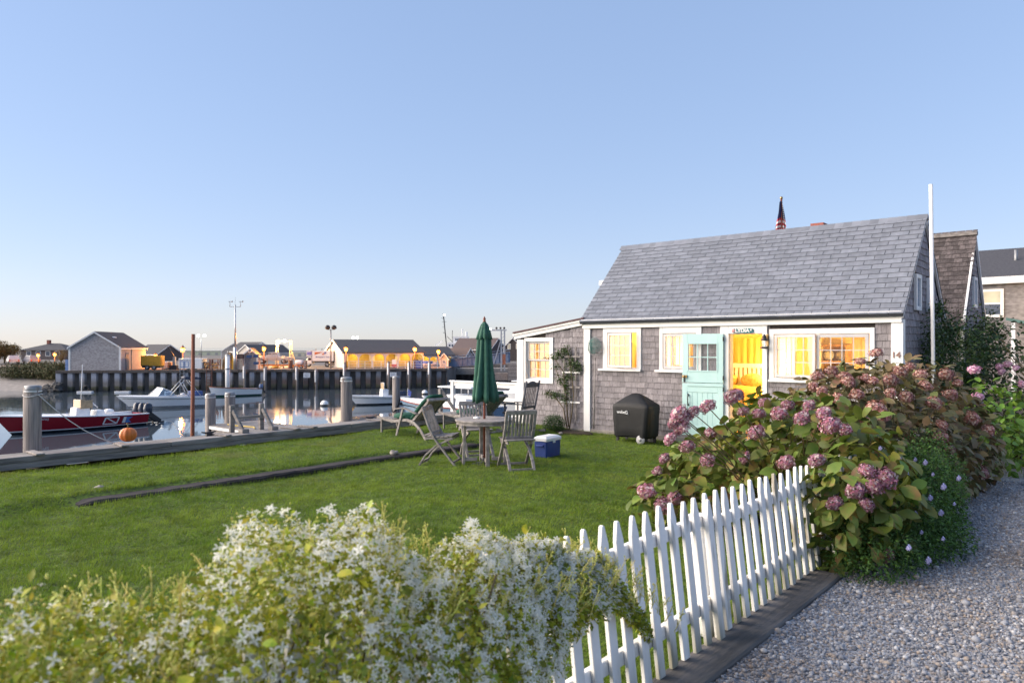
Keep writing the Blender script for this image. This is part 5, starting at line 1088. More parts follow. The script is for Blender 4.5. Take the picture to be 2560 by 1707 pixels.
sw = thing('sheet_pile_wall', 'corrugated steel sheet pile wall along the far wharf', 'sea wall', CP(XA, ZA, 0), YAW + wa); NP = 36; pp = Lw / NP
def hat(m):
    prof = [(0, 0), (.42 * pp, 0), (.5 * pp, .62), (.92 * pp, .62), (pp, 0)]; z0, z1 = WATER - .8, DECK - .2
    b = B(); b.loft([[(x, y, z0) for x, y in prof], [(x, y, z1) for x, y in prof]], closed=False, caps=False, smooth=False); return b.mesh('sheet_pile', m)
hm1, hm2 = hat(tm1), hat(tm2)
for i in range(NP): o = mko('sheet_pile', hm1 if i < 19 else hm2, sw); o.location = (i * pp, 0, 0)
cw_ = mat('cap_timber', (.14, .115, .10), (.08, .07, .065), 4, rough=.9)
for i in range(9): B().bx(i * Lw / 9 + .02, (i + 1) * Lw / 9 - .02, -.14, .5, DECK - .22, DECK + .06).build('cap_beam', cw_, sw)
B().bx(-.05, .05, .3, 26, WATER - .8, DECK - .05).build('return_wall', tm1, sw)
def fender(px, ztop, lab):
    t = (px - 1280) / FPX; Z = (ZA - XA * math.tan(wa)) / (1 - t * math.tan(wa)) - .35; p = CP(t * Z, Z, 0)
    o = thing('fender_post', lab, 'post', (p.x, p.y, WATER - .5), 0, 'fender posts along the wharf'); h = ztop - WATER + .5
    B().tube([(0, 0, 0), (0, 0, h)], [.16, .13], 8).build('shaft', MT['pile_wood'], o); B().bx(-.1, .1, -.19, -.13, h - 1.6, h - .2).build('rub_board', MT['plastic_white'], o); return o
for px, zt, lab in ((612, -.2, 'grey fender post below the hut with the lifebuoy'), (664, -.45, 'grey fender post below the silver pickup'), (743, -.4, 'grey fender post below the white tank'), (791, -.7, 'thin white fender post below the box truck'), (862, .0, 'dark fender post below the gable of the arcade'), (972, .1, 'dark fender post below the arcade middle'), (1023, .1, 'dark fender post below the blue bins'), (1074, .1, 'dark fender post near the outer wharf corner')): fender(px, zt, lab)
wp_ = far('pipe_pile', 'tall white pipe pile standing before the wharf wall', 'pile', 569, 78.5, WATER - .5); B().tube([(0, 0, 0), (0, 0, 4.6)], .24, 12).build('pipe', MT['plastic_white'], wp_); B().lathe([(.3, 3.0), (.3, 3.12)], 12).build('collar', MT['grey'], wp_); B().lathe([(.27, 4.5), (.2, 4.65)], 12).build('cap', MT['grey'], wp_)
def ladder(px, w, lab, m):
    t = far('ladder', lab, 'ladder', px, ZA + (px - 139) / 978 * 7.8 - .35, WATER, wa)
    for s in (-w / 2, w / 2): B().bx(s - .04, s + .04, -.04, .04, -.3, 2.75).build('rail', m, t)
    for i in range(7): B().bx(-w / 2, w / 2, -.03, .03, .1 + i * .36, .16 + i * .36).build('rung', m, t)
ladder(523, .56, 'rusty ladder on the wharf wall beside the pallet rack', M_('rust', (.22, .10, .07), rough=.9)); ladder(455, .42, 'grey ladder on the wharf wall below the white trailer', MT['grey'])
for px, Z, lab in ((767, 83.6, 'white notice board on the wharf wall below the box truck'), (983, 85.6, 'white notice board on the wharf wall below the arcade')):
    t = far('notice_board', lab, 'sign', px, Z, -1.75, wa); B().bx(-.38, .38, -.03, 0, 0, .55).build('board', MT['plastic_white'], t)
    for i in range(5): B().bx(-.28 + .03 * (i % 2), .28 - .05 * (i % 3), -.036, -.031, .09 + i * .085, .115 + i * .085).build('text_line', M_('sign_ink', (.15, .18, .3)), t)
ty = far('tyre_fender', 'black tyre hung on the sheet pile wall', 'tyre', 217, 79.6, -2.75, wa); B().tube([(.28 * math.cos(a), 0, .28 * math.sin(a)) for a in np.linspace(0, 6.283, 17)], .11, 6).build('tyre', MT['iron'], ty)
for px, lab in ((213, 'floating white plank below the shingled shed'), (307, 'floating white plank below the generator')):
    t = far('float_board', lab, 'float', px, 78.2, WATER - .05, wa); B().bx(-.75, .75, -.3, .3, 0, .2).build('board', MT['plastic_white'], t, .03); B().bx(-.7, .7, -.25, .25, .2, .22).build('deck', MT['grey_wood'], t)

def house(name, label, px, Z, L, W, eave, ridge, rz=0, wallm='shingle_far', roofm='dark_roof', trimm=True, wins=(), z=DECK, cat='building', group=None, along='y'):
    """front gable faces -y; local x is the width W, y the length L"""
    t = far(name, label, cat, px, Z, z, rz, group); wm = MT[wallm] if isinstance(wallm, str) else wallm
    b = B(); b.prism([(-W/2, 0, 0), (W/2, 0, 0), (W/2, 0, eave), (0, 0, ridge), (-W/2, 0, eave)], (0, L, 0)); b.build('wall', wm, t)
    ov = .18; sl = (ridge - eave) / (W / 2)
    for s in (-1, 1):
        b = B(); xe = s * (W/2 + ov); b.prism([(xe, -ov, eave - sl*ov + .04), (0, -ov, ridge + .04), (0, -ov, ridge + .14), (xe, -ov, eave - sl*ov + .14)], (0, L + 2*ov, 0)); b.build('roof', MT[roofm] if isinstance(roofm, str) else roofm, t)
        if trimm:
            b = B(); b.prism([(xe, -ov - .04, eave - sl*ov - .06), (0, -ov - .04, ridge - .06), (0, -ov - .04, ridge + .13), (xe, -ov - .04, eave - sl*ov + .13)], (0, .035, 0)); b.build('rake_board', MT['white'], t)
            B().bx(s*W/2 - .1, s*W/2 + .1, -.03, .1, 0, eave).build('corner_board', MT['white'], t); B().bx(s*(W/2+ov) - .03, s*(W/2+ov) + .03, -ov, L + ov, eave - sl*ov - .1, eave - sl*ov + .03).build('eave_board', MT['white'], t)
    for (side, u, zz, w, h, lit) in wins:
        if side == 'f': w_ = B().bx(u - w/2 - .08, u + w/2 + .08, -.06, -.005, zz - .08, zz + h + .08).build('window', MT['white'], t); B().bx(u - w/2, u + w/2, -.075, -.061, zz, zz + h).build('pane', lit, w_); B().bx(u - .02, u + .02, -.085, -.076, zz, zz + h).build('muntin', MT['white'], w_)
        else:
            s = 1 if side == 'r' else -1; x = s * W/2; w_ = B().bx(x + s*.005 if s > 0 else x - .06, x + .06 if s > 0 else x - .005, u - w/2 - .08, u + w/2 + .08, zz - .08, zz + h + .08).build('window', MT['white'], t); B().bx(min(x + s*.061, x + s*.075), max(x + s*.061, x + s*.075), u - w/2, u + w/2, zz, zz + h).build('pane', lit, w_)
    return t
MT['pane_dark'] = mat('far_pane', (.10, .12, .16), None, 2, rough=.15); MT['pane_lit'] = glow('far_lit_pane', (1, .72, .30), 2.2); MT['pane_pale'] = mat('pale_pane', (.6, .55, .4), None, 2, rough=.3)
sd_ = house('harbour_shed', 'grey shingled shed with a dark roof on the far wharf edge', 237, 81.2, 8.2, 5.3, 2.62, 4.3, R(8.5), 'shingle_far')
B().bx(2.651, 2.69, 1.6, 2.6, 0, 2.0).build('door', MT['pane_dark'], sd_); B().bx(2.651, 2.72, 3.4, 3.5, 0, 2.4).build('downpipe', MT['grey'], sd_); B().lathe([(.35, 0), (.3, .12), (.1, .16)], 10, (1.0, 2.6, 3.72)).build('roof_vent', MT['plastic_white'], sd_)
o = far('blue_bin', 'blue steel bin beside the shingled shed', 'bin', 171, 82, DECK); B().bx(-.35, .35, 0, 1.2, 0, 1.15).build('body', M_('bin_blue', (.12, .22, .48)), o); B().bx(-.37, .37, -.02, 1.22, 1.15, 1.22).build('lid', M_('bin_blue', (.12, .22, .48)), o)
# hip roofed house
t = far('hip_roof_house', 'low hip roofed house with a red chimney behind the beach', 'house', 108, 150); B().bx(-4.6, 4.6, 0, 8, 0, 2.0).build('wall', MT['brown_shingle'], t)
b = B(); b.add([(-5, -.4, 1.95), (5, -.4, 1.95), (5, 8.4, 1.95), (-5, 8.4, 1.95), (-1, 4, 3.4), (1, 4, 3.4)], [(0, 1, 5, 4), (1, 2, 5), (2, 3, 4, 5), (3, 0, 4), (3, 2, 1, 0)]); rf_ = b.build('roof', MT['dark_roof'], t); B().bx(-1.6, -1.0, 3.6, 4.2, 2.9, 4.1).build('chimney', M_('brick_red', (.28, .09, .06)), rf_)
for x in (-3, -1, 1, 3): w_ = B().bx(x - .5, x + .5, -.05, 0, .7, 1.8).build('window', MT['white'], t); B().bx(x - .4, x + .4, -.07, -.051, .8, 1.7).build('pane', MT['pane_dark'], w_)

LAMP_GLASS = glow('sodium_globe', (1, .40, .07), 1.3); LAMP_WHITE = glow('white_globe', (1, .98, .80), 3); FLOOD = glow('flood_globe', (1, .62, .2), 4)
def plight(par, loc, e, c, r=.2):
    l = bpy.data.lights.new('bulb', 'POINT'); l.energy = e; l.color = c; l.shadow_soft_size = r; o = bpy.data.objects.new('bulb', l); col.objects.link(o); o.parent = par; o.location = loc
def street_lamp(px, py, Z, lab, e=110, r=.2):
    h = EYE - (py - HY) * Z / FPX - DECK; t = far('street_lamp', lab, 'lamp post', px, Z, DECK, 0, 'glowing lamp posts on the wharf')
    B().tube([(0, 0, 0), (0, 0, h - r)], [.09, .05], 8).build('post', M_('lamp_brown', (.10, .05, .035)), t); B().lathe([(r*.5, -r), (r*.95, 0), (r*.75, r*.7)], 12, (0, 0, h)).build('globe', LAMP_GLASS, t)
    B().lathe([(r*1.35, r*.7), (r*.5, r*1.3), (r*.12, r*2.1)], 12, (0, 0, h)).build('cap', M_('lamp_brown', (.10, .05, .035)), t); plight(t, (0, -.55, h - .1), e, (1, .33, .05)); return t
street_lamp(96, 888, 108, 'orange street lamp in front of the hip roofed house', 200); street_lamp(137, 886, 100, 'orange globe lamp beside the bare tree'); street_lamp(389, 889, 90, 'orange lamp glowing over the yellow generator'); street_lamp(457, 874, 88, 'tall globe lamp behind the white trailer', 140, .27)
street_lamp(660, 872, 86.5, 'lantern lamp post in front of the silver pickup', 190, .22); street_lamp(865, 873, 88, 'orange lamp before the arcade gable', 140, .24); street_lamp(1037, 873, 89, 'orange lamp before the far end of the arcade', 140, .24); street_lamp(1096, 879, 96, 'orange lamp beside the small white hut', 140, .24)
def mast_light(px, pys, Z, lab, lit, m, base_y=925, dx=8):
    h = EYE - (pys - HY) * Z / FPX - DECK; k = Z / FPX; t = far('light_mast', lab, 'light mast', px, Z)
    B().tube([(0, 0, 0), (0, 0, h)], [.12, .07], 8).build('pole', m, t); B().bar((-dx*k, 0, h), (dx*k, 0, h), .06, .06).build('cross_arm', m, t)
    for s in (-1, 1):
        hd = B().lathe([(.12, -.15), (.34, .0), (.30, .3), (.1, .42)], 10, (s*dx*k, 0, h + .15)).build('lamp_head', MT['iron'] if not lit else LAMP_WHITE, t)
    return t
mast_light(503, 842, 170, 'tall mast with two bright white lamps behind the wharf', True, MT['steel']); mast_light(827, 824, 90, 'tall grey post with two unlit flood lamps by the arcade gable', False, MT['grey']); mast_light(888, 847, 190, 'distant mast with two white lamps above the arcade roof', True, MT['steel'], dx=5)
am = far('anemometer_mast', 'slim grey mast with two anemometers on a forked arm', 'mast', 588, 84); h = EYE - (767 - HY) * 84 / FPX - DECK
B().tube([(0, 0, 0), (0, 0, h * .36)], .2, 10).build('lower_tube', MT['steel'], am); B().tube([(0, 0, h * .36), (0, 0, h + .25)], [.12, .07], 8).build('upper_tube', MT['steel'], am); B().bar((-.62, 0, h), (.62, 0, h), .05, .05).build('cross_arm', MT['grey'], am); B().tube([(0, 0, h), (0, 0, h + 1.1)], .012, 5).build('rod', MT['grey'], am)
for s in (-1, 1): B().tube([(s*.62, 0, h), (s*.62, 0, h + .6)], .03, 6).bar((s*.62 - .18, 0, h + .6), (s*.62 + .18, 0, h + .62), .03, .05).ball((s*.62 + .25, 0, h + .62), .1, 8).build('anemometer', MT['grey'], am)

# things on the wharf
YEL = M_('machine_yellow', (.62, .33, .03), rough=.5); ORG = M_('machine_orange', (.60, .19, .03), rough=.6); WH = MT['plastic_white']; DK = MT['iron']
def wheel(par, x, y, r=.36, w=.22, z=None):
    M = Matrix.Translation((x, y, z or r)) @ Matrix.Rotation(R(90), 4, 'X'); o = B().lathe([(r*.6, -w/2), (r, -w/2*.8), (r, w/2*.8), (r*.6, w/2)], 16, (0, 0, 0), M).build('wheel', DK, par); B().lathe([(r*.58, -w/2 - .01), (r*.3, -w/2 - .03), (r*.3, w/2 + .03), (r*.58, w/2 + .01)], 12, (0, 0, 0), M).build('rim', MT['steel'], o)
t = far('generator', 'yellow generator trailer beside the shingled shed', 'generator', 376, 84); B().bx(-1.15, 1.15, 0, 1.1, .45, 1.66).build('housing', YEL, t, .03); B().bx(-1.05, 1.05, .1, 1.0, .25, .449).build('chassis', DK, t)
for x in (-.85, -.3, .3): B().bx(x, x + .5, -.015, -.001, .55, 1.55).build('door_panel', YEL, t)
wheel(t, -.4, .1, .28); wheel(t, .4, .1, .28); B().bx(-1.1, -.2, -.02, -.002, .46, .54).build('skirt', DK, t)
t = far('utility_trailer', 'white box trailer with blue edged double doors on the wharf', 'trailer', 475, 84.5, DECK, R(4)); B().bx(-1.3, 1.35, 0, 1.8, .12, 1.32).build('body', WH, t, .02)
for x in (-1.15, -.62): frame4(x, x + .45, .3, 1.0, -.03, -.005, .05).build('door', M_('edge_blue', (.12, .22, .5)), t)
B().bx(-1.25, -.1, -.03, -.005, 1.10, 1.14).build('vent', DK, t); B().bx(-.02, .02, -.02, -.005, .15, 1.3).build('seam', MT['grey'], t); wheel(t, -.3, .3, .2); wheel(t, .5, .3, .2)
t = far('deck_crane', 'small dark hoist with a raised boom beside the white trailer', 'hoist', 432, 85); B().bx(-.45, .45, 0, .8, 0, .5).build('base', DK, t); B().bar((0, .4, .5), (0, .4, 1.5), .3, .3).build('mast', MT['grey'], t); B().bar((.1, .4, 1.3), (-.75, .4, 2.7), .14, .14).build('boom', DK, t)
for i, (px, w, lab) in enumerate(((412, .7, 'white fish tote stacked beside the small hoist'), (422, .5, 'orange lit pallet of boxes beside the small hoist'))): t = far('tote', lab, 'box', px, 86); B().bx(-w/2, w/2, 0, .8, .1, .85).build('body', WH if i == 0 else M_('pallet_tan', (.4, .26, .16)), t, .02); B().bx(-w/2, w/2, 0, .8, 0, .1).build('pallet', MT['teak'], t)
RS = M_('rack_red', (.30, .13, .09), rough=.8)
for px, lab in ((514, 'rust red steel rack next to the white trailer'), (535, 'rust red steel rack holding gear next to the net pile')):
    t = far('steel_rack', lab, 'rack', px, 85)
    for x in (-.45, .45):
        for y in (0, .7): B().bx(x - .04, x + .04, y, y + .08, 0, 1.22).build('upright', RS, t)
    for z in (.1, .5, .85, 1.18): B().bx(-.45, .45, 0, .78, z, z + .05).build('shelf', RS, t)
    for k in range(5): B().bx(-.4 + k*.16, -.28 + k*.16, .1, .6, .15 if k % 2 else .55, .45 if k % 2 else .8).build('load', M_('pallet_tan', (.4, .26, .16)), t)
t = far('net_pile', 'tall brown heap of fishing nets on the wharf', 'nets', 568, 85); rr = random.Random(4)
B().loft([[(q * math.cos(a), q * math.sin(a) * .8 + .8, z) for a in (6.283*j/18 for j in range(18)) for q in [r * (1 + rr.uniform(-.14, .14))]] for z, r in ((0, .85), (.3, .86), (.7, .78), (1.1, .72), (1.5, .55), (1.85, .3), (2.0, .1))], smooth=False).build('heap', mat('net_brown', (.20, .12, .08), (.12, .10, .05), 5, rough=1, bump=.8, c3=(.35, .18, .05), ns3=1.5), t); B().tube([(-.1, .8, 1.7), (-.15, .8, 2.3)], .05, 6).build('stake', DK, t)
t = far('yellow_board', 'upright yellow board beside the net pile', 'board', 583, 84.7); B().bx(-.16, .16, 0, .5, 0, 1.65).build('panel', YEL, t); B().bx(-.18, .18, -.03, .53, 1.65, 1.7).build('top_rail', YEL, t)
t = far('equipment_cabinet', 'cream equipment cabinet with a dark hood beside the mast', 'cabinet', 598, 85); B().bx(-.42, .42, 0, .8, 0, 1.3).build('body', M_('cab_cream', (.55, .45, .38)), t, .02); B().bx(-.44, .44, -.02, .82, 1.3, 1.85).build('hood', M_('hood_brown', (.09, .06, .06)), t); B().bx(-.3, -.1, -.02, -.001, 1.0, 1.05).build('vent', DK, t); B().bx(.2, .3, -.02, -.001, .95, 1.05).build('lock', DK, t)
house('harbour_hut', 'narrow shingled hut with solar panels and a lifebuoy ring', 626, 85.5, 1.6, 1.55, 1.75, 2.45, R(6), 'shingle_far')
t = far('lifebuoy', 'white ring lifebuoy above the harbour hut gable', 'lifebuoy', 624, 84.9, DECK + 2.25); B().tube([(.2 * math.cos(a), 0, .2 * math.sin(a)) for a in np.linspace(0, 6.283, 19)], .06, 6).build('ring', WH, t); B().bx(-.02, .02, -.01, .01, -.45, -.2).build('bracket', WH, t)
for px, zz, lab in ((623, 1.55, 'tilted solar panel on the hut front'), (640, 1.6, 'tilted solar panel jutting from the hut corner toward the pickup'), (640, .75, 'low tilted solar panel on the hut corner')): t = far('solar_panel', lab, 'solar panel', px, 84.8, DECK + zz); B().box((0, 0, 0), (.62, .04, .36), Matrix.Rotation(R(-30), 4, 'X')).build('panel', M_('solar_blue', (.03, .06, .14), rough=.2), t); B().bar((0, .05, 0), (0, .35, -.1), .04, .04).build('arm', MT['grey'], t)

def vehicle(name, label, px, Z, rz, L, paint, kind='pickup', z=DECK):
    t = far(name, label, 'car' if kind != 'pickup' else 'pickup', px, Z, z, rz); w = L * .36; h1 = L * .19; c = L * .17
    prof = [(-L/2, c*.55), (-L/2 + .05, h1*.95), (-L*.22, h1), (-L*.10, h1*1.75), (L*.12, h1*1.8), (L*.17, h1*1.03), (L/2 - .03, h1), (L/2, c*.5)] if kind == 'pickup' else [(-L/2, c*.5), (-L/2 + .04, h1*.85), (-L*.27, h1), (-L*.13, h1*1.75), (L*.36, h1*1.75), (L*.48, h1*1.05), (L/2, c*.55)]
    b = B(); rings = []
    for y, k in ((-w/2, .93), (-w/2*.94, 1.0), (w/2*.94, 1.0), (w/2, .93)): rings.append([(x, y if zc < h1*1.2 else y*.86, c*.5 + (zc - c*.5) * k) for x, zc in prof])
    b.loft(rings, smooth=False).build('body', paint, t, .03)
    g = M_('car_glass', (.02, .025, .035), rough=.08)
    if kind == 'pickup': spans = [(-L*.17, -L*.03), (-L*.01, L*.12)]
    else: spans = [(-L*.19, L*.02), (L*.04, L*.2), (L*.22, L*.36)]
    for a, e in spans:
        for s in (-1, 1): B().bx(a, e, s*w/2*.87 - .02, s*w/2*.87 + .02, h1*1.12, h1*1.62).build('side_window', g, t)
    for x in (-L*.31, L*.31):
        for s in (-1, 1): wheel(t, x, s * (w/2 - .06), L*.072, .2)
    for s in (-1, 1): B().bx(L/2 - .04, L/2 + .02, s*w*.4 - .07, s*w*.4 + .07, h1*.6, h1*.92).build('tail_light', M_('tail_red', (.5, .04, .03)), t); B().bx(-L/2 - .02, -L/2 + .05, s*w*.36 - .1, s*w*.36 + .1, h1*.62, h1*.8).build('headlight', WH, t)
    if kind == 'pickup': B().bx(L*.19, L/2 - .1, -w*.4, w*.4, h1*.75, h1*1.04).build('bed_cover', DK, t)
    return t
vehicle('pickup_truck', 'silver pickup truck raised on an orange lift', 684, 92, R(8), 4.3, M_('silver_paint', (.52, .50, .48), rough=.3), 'pickup', DECK + .55)
t = far('vehicle_lift', 'orange steel lift frame under the silver pickup', 'lift', 684, 91); B().bx(-2.1, 2.1, -.3, -.15, .3, .42).build('front_beam', ORG, t); B().bx(-2.1, 2.1, 1.6, 1.75, .3, .42).build('rear_beam', ORG, t)
for x in np.linspace(-2, 2, 7): B().bx(x - .05, x + .05, -.32, -.2, -.0, .3).build('leg', ORG, t)
for x in (-.7, .5, 1.4, 2.0): B().bx(x - .035, x + .035, -.35, -.28, 0, 1.25).build('stanchion', M_('pallet_tan', (.4, .26, .16)), t)
for x in (-.2, .75): B().bar((x, -.35, .05), (x + .5, -.35, .32), .08, .08).build('brace', YEL, t)
b = B(); b.ball((.4, -.5, .12), .4, 10, .4); b.build('tarp', YEL, t)
t = far('light_gantry', 'pair of steel lattice towers carrying two dazzling flood lights', 'light gantry', 709, 98); k = 98 / FPX
for x in (-16*k, 18*k):
    h = 3.6; tw = B(); s = 1 if x > 0 else -1
    for dx in (-.14, .14): tw.bar((x + dx*1.6, 0, 0), (x + dx*.7, 0, h), .06, .06)
    for i in range(6): tw.bar((x - .18, 0, .3 + i*.55), (x + .18, 0, .75 + i*.55), .04, .04)
    tw.bar((x - s*1.0*-.6, 0, .8), (x, 0, h*.7), .08, .08); tw.build('tower', M_('tower_tan', (.42, .32, .2)), t)
for x, zz in ((-.72, 3.35), (.12, 3.5)): B().ball((x, 0, zz), .2, 10).build('flood_light', FLOOD, t); plight(t, (x, -.6, zz), 700, (1, .55, .18), .3)
B().bar((-16*k, 0, 3.45), (18*k, 0, 3.45), .06, .06).build('cross_bar', M_('tower_tan', (.42, .32, .2)), t)
t = far('tank_trailer', 'white rounded tank on an orange trailer beside the box truck', 'tank trailer', 746, 88); B().lathe([(.05, -.55), (.28, -.45), (.33, -.2), (.33, .2), (.28, .45), (.05, .55)], 12, (0, 0, 0), Matrix.Translation((0, .4, .75)) @ Matrix.Rotation(R(90), 4, 'Y')).build('tank', WH, t); B().bx(-.75, .6, .1, .7, .2, .42).build('chassis', ORG, t); wheel(t, -.4, .15, .2); wheel(t, .3, .15, .2)
for x in (-1.0, .75): B().bx(x - .15, x + .15, .1, .6, 0, 1.05).build('rack', M_('hood_brown', (.09, .06, .06)), t)
for z in (.2, .45, .7, .9): B().bx(.62, .88, .06, .099, z, z + .07).build('reflector', WH, t)
# box truck
t = far('box_truck', 'white box truck with an orange wedge and blue lettering by the arcade', 'truck', 798, 96); B().bx(-.95, 1.9, 0, 2.0, .78, 2.18).build('cargo_box', WH, t, .02); B().bx(-.99, -.951, 0, 2.0, .75, 2.22).build('box_edge', M_('edge_brown', (.22, .12, .10)), t)
B().bx(-.9, 1.9, .2, 1.8, .62, .77).build('chassis', DK, t)
b = B(); b.prism([(-1.9, .1, .4), (-1.02, .1, .4), (-1.02, .1, 1.3), (-1.45, .1, 1.3), (-1.78, .1, .95), (-1.9, .1, .85)], (0, 1.8, 0)); b.build('cab', WH, t, .03); B().bx(-1.5, -1.12, .07, .099, .9, 1.22).build('side_window', M_('car_glass', (.02, .025, .035), rough=.08), t); B().bx(-1.75, -.96, .25, 1.75, 1.45, 2.15).build('wind_deflector', WH, t); B().bx(-1.7, -1.05, .23, .249, 1.6, 2.02).build('deflector_panel', M_('panel_violet', (.25, .25, .6)), t)
wheel(t, -1.5, .3, .33, .26); wheel(t, 1.0, .3, .33, .26)
OR2 = M_('wedge_orange', (.62, .16, .04)); BL2 = M_('letter_blue', (.03, .08, .35)); b = B(); b.prism([(-.62, -.012, 1.62), (-.62, -.012, 1.98), (.55, -.012, 1.98)], (0, .01, 0)); b.prism([(.32, -.012, 1.62), (.62, -.012, 1.62), (.62, -.012, 1.95)], (0, .01, 0)); b.build('orange_wedge', OR2, t)
text('B', 'lettering', .50, .004, BL2, Matrix.Translation((.83, -.012, 1.80)) @ FRONT, t, bold=.02); text('Moving Up In Town', 'lettering', .23, .004, BL2, Matrix.Translation((.45, -.012, 1.33)) @ FRONT, t, bold=.004)
for x in (-.7, .1): B().tube([(x, 1, 2.18), (x, 1, 2.45)], .05, 6).build('roof_light', DK, t)

# arcade building
def arcade(name, label, P0, P1, W, eave, ridge, nb, z=DECK, gabwin=True):
    """long side from P0 to P1 (camera plane X, depth) with arches facing the camera"""
    ang = math.atan2(P1[1] - P0[1], P1[0] - P0[0]); L = math.hypot(P1[0] - P0[0], P1[1] - P0[1]); t = thing(name, label, 'building', CP(P0[0], P0[1], z), YAW + ang)
    cr_ = M_('clapboard', (.62, .57, .52), rough=.8); ov = .25; sl = (ridge - eave) / (W/2); wo = mat('boards_yellow', (.66, .52, .20), (.50, .38, .12), 3, (7, 1, .3), .7)
    b = B(); b.prism([(0, 0, 0), (0, W, 0), (0, W, eave), (0, W/2, ridge), (0, 0, eave)], (.15, 0, 0)); b.build('gable_wall', cr_, t)
    b = B(); b.prism([(L - .15, 0, 0), (L - .15, W, 0), (L - .15, W, eave), (L - .15, W/2, ridge), (L - .15, 0, eave)], (.15, 0, 0)); b.build('gable_wall', cr_, t)
    B().bx(.15, L - .15, 1.9, 2.0, 0, eave + .2).build('back_wall', wo, t); B().bx(.15, L - .15, .1, 1.9, eave - .02, eave + .04).build('ceiling', wo, t)
    for s in (0, 1):
        b = B(); y0 = -ov if s == 0 else W + ov; b.prism([(-ov, y0, eave - sl*ov + .03), (-ov, W/2, ridge + .03), (-ov, W/2, ridge + .13), (-ov, y0, eave - sl*ov + .13)], (L + 2*ov, 0, 0)); b.build('roof', MT['dark_roof'], t)
        b = B(); b.prism([(-ov - .04, y0, eave - sl*ov - .1), (-ov - .04, W/2, ridge - .1), (-ov - .04, W/2, ridge + .12), (-ov - .04, y0, eave - sl*ov + .12)], (.038, 0, 0)); b.build('rake_board', MT['white'], t)
    bw = (L - .15) / nb; ah = eave - .32
    for i in range(nb):
        x0, x1 = .15 + i*bw, .15 + (i+1)*bw; xc, hw = (x0 + x1)/2, bw/2 - .09; r = hw
        arc = [(xc - hw*math.cos(a), 0, ah - hw*.55 + hw*.75*math.sin(a)) for a in np.linspace(0, math.pi, 11)]
        b = B(); b.prism([(x0, 0, eave - .05)] + [(x0, 0, arc[0][2]), *arc, (x1, 0, arc[0][2])] + [(x1, 0, eave - .05)], (0, .1, 0)); b.build('arch', MT['white'], t); B().bx(x0 - .07, x0 + .07, -.02, .12, 0, arc[0][2] + .02).build('post', MT['white'], t)
        if i % 2 == 0: w_ = B().bx(x0 + .15, x0 + .15 + bw*.42, 1.86, 1.899, eave*.42, eave*.8).build('notice_panel', WH, t)
    B().bx(L - .12, L + .02, -.02, .12, 0, eave - .4).build('post', MT['white'], t)
    for i in range(1, nb, 2): plight(t, (.15 + i*bw, .9, eave - .25), 15, (1, .66, .16), .15)
    if gabwin:
        w_ = B().bx(-.03, -.001, W*.40, W*.62, eave + .02, eave + .62).build('gable_window', MT['white'], t)
        for a, e in ((.42, .50), (.52, .60)): B().bx(-.045, -.031, W*a, W*e, eave + .08, eave + .56).build('pane', MT['pane_pale'], w_)
    return t
arcade('arcade_building', 'long dark roofed building with a yellow lit open arcade on the wharf', (-21.5, 92), (-11.9, 97), 9.8, 1.92, 3.55, 6)
arcade('arcade_building', 'second lower arcade building behind the outer wharf corner', (-14.2, 112), (-9.3, 114), 7, 1.35, 2.6, 4, gabwin=False)
house('harbour_hut', 'small white hut with a steep gable beside the blue bridge', 1110, 98, 1.3, 1.0, 1.15, 1.75, R(0), M_('clapboard', (.62, .57, .52)), wins=(('f', 0, .5, .3, .35, MT['pane_dark']),))
house('harbour_hut', 'low brown roofed hut with white windows behind the blue bridge', 1174, 118, 4.2, 2.6, 1.2, 2.35, R(62), 'shingle_far', mat('brown_roof', (.13, .085, .075), None, 8), wins=(('l', 1.0, .4, .5, .5, MT['pane_dark']), ('l', 2.8, .4, .5, .5, MT['pane_dark']), ('f', 0, .6, .4, .5, MT['pane_dark'])))
rl_ = thing('wharf_railing', 'pale pipe railing along the outer wharf edge', 'railing', CP((872 - 1280)/FPX*87.2, 87.2, DECK), YAW + .03); Lr = (1112 - 872)/FPX*87.6
for i in range(13): B().bx(i*Lr/12 - .03, i*Lr/12 + .03, -.03, .03, 0, .92).build('post', MT['plastic_white'], rl_)
for z in (.3, .6, .9): B().bx(0, Lr, -.02, .02, z, z + .045).build('rail', MT['plastic_white'], rl_)
t = far('blue_bin', 'large blue bin behind the wharf railing', 'bin', 1045, 89); B().bx(-.5, .5, 0, .8, 0, .95).build('body', M_('bin_dark_blue', (.05, .09, .36)), t, .03); B().bx(-.54, .54, -.04, .84, .95, 1.02).build('lid', M_('bin_dark_blue', (.05, .09, .36)), t)
t = far('covered_boat', 'boat under a dark blue cover on the wharf', 'boat', 1075, 91); B().loft([[(x, y*f, z) for y, z in ((-.5, .25), (-.55, .6), (0, .75), (.55, .6), (.5, .25))] for x, f in ((-1.0, .3), (-.5, .9), (.5, 1), (1.1, .9))]).build('hull', M_('pink_hull', (.55, .42, .38)), t); B().loft([[(x, y*f, z) for y, z in ((-.58, .55), (-.4, .8), (0, .92), (.4, .8), (.58, .55))] for x, f in ((-1.0, .3), (-.5, .9), (.3, 1))]).build('cover', M_('bin_dark_blue', (.05, .09, .36)), t)
t = far('red_cart', 'small red and white cart behind the railing', 'cart', 985, 89.5); B().bx(-.3, .3, 0, .5, .15, .5).build('body', M_('cart_red', (.5, .05, .05)), t); B().bx(-.25, .25, 0, .5, .5, 1.1).build('locker', WH, t); wheel(t, -.2, .05, .12, .08); wheel(t, .2, .05, .12, .08)

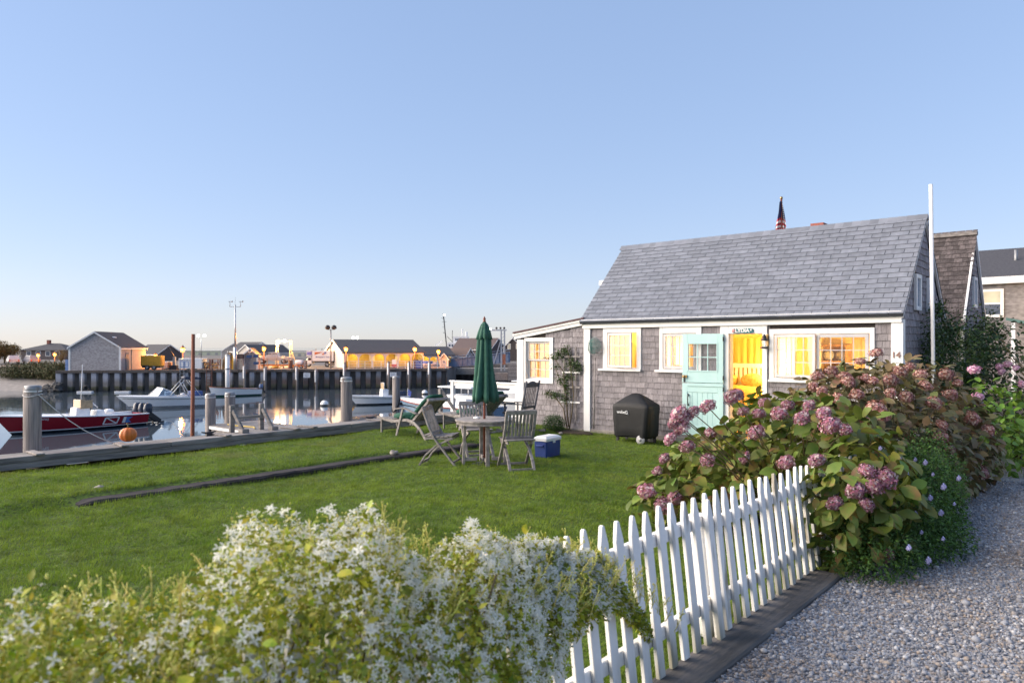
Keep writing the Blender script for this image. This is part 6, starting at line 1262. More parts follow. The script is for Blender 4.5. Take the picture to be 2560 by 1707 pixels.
# ship with mast, blue transfer bridge, pier
t = far('ferry', 'white ferry with a raked mast moored beyond the wharf', 'ship', 1150, 160); k = 160/FPX
B().loft([[(x, y*f, z) for y, z in ((-2.5, 0), (-2.8, 2.0), (2.8, 2.0), (2.5, 0))] for x, f in ((-6, .2), (-3, .9), (8, 1))]).build('hull', WH, t); B().bx(-2.7, 2.4, -2.2, 2.2, 2.0, 3.6).build('bridge', WH, t); B().bx(-1.4, 1.9, -1.8, 1.8, 3.6, 4.9).build('wheelhouse', WH, t)
for i in range(9): B().bx(-.9 + i*.32, -.68 + i*.32, -1.83, -1.8, 4.0, 4.5).build('window', MT['pane_dark'], t)
for x in (-2.3, -1.7): B().bx(x, x + .35, -2.23, -2.2, 2.7, 3.2).build('window', MT['pane_dark'], t)
b = B(); b.bar((-2.9, 0, 2.0), (-3.7, 0, 10.0), .22, .22); b.bar((-3.6, 0, 9.0), (-4.2, 0, 9.0), .08, .08); b.bar((-4.0, 0, 8.2), (-3.0, 0, 8.2), .08, .08); b.bar((-2.9, 0, 5.0), (-1.5, 0, 3.6), .1, .1); b.bar((-1.7, 0, 3.5), (-1.7, 0, 6.3), .1, .1); b.bar((-3.6, 0, 7.0), (-3.9, 0, 7.0), .08, .08); b.bar((-3.4, 0, 5.8), (-3.8, 0, 5.8), .08, .08); b.build('mast', DK, t); B().ball((-3.5, 0, 9.7), .2, 8).build('mast_light', LAMP_WHITE, t)
B().bar((-5.5, 0, 2.9), (-3.9, 0, 3.9), .5, .3).build('boom', WH, t); B().tube([(.5, 0, 4.9), (.5, 0, 6.6)], .12, 6).bar((.1, 0, 6.4), (1.0, 0, 6.4), .1, .1).build('radar_mast', WH, t); B().tube([(1.4, 0, 4.9), (1.4, 0, 6.0)], .25, 8).build('funnel', WH, t)
BLU = mat('bridge_blue', (.20, .29, .44), (.15, .21, .33), 2, rough=.6); t = far('transfer_bridge', 'blue steel loading bridge with a yellow nose at the wharf end', 'bridge', 1190, 100, 0); k = 100/FPX
def bz(py): return EYE - (py - HY)*k
for y in (0, 2.4):
    b = B(); b.prism([((1118-1190)*k, y, bz(918)), ((1275-1190)*k, y, bz(907)), ((1275-1190)*k, y, bz(880)), ((1128-1190)*k, y, bz(898))], (0, .12, 0)); b.build('girder', BLU, t)
    b = B(); b.bar(((1126-1190)*k, y - .1, bz(898)), ((1275-1190)*k, y - .1, bz(880)), .22, .1); b.bar(((1126-1190)*k, y - .1, bz(892)), ((1275-1190)*k, y - .1, bz(874)), .06, .06); b.build('flange', BLU, t)
for i in range(13): x = (1132 + i*11.5 - 1190)*k; B().bx(x - .05, x + .05, -.12, -.001, bz(915 - i*.85), bz(898 - i*1.35)).build('stiffener', BLU, t)
B().bx((1110-1190)*k, (1127-1190)*k, -.3, 2.6, bz(905), bz(894)).bx((1112-1190)*k, (1120-1190)*k, -.3, 2.6, bz(914), bz(905.2)).build('nose', YEL, t, .05); b = B(); b.prism([((1118-1190)*k, .1, bz(916)), ((1275-1190)*k, .1, bz(905)), ((1275-1190)*k, .1, bz(902)), ((1118-1190)*k, .1, bz(913))], (0, 2.3, 0)); b.build('roadway', DK, t)
t = far('bridge_tower', 'steel tower with flood lamps and a raking strut over the blue bridge', 'tower', 1255, 99, 0); k = 99/FPX
for x in (-.1, .35): B().bx(x - .1, x + .1, -.5, -.3, DECK - .6, bz(826)).build('column', MT['steel'], t)
b = B(); [b.bar((-.1, -.45, z), (.35, -.45, z + .45), .05, .05) for z in np.arange(-.6, 3.6, .5)]; b.build('lattice', MT['steel'], t); B().bx(-1.75, .65, -.5, -.3, bz(827), bz(824)).build('cross_beam', MT['steel'], t); B().bar((-.1, -.6, bz(846)), (-1.1, -.6, bz(908)), .12, .12).build('strut', MT['steel'], t)
for x in (-.75, -.2, .3): B().lathe([(.1, 0), (.17, .15), (.08, .3)], 8, (x, -.4, bz(823))).build('flood_lamp', DK, t)
B().ball((-1.6, -.4, bz(823)), .13, 8).build('lit_lamp', LAMP_WHITE, t); B().bx(.05, .5, -.65, -.55, bz(911), bz(885)).build('rusty_board', mat('rust_board', (.33, .15, .09), (.18, .07, .05), 6), t)
t = far('pontoon', 'dark concrete pontoon under the loading bridge', 'pontoon', 1215, 108, WATER - .4); B().bx(-6, 6, 0, 5, 1.2, 2.1).build('deck', MT['concrete'], t); B().bx(-5.9, 5.9, .2, 5, 0, 1.19).build('hull', MT['dark_wood'], t); B().bx(-1.2, 3.2, -.05, -.001, 1.3, 1.75).build('ramp_plate', MT['grey_wood'], t); [B().bx(x, x + .25, -.2, .19, 0, 1.19).build('pile', MT['dark_wood'], t) for x in np.arange(-5.8, 5.8, 1.05)]
t = far('timber_block', 'big square weathered timber fender block by the cottage wing', 'fender', 1284, 96, WATER - .3); B().bx(-.75, 1.3, 0, 1.5, .75, 3.1).build('body', MT['grey_wood'], t); B().bx(-.7, 1.25, .1, 1.4, 0, .749).build('legs', MT['dark_wood'], t); [B().bx(-.76, 1.31, -.02, -.001, z, z + .03).build('joint', MT['dark_wood'], t) for z in (1.2, 1.7, 2.2, 2.7)]
t = far('timber_block', 'low grey timber platform beside the square fender block', 'fender', 1254, 97, WATER - .3); B().bx(-.9, .8, 0, 1.5, .75, 1.75).build('body', MT['grey_wood'], t); [B().bx(x, x + .2, .1, .3, 0, .749).build('leg', MT['dark_wood'], t) for x in (-.8, -.2, .5)]
house('brown_house', 'brown shingled gable house with white windows above the bridge tower', 1282, 135, 8, 3.4, 2.6, 4.3, R(-8), 'brown_shingle', wins=(('f', -.7, 2.3, .45, .9, MT['pane_pale']), ('f', .9, 2.3, .45, .9, MT['pane_pale'])))
house('brown_house', 'brown shingled house with a broad roof behind the umbrella', 1245, 145, 9, 6, 2.2, 4.3, R(62), 'brown_shingle', mat('brown_roof2', (.12, .085, .08), None, 8))
house('white_house', 'pale gabled house behind the net pile', 583, 165, 8, 5, 1.6, 3.3, R(20), M_('clapboard', (.62, .57, .52)), wins=(('f', 0, .6, .7, .9, MT['pane_dark']),)); house('white_house', 'pale house with a grey roof behind the hut with the lifebuoy', 615, 150, 9, 5.5, 1.5, 3.0, R(-35), M_('clapboard', (.62, .57, .52)), wins=(('f', 0, .6, .7, .9, MT['pane_dark']),))
house('white_house', 'white house with dark windows behind the silver pickup', 655, 160, 9, 6, 1.7, 3.6, R(50), MT['white'], wins=tuple(('l', y, .7, .7, .8, MT['pane_dark']) for y in (1.5, 3, 4.5, 6, 7.5))); house('brown_house', 'brown shingled house with a row of white windows behind the small hoist', 425, 140, 8, 5.0, 1.3, 3.0, R(55), 'brown_shingle', wins=tuple(('l', y, .5, .6, .7, MT['pane_pale']) for y in (2, 3.5, 5)))
t = far('ferryboat', 'blurred long low pale green warehouse behind the white trailer', 'building', 509, 220); B().bx(-5.4, 5.2, 0, 10, 0, 1.3).build('wall', M_('pale_green', (.46, .50, .40)), t); B().bx(-5.6, 5.4, -.2, 10.2, 1.3, 1.5).build('roof', M_('pale_roof', (.55, .56, .52)), t); [B().bx(x, x + .9, -.05, -.001, .1, .8).build('door', MT['grey'], t) for x in (-4, -1.5, 1, 3.5)]  # streak of a moving ferry, built as a long low block
t = far('ferryboat', 'blurred low pale cream warehouse behind the box truck', 'building', 745, 200); B().bx(-3.2, 3.2, 0, 8, 0, 1.1).build('wall', M_('pale_cream', (.58, .55, .44)), t); B().bx(-3.3, 3.3, -.1, 8.1, 1.1, 1.25).build('roof', M_('pale_roof', (.55, .56, .52)), t); [B().bx(x, x + .8, -.05, -.001, .1, .7).build('door', MT['grey'], t) for x in (-2, 0, 1.8)]  # right-hand piece of the ferry streak, built as a low block
vehicle('parked_car', 'white car parked beside the autumn tree', 32, 112, R(-50), 4.0, M_('car_white', (.6, .6, .62), rough=.3), 'suv'); vehicle('parked_car', 'grey car parked beneath the orange street lamp', 78, 112, R(-40), 4.0, M_('car_grey', (.3, .3, .34), rough=.3), 'suv')

# shore vegetation
lf_sh = mat('shore_bush_leaf', (.05, .065, .018), (.085, .09, .03), 3, rough=.7, rnd=.5, hue=.02, c3=(.14, .08, .04), ns3=.4, f3=(.5, .7)); lf_or = mat('autumn_tree_leaf', (.10, .09, .02), (.20, .11, .025), 3, rough=.7, rnd=.5, hue=.02)
for i, (px, Z, rx, h, lab) in enumerate(((20, 88, 3.2, 1.5, 'rounded shore bush above the sand, nearest the autumn tree'), (62, 87.5, 3.0, 1.7, 'tall shore bush in front of the parked cars'), (100, 87, 2.8, 1.9, 'dense olive shore bush below the hip roofed house'), (130, 85.5, 2.2, 1.9, 'shore bush beside the rock pile'), (146, 84.5, 1.3, 1.7, 'narrow shore bush against the shingled shed'))):
    c = CP((px - 1280)/FPX*Z, Z, -1.95); t = thing('shore_bush', lab, 'bush', c); P, Nn = on_blobs([(0, 0, h*.45, rx, 1.6, h*.62), (rx*.5, .3, h*.5, rx*.5, 1.2, h*.65), (-rx*.5, -.2, h*.42, rx*.55, 1.2, h*.55)], 3600, .5, 1.06, 0, 0); V, F = scatter(SL_V, SL_F, P, leaf_rot(Nn, .2, .8, .4), np.random.uniform(.12, .26, len(P))); bigmesh('foliage', V, F, lf_sh, t); B().tube([(0, 0, -.4), (0, 0, h*.5)], .08, 6).build('stem', MT['stem'], t)
def tree(px, Z, zc, r, h, lm, lab, n=5000, ls=.3, z=DECK):
    c = CP((px - 1280)/FPX*Z, Z, z); t = thing('tree', lab, 'tree', c); rr = random.Random(int(px)); bl = [(0, 0, zc, r, r, h)] + [(rr.uniform(-.7, .7)*r, rr.uniform(-.7, .7)*r, zc + rr.uniform(-.5, .6)*h, r*.5, r*.5, h*.5) for _ in range(7)]
    P, Nn = on_blobs(bl, n, .55, 1.05, .2, 0); V, F = scatter(SL_V, SL_F, P, leaf_rot(Nn, .2, .8, .4), np.random.uniform(.6, 1.2, len(P))*ls); bigmesh('crown', V, F, lm, t)
    b = B(); b.tube([(0, 0, -.3), (.05, 0, zc*.5), (0, 0, zc)], [.2, .15, .08], 8); [b.tube([(0, 0, zc*.55), Vector(q[:3])*.6 + Vector((0, 0, zc*.3)), q[:3]], [.09, .06, .03], 6) for q in bl[1:]]; b.build('trunk', MT['stem'], t); return t
tree(12, 118, 2.0, 2.6, 1.25, lf_or, 'autumn tree with orange lit leaves behind the beach', 4200, .28); tree(-30, 116, 2.2, 2.4, 1.4, lf_or, 'autumn tree at the very end of the beach', 3000, .28); tree(598, 175, 2.3, 1.9, 1.15, mat('round_tree_leaf', (.045, .075, .02), (.07, .10, .025), 3, rnd=.4), 'round green tree behind the equipment cabinet', 5000, .2)
c = CP((153 - 1280)/FPX*105, 105, DECK); t = thing('bare_tree', 'small bare brown tree between lamp and shingled shed', 'tree', c); b = B(); rr = random.Random(8)
for i in range(26):
    a = rr.uniform(0, 6.28); q = Vector((math.cos(a)*rr.uniform(.3, 1.5), math.sin(a)*rr.uniform(.3, 1), rr.uniform(1.0, 2.3))); b.tube([(0, 0, .5), q*.5 + Vector((0, 0, .35)), q], [.05, .03, .012], 5)
b.build('branches', MT['stem'], t); B().tube([(0, 0, -.2), (0, 0, .8)], [.12, .07], 6).build('trunk', MT['stem'], t); P, Nn = on_blobs([(0, 0, 1.6, 1.5, 1.1, .8)], 700, .3, 1, 0, 0); V, F = scatter(SL_V, SL_F, P, rotmats(700), np.random.uniform(.08, .16, 700)); bigmesh('crown', V, F, lf_or, t)
rk = mat('shore_rock', (.10, .095, .095), (.05, .05, .05), 3, rough=.9, bump=.6); rr = random.Random(12)
for i in range(15):
    px = rr.uniform(98, 152); f = (px - 98)/54; Z = 80.3 - rr.uniform(0, 1.2); z = WATER + .05 + rr.uniform(0, .9)*f; b = B(); b.ball((0, 0, 0), rr.uniform(.35, .62), 8, .7); b.v = [(v[0] + rr.uniform(-.1, .1), v[1] + rr.uniform(-.1, .1), v[2] + rr.uniform(-.1, .1)) for v in b.v]; b.sm = [False]*len(b.f)
    o = b.build('boulder', rk); o.location = CP((px - 1280)/FPX*Z, Z, z); o.rotation_euler = (0, 0, rr.uniform(0, 6)); tag(o, 'dark boulder in the rock pile at the end of the sheet pile wall', 'boulder', 'boulders at the end of the sea wall')

# ---------------------------------------------------------------- boats
def hull_fn(L, Bm, fb, fs, rake):
    def P(s, v, side):
        """s 0 stern..1 bow, v 0 keel..1 gunwale"""
        hb = Bm/2 * (1 - max(0, (s - .45)/.55)**2.4) * (.92 + .08*min(1, s*3)); zf = fs + (fb - fs)*s**1.8; zk = -.32 + .28*max(0, (s - .75)/.25)**2
        if v < .35: f = v/.35; z = zk + (0.10 - zk)*f; w = hb*(.82 - .16*s)*f**.8
        else: f = (v - .35)/.65; z = .10 + (zf - .10)*f; w = hb*((.82 - .16*s) + (.18 + .16*s)*f)
        return Vector((s*L + rake*max(0, s)**3*max(0, z)/fb, side*w, z))
    return P
def boat(name, label, stern, bow, Bm, fb, fs, rake, topm, botm, group='boats in the harbour', stripe=None):
    s, e = CP(*stern, 0), CP(*bow, 0); d = e - s; L = d.length; t = thing(name, label, 'boat', (s.x, s.y, WATER), math.atan2(d.y, d.x), group); P = hull_fn(L, Bm, fb, fs, rake); S = np.linspace(0, 1, 19)
    def strip(v0, v1, nm, m, nv=4):
        b = B()
        for sd in (-1, 1): b.loft([[P(q, v0 + (v1 - v0)*k/nv, sd) for k in range(nv + 1)] for q in S], closed=False, caps=False)
        if v0 < .3: pass
        b.add([P(0, v0 + (v1 - v0)*k/nv, sd) for sd in (-1, 1) for k in range(nv + 1)], [(k, k + 1, nv + 2 + k, nv + 1 + k) for k in range(nv)]); return b.build(nm, m, t)
    strip(0, .38, 'hull_bottom', botm); strip(.38, .42, 'boot_stripe', stripe or WH, 1); strip(.42, 1, 'topsides', topm)
    b = B(); inn_ = [[P(q, 1, -1), P(q, 1, -1)*.0 + Vector((P(q, 1, -1).x, P(q, 1, -1).y*.86, P(q, 1, -1).z + .02))] for q in S]
    for sd in (-1, 1): b.loft([[P(q, .995, sd)*1 + Vector((0, sd*.03, .0)), P(q, 1, sd) + Vector((0, sd*.03, .05)), Vector((P(q, 1, sd).x, P(q, 1, sd).y*.84, P(q, 1, sd).z + .05)), Vector((P(q, 1, sd).x, P(q, 1, sd).y*.82, P(q, 1, sd).z - (.25 if q < .55 else .0))) ] for q in S], closed=False, caps=False)
    b.build('gunwale', WH, t); return t, P, L
def deck_(t, P, s0, s1, dz, m, nm='deck', f=.83):
    S = np.linspace(s0, s1, 10); B().loft([[Vector((P(q, 1, -1).x, P(q, 1, -1).y*f, P(q, 1, -1).z + dz)), Vector((P(q, 1, -1).x, 0, P(q, 1, -1).z + dz + .05)), Vector((P(q, 1, 1).x, P(q, 1, 1).y*f, P(q, 1, 1).z + dz))] for q in S], closed=False, caps=False).build(nm, m, t, recalc=False)
def outboard(t, x, y, z, s, cm_, tilt=.5):
    e = B(); e.loft([[(x + a*s, y + c_*s, z + h*s) for a, c_ in ((-.32, -.2), (.22, -.2), (.28, 0), (.22, .2), (-.32, .2))] for h in (0,)] + [[(x + a*s*k + dx*s, y + c_*s*k, z + h*s) for a, c_ in ((-.32, -.2), (.22, -.2), (.28, 0), (.22, .2), (-.32, .2))] for h, k, dx in ((.35, 1.05, -.02), (.6, .9, -.04), (.72, .5, -.04))]); o = e.build('engine', cm_, t, .02)
    B().bar((x - .1*s, y, z), (x - tilt*s - .3*s, y, z - .75*s), .16*s, .3*s).box((x - tilt*s - .35*s, y, z - .82*s), (.5*s, .12*s, .14*s)).build('engine_leg', DK, o); B().bx(x - .1*s, x + .18*s, y - .215*s, y - .2*s, z + .2*s, z + .42*s).build('badge', MT['steel'], o)
GELD = M_('navy_engine', (.03, .04, .065), rough=.25); BOT = M_('dark_bottom', (.012, .02, .03), rough=.5)
RED = mat('red_hull', (.30, .008, .018), (.27, .007, .016), 1, rough=.22, coat=.5)
t, P, L = boat('red_motorboat', 'dark red centre console motorboat with diver flags on its side', (-24.1, 46.6), (-28.2, 40.6), 2.5, 1.12, .72, .9, RED, BOT)
deck_(t, P, 0, .6, -.24, WH, 'cockpit_floor'); deck_(t, P, .6, .97, .03, WH, 'foredeck')
B().box((L*.50, 0, .95), (.9, .9, .75), None, 0, .85).build('console', WH, t, .04); B().box((L*.52, 0, 1.52), (.08, .86, .55), Matrix.Translation((0, 0, 0))).build('windscreen', M_('tan_screen', (.50, .36, .22), rough=.3), t, .02); B().bx(L*.40, L*.52, -.45, .45, 1.32, 1.36).build('dash', DK, t)
for y in (-.44, .44): B().bx(L*.43, L*.525, y - .02, y + .02, 1.27, 1.75).build('side_screen', M_('tan_screen', (.50, .36, .22), rough=.3), t)
B().box((L*.36, 0, .85), (.5, .8, .5)).build('seat', WH, t, .05); B().tube([(L*.47, -.4, 1.2), (L*.455, -.42, 3.9)], [.03, .015], 6).build('antenna', WH, t); B().ball((L*.24, -.4, .92), .3, 10, .55).build('cushion', WH, t); B().tube([(L*.40, -.45, 1.3), (L*.37, -.45, 1.5), (L*.33, -.45, 1.2)], .03, 6).build('grab_rail', WH, t)
for y in (-.62, 0, .62): outboard(t, -.15, y, .75, .82, GELD, .75)
sd = -1 if (Matrix.Rotation(t.rotation_euler.z, 3, 'Z') @ Vector((0, -1, 0))).dot(-Vector(t.location)) > 0 else 1
def side_poly(uv, m, nm, off=.02):
    b = B(); b.add([P(u, v, sd) + Vector((0, sd*off, 0)) for u, v in uv], [tuple(range(len(uv)))]); return b.build(nm, m, t, recalc=False)
def band(a, c, w, m, off): # stripe between two (s,v) points
    a, c = Vector(a), Vector(c); d = (c - a); n_ = Vector((-d.y*.25, d.x*4)).normalized(); n_ = Vector((n_.x*w*.09, n_.y*w*.55)); side_poly([a + n_, c + n_, c - n_, a - n_], m, 'flag_mark', off)
fq = [(.385, .52), (.275, .52), (.262, .9), (.370, .9)]
for a, c in zip(fq, fq[1:] + fq[:1]):
    (band(a, c, .05, WH, .03) if abs(a[1] - c[1]) < .1 else side_poly([(a[0] - .006, a[1]), (a[0] + .006, a[1]), (c[0] + .006, c[1]), (c[0] - .006, c[1])], WH, 'flag_mark', .03))
side_poly([(.375, .9), (.36, .9), (.272, .55), (.286, .53)], WH, 'flag_mark', .034)
side_poly([(.232, .52), (.205, .52), (.198, .9), (.222, .9)], WH, 'flag_mark', .03); side_poly([(.205, .52), (.150, .52), (.178, .71), (.198, .71)], M_('flag_blue', (.10, .24, .58)), 'flag_mark', .03); side_poly([(.198, .71), (.178, .71), (.145, .9), (.198, .9)], M_('flag_blue', (.10, .24, .58)), 'flag_mark', .03)
pA, pB = P(.84, .9, sd), P(.74, .9, sd); dx_ = (pB - pA).normalized() if sd < 0 else (pB - pA).normalized(); up_ = (P(.79, 1, sd) - P(.79, .8, sd)).normalized(); nrm_ = dx_.cross(up_).normalized(); up_ = nrm_.cross(dx_)
Mt = Matrix((dx_, up_, nrm_)).transposed().to_4x4(); Mt.translation = (pA + pB)/2 + nrm_*.03; text('MS 8702', 'lettering', .2, .002, WH, Mt, t)
t, P, L = boat('white_motorboat', 'white bow rider with a folded bimini frame and blue cover', (-25.9, 60.4), (-30.4, 57.6), 2.2, 1.05, .85, 1.1, MT['gel'], MT['gel'], stripe=BOT)
deck_(t, P, .45, .98, .05, WH, 'foredeck'); deck_(t, P, 0, .45, -.2, WH, 'cockpit_floor'); b = B()
for s in (-1, 1): b.prism([(L*.78, 0, 1.0), (L*.66, s*.75, 1.0), (L*.58, s*.62, 1.62), (L*.66, 0, 1.66)], (.02, 0, .0)); b.prism([(L*.66, s*.76, 1.0), (L*.42, s*.92, .98), (L*.46, s*.8, 1.3), (L*.58, s*.63, 1.62)], (0, .02, 0))
b.build('windshield', MT.setdefault('boat_glass', glassmat('boat_glass', (.62, .70, .78), .18)), t); b = B()
for s in (-1, 1): b.tube([(L*.79, 0, 1.0), (L*.66, s*.75, 1.0), (L*.42, s*.92, .98), (L*.46, s*.8, 1.3), (L*.58, s*.63, 1.62), (L*.66, 0, 1.66)], .03, 5); b.tube([(L*.66, s*.75, 1.0), (L*.58, s*.63, 1.62)], .025, 5)
b.tube([(L*.79, 0, 1.0), (L*.66, 0, 1.66)], .025, 5); b.build('windshield_frame', WH, t); B().box((L*.5, .35, 1.0), (.5, .5, .6)).box((L*.5, -.35, 1.0), (.5, .5, .6)).build('helm_seat', WH, t, .05); b = B()
for s in (-1, 1): b.tube([(L*.50, s*.9, .98), (L*.28, s*.85, 2.35)], .035, 6); b.tube([(L*.22, s*.95, .95), (L*.32, s*.85, 2.1)], .035, 6); b.tube([(L*.06, s*.95, .95), (L*.24, s*.85, 2.3)], .03, 6)
b.build('bimini_frame', MT['steel'], t); B().tube([(L*.28, -.85, 2.38), (L*.27, 0, 2.46), (L*.28, .85, 2.38)], .12, 8).bar((L*.28, -.85, 2.4), (L*.06, -.85, 2.36), .14, .14).bar((L*.28, .85, 2.4), (L*.06, .85, 2.36), .14, .14).build('folded_bimini', M_('navy_canvas', (.03, .04, .08)), t)
B().loft([[(x, y*f, .85 + z) for y, z in ((-.7, 0), (-.5, .45), (.5, .45), (.7, 0))] for x, f in ((L*.02, .8), (L*.10, 1), (L*.22, .7))]).build('engine_cover', M_('blue_canvas', (.05, .10, .28)), t); B().ball((L*.28, -.7, 1.0), .2, 8, .6).build('seat', WH, t); b = B(); [b.tube([P(q, .88, s) + Vector((0, s*.02, 0)) for q in np.linspace(0, .97, 14)], .018, 5) for s in (-1, 1)]; b.build('rub_rail', BOT, t)
t, P, L = boat('skiff', 'slim white rowing skiff with a small outboard by the sea wall', (-26.0, 74.2), (-29.6, 71.2), 1.5, .95, .62, .35, MT['gel'], M_('green_bottom', (.02, .10, .08)), stripe=M_('green_bottom', (.02, .10, .08)))
deck_(t, P, .05, .9, -.35, MT['teak'], 'floor'); b = B(); [b.tube([P(q, 1, s) + Vector((0, s*.03, .06)) for q in np.linspace(0, 1, 12)], .035, 5) for s in (-1, 1)]; b.build('rub_rail', M_('varnish', (.22, .09, .05)), t); [B().bx(L*q, L*q + .25, -.6, .6, .42, .46).build('thwart', MT['teak'], t) for q in (.25, .5, .72)]; outboard(t, -.1, 0, .72, .62, M_('blue_engine', (.12, .18, .32), rough=.3), .4)
t, P, L = boat('white_motorboat', 'small white centre console boat between the two timber pilings', (-9.4, 63.6), (-13.2, 61.2), 1.9, .85, .62, .7, MT['gel'], BOT)
deck_(t, P, 0, .97, -.05, WH); B().box((L*.45, 0, .95), (.6, .7, .7), None, 0, .9).build('console', WH, t, .04); B().box((L*.48, 0, 1.55), (.05, .66, .5)).build('windscreen', M_('tan_screen', (.50, .36, .22), rough=.3), t); B().tube([(L*.48, -.36, 1.3), (L*.48, -.36, 1.85), (L*.48, .36, 1.85), (L*.48, .36, 1.3)], .03, 6).build('screen_rail', MT['steel'], t)
B().loft([[(x, y*f, .6 + z) for y, z in ((-.6, 0), (-.35, .5), (.35, .5), (.6, 0))] for x, f in ((L*.02, .7), (L*.10, 1), (L*.24, .6))]).build('engine_cover', M_('navy_canvas', (.03, .04, .08)), t); B().tube([P(.3, 1, -1)*.8 + Vector((L*.06, 0, .1)), Vector((L*.33, -.3, 1.2)), Vector((L*.45, -.35, 1.3))], .02, 5).build('canvas_edge', WH, t); b = B(); [b.tube([P(q, .86, s) + Vector((0, s*.02, 0)) for q in np.linspace(0, .97, 14)], .02, 5) for s in (-1, 1)]; b.build('rub_rail', BOT, t)
t, P, L = boat('cabin_boat', 'blue hulled cabin boat with a white deck moored behind the deck chairs', (-1.2, 46.5), (-7.5, 51.8), 2.9, 1.25, 1.0, .8, M_('pale_blue_hull', (.16, .25, .36), rough=.25), BOT)
deck_(t, P, 0, .98, .04, WH); b = B(); [b.tube([P(q, .95, s) + Vector((0, s*.03, 0)) for q in np.linspace(0, 1, 16)], .035, 5) for s in (-1, 1)]; b.build('rub_rail', M_('rub_red', (.35, .08, .06)), t)
B().loft([[(x0, y*w, z) for y, z in ((-1, 1.0), (-.92, zt), (.92, zt), (1, 1.0))] for x0, w, zt in ((L*.18, 1.05, 1.75), (L*.48, 1.0, 1.75), (L*.60, .8, 1.25))], smooth=False).build('cabin', WH, t, .04); B().bx(L*.12, L*.5, -1.05, 1.05, 2.25, 2.35).build('hard_top', WH, t, .04); b = B(); [b.tube([(x, s*.95, 1.7), (x, s*.95, 2.28)], .035, 6) for x in (L*.16, L*.32, L*.46) for s in (-1, 1)]; b.build('top_support', MT['steel'], t)
for s in (-1, 1): B().bx(L*.3, L*.44, s*1.0 - .02, s*1.0 + .02, 1.35, 1.62).build('cabin_window', MT['pane_dark'], t)
B().tube([(L*1.0, 0, 1.25), (L*1.0, 0, 2.0)], .015, 5).build('flag_staff', WH, t); b = B(); b.add([(L*1.0, 0, 1.95), (L*.965, -.1, 1.75), (L*.97, -.05, 1.4), (L*1.0, 0, 1.5)], [(0, 1, 2, 3)]); b.build('pennant', M_('flag_navy', (.03, .06, .30)), t)
t, P, L = boat('white_motorboat', 'white runabout with a long foredeck moored beyond the railing', (2.2, 64), (-1.6, 66), 2.0, .95, .8, .7, MT['gel'], BOT); deck_(t, P, 0, .98, .04, WH); B().loft([[(x0, y*w, z) for y, z in ((-.85, .9), (-.7, zt), (.7, zt), (.85, .9))] for x0, w, zt in ((L*.25, 1, 1.5), (L*.45, .95, 1.5), (L*.6, .7, 1.05))], smooth=False).build('cabin', WH, t, .03); B().bx(L*.2, L*.5, -.8, .8, 1.85, 1.95).build('hard_top', WH, t, .03)
for px, py, lab, r in ((811, 1014, 'white and black mooring buoy before the grooved piling', .34), (1062, 985, 'round white mooring buoy beyond the cabin boat', .32)):
    p = GP(px, py, WATER); t = thing('mooring_buoy', lab, 'buoy', p); B().ball((0, 0, .12), r, 12).build('float', WH, t); B().lathe([(r*1.01, -.02), (r*1.03, .06), (r*1.01, .12)], 12).build('band', BOT, t); B().tube([(0, 0, r), (.05, 0, r + .2)], .04, 6).build('eye', DK, t)
    if px < 900: B().bar((.2, 0, .05), (.75, .1, .12), .1, .1).build('pick_up_stick', DK, t)

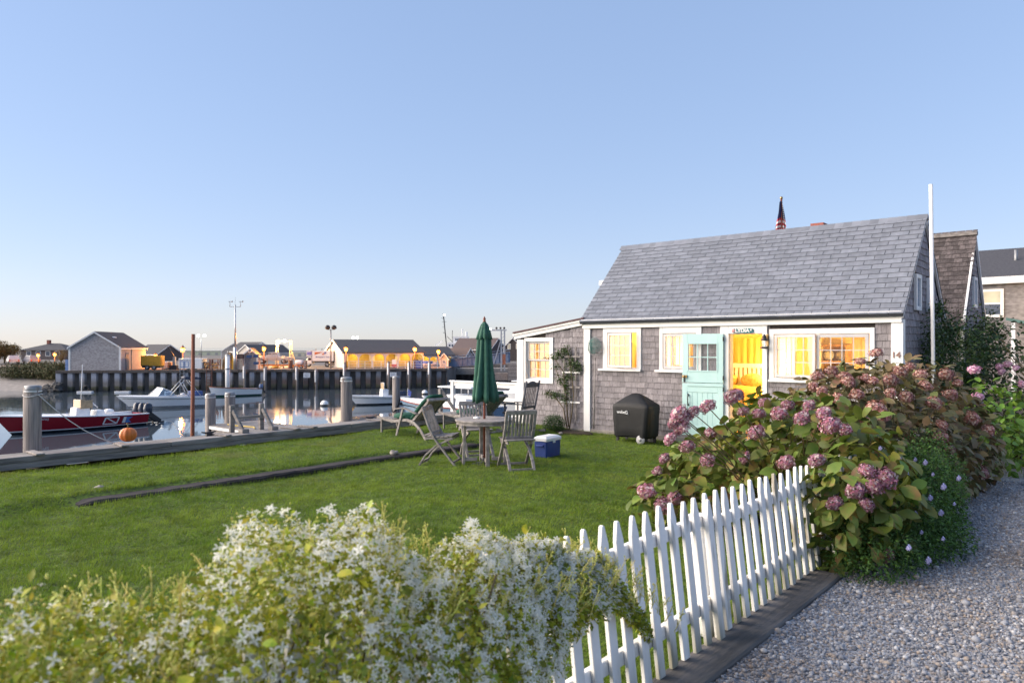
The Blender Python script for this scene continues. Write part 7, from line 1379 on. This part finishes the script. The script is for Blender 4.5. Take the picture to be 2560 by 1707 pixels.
# ---------------------------------------------------------------- houses and poles beyond the cottage
def lane_house(name, label, x1, y0, y1, eave, ridge, xl, wallm, roofm, wins=()):
    """gable faces +x at x1"""
    ym = (y0 + y1)/2; t = thing(name, label, 'house', (x1, y0, 0)); D_ = y1 - y0; Lx = x1 - xl
    b = B(); b.prism([(0, 0, 0), (0, D_, 0), (0, D_, eave - .05), (0, D_/2, ridge - .05), (0, 0, eave - .05)], (-Lx, 0, 0)); b.build('wall', MT['dark_wood'], t)
    bb = B(); MGh = Matrix.Translation((.012, 0, 0)) @ Matrix.Rotation(R(90), 4, 'Z')
    for u, z, w in shingle_rows(0, D_, .07, lambda u: eave - .08 + (ridge - eave)*(1 - abs(u - D_/2)/(D_/2)), wins, 31): q = sh_mesh('s', w); bb.add(q.v, q.f, False, MGh @ Matrix.Translation((u, 0, z)))
    o = bb.build('gable_shingles', wallm, t, recalc=False); o['kind'] = 'stuff'
    bb = B()
    for u, z, w in shingle_rows(-Lx, 0, .07, lambda u: eave, (), 33): q = sh_mesh('s', w); bb.add(q.v, q.f, False, Matrix.Translation((u, 0, z)))
    o = bb.build('front_shingles', wallm, t, recalc=False); o['kind'] = 'stuff'
    ang = math.atan2(ridge - eave, D_/2); b = B(); b.prism([(.08, -.15, eave - .15*math.tan(ang)), (.08, D_/2, ridge), (.08, D_ + .15, eave - .15*math.tan(ang)), (.08, D_/2, ridge - .08)], (-Lx - .16, 0, 0)); rf_ = b.build('roof', MT['roof_under'], t)
    bb = B(); Ms = Matrix.Translation((0, -.16, ridge - math.tan(ang)*(D_/2 + .16))) @ Matrix.Rotation(ang, 4, 'X') @ Matrix.Rotation(R(-90), 4, 'X')
    r_ = random.Random(5); v = 0; SLn = (D_/2 + .16)/math.cos(ang)
    while v < SLn:
        u = -Lx - .06
        while u < .1: w = min(r_.uniform(.09, .18), .106 - u); bb.add([(u, v, .022), (u + w - .006, v, .022 + r_.uniform(-.004, .006)), (u + w - .006, v + .2, .004), (u, v + .2, .004)], [(0, 1, 2, 3)], False, Ms @ Matrix.Rotation(R(90), 4, 'X')); bb.add([(u, v, .022), (u + w - .006, v, .022), (u + w - .006, v, 0), (u, v, 0)], [(3, 2, 1, 0)], False, Ms @ Matrix.Rotation(R(90), 4, 'X')); u += max(w, .02)
        v += .13
    o = bb.build('roof_shingles', roofm, t, recalc=False); o['kind'] = 'stuff'
    B().bx(-Lx - .05, .1, D_/2 - .09, D_/2 + .09, ridge - .03, ridge + .05).build('ridge_board', MT['grey_wood'], t)
    for s in (0, 1):
        ya, yb = (-.1, D_/2) if s == 0 else (D_ + .1, D_/2); b = B(); b.prism([(.04, ya, eave - .14), (.04, yb, ridge - .13), (.04, yb, ridge - .01), (.04, ya, eave - .02)], (.045, 0, 0)); b.build('rake_board', MT['white'], t)
    for w_ in wins:
        Mw = Matrix.Translation((0.02, 0, 0)) @ Matrix.Rotation(R(90), 4, 'Z'); q = frame4(w_[0], w_[1], w_[2], w_[3], -.06, 0, .07, Mw).build('window', MT['white'], t); B().bx(w_[0] + .06, w_[1] - .06, -.03, -.022, w_[2] + .06, w_[3] - .06, Mw).build('pane', mat('sky_pane', (.3, .36, .46), None, 2, rough=.06), q)
    for yy in (.0, D_): B().bx(-.02, .05, yy - .07, yy + .07, 0, eave - .05).build('corner_board', MT['white'], t)
    return t
lane_house('shingled_cottage', 'second narrow shingled cottage with a brown shingle roof', -2.75, 18.1, 20.9, 2.5, 4.45, -8.5, MT['shingle'], MT['brown_shingle'], [(1.15, 1.6, 2.75, 3.45)])
# larger house at the end of the lane
t = thing('shingled_house', 'large shingled house with a white framed dormer window at the lane end', 'house', (-5.35, 33, .02)); wm_ = mat('lane_house_shingle', (.29, .265, .265), (.17, .155, .155), 2.6, (2, 2, 4.5), .9, .3)
B().bx(0, 12, 0, 8, 0, 4.2).build('wall', wm_, t); dz = B(); dz.bx(.3, 3.9, -.3, 4, 0, 4.35); dm = dz.build('dormer', wm_, t)
b = B(); b.prism([(-.3, -.5, 4.35), (4.2, -.5, 4.35), (4.2, 4.2, 5.9), (-.3, 4.2, 5.9)], (0, 0, .12)); b.build('dormer_roof', MT['dark_roof'], t); B().bx(-.3, 4.2, -.56, -.501, 4.2, 4.46).build('dormer_trim', MT['white'], t); B().bx(3.9, 4.12, -.36, -.28, 3.5, 4.2).build('corner_board', MT['white'], t)
b = B(); b.prism([(3.92, -.4, 3.45), (12.3, -.4, 3.45), (12.3, 4, 6.2), (3.92, 4, 6.2)], (0, 0, .12)); b.build('roof', MT['dark_roof'], t); B().bx(4.0, 12.3, -.46, -.401, 3.3, 3.56).build('fascia_board', MT['white'], t)
B().tube([(1.9, 2, 5.0), (1.9, 2, 5.7)], .06, 8).build('vent_pipe', MT['grey'], t)
w_ = frame4(.75, 1.75, 2.95, 4.02, -.36, -.301, .1).build('window', MT['white'], t); B().bx(.84, 1.66, -.345, -.335, 3.49, 3.93).build('pane', MT['pane_pale'], w_); B().bx(.84, 1.66, -.345, -.335, 3.04, 3.45).build('pane', MT['pane_dark'], w_); B().bx(.84, 1.66, -.355, -.33, 3.44, 3.50).build('meeting_rail', MT['white'], w_)
a_ = thing('porch_awning', 'green sloping porch roof with a warm light under it', 'awning', (-2.6, 29.6, 0)); b = B(); b.prism([(-.6, 0, 2.75), (2.6, 0, 1.95), (2.6, 0, 2.05), (-.6, 0, 2.85)], (0, 3.2, 0)); b.build('roof', M_('awning_green', (.10, .19, .17)), a_); [B().bx(x - .06, x + .06, .02, .14, 0, zz).build('post', MT['white'], a_) for x, zz in ((-.4, 2.68), (.9, 2.35), (2.4, 1.98))]
lp_ = thing('porch_lamp', 'bright yellow porch lamp on the house at the lane end', 'lamp', (-.15, 32.4, 1.9)); B().lathe([(.08, -.12), (.15, 0), (.12, .18)], 10, (0, 0, .3)).build('globe', glow('porch_globe', (1, .62, .2), 30), lp_); B().tube([(0, .1, .5), (0, 0, .62), (0, 0, .5)], .02, 6).build('bracket', MT['iron'], lp_); plight(lp_, (0, -.45, .25), 160, (1, .6, .2))
# white post at the gable corner, flag on a staff
o = tag(B().tube([(-2.42, 13.42, 0), (-2.46, 13.36, 4.5)], .029, 14).build('white_post', MT['white']), 'tall white post standing at the gable end of the cottage', 'post')
fl = thing('flag', 'furled american flag on a slim staff behind the roof ridge', 'flag', (-6.81, 18.6, 0)); B().tube([(0, 0, 0), (0, 0, 5.66)], .026, 8).build('staff', MT['red_wood'], fl); B().ball((0, 0, 5.68), .04, 8).build('finial', MT['brass'], fl)
def flag_ring(z, w, n=24): return [(w*f*.9 + .012*math.sin(f*7 + z*6), w*f*.55 - .035*math.sin(f*11 + z*3) - .035, z - .05*f*f) for f in np.linspace(-1.0, 1.1, n)]
FR, FW, FB = M_('flag_red', (.45, .02, .04)), M_('flag_white', (.72, .72, .72)), M_('flag_canton', (.02, .03, .12)); z_ = 5.6
for i in range(26):
    dz_ = .062; w0, w1 = .03 + .15*min(1, (5.6 - z_)/1.0), .03 + .15*min(1, (5.6 - z_ + dz_)/1.0); m_ = FB if i < 7 else (FR if i % 2 else FW); B().loft([flag_ring(z_, w0), flag_ring(z_ - dz_, w1)], closed=False, caps=False).build('stripe', m_, fl, recalc=False); z_ -= dz_
for i in range(9): B().ball((.05 + .006*i, -.06, 5.5 - i*.055), .012, 5).build('star', FW, fl)
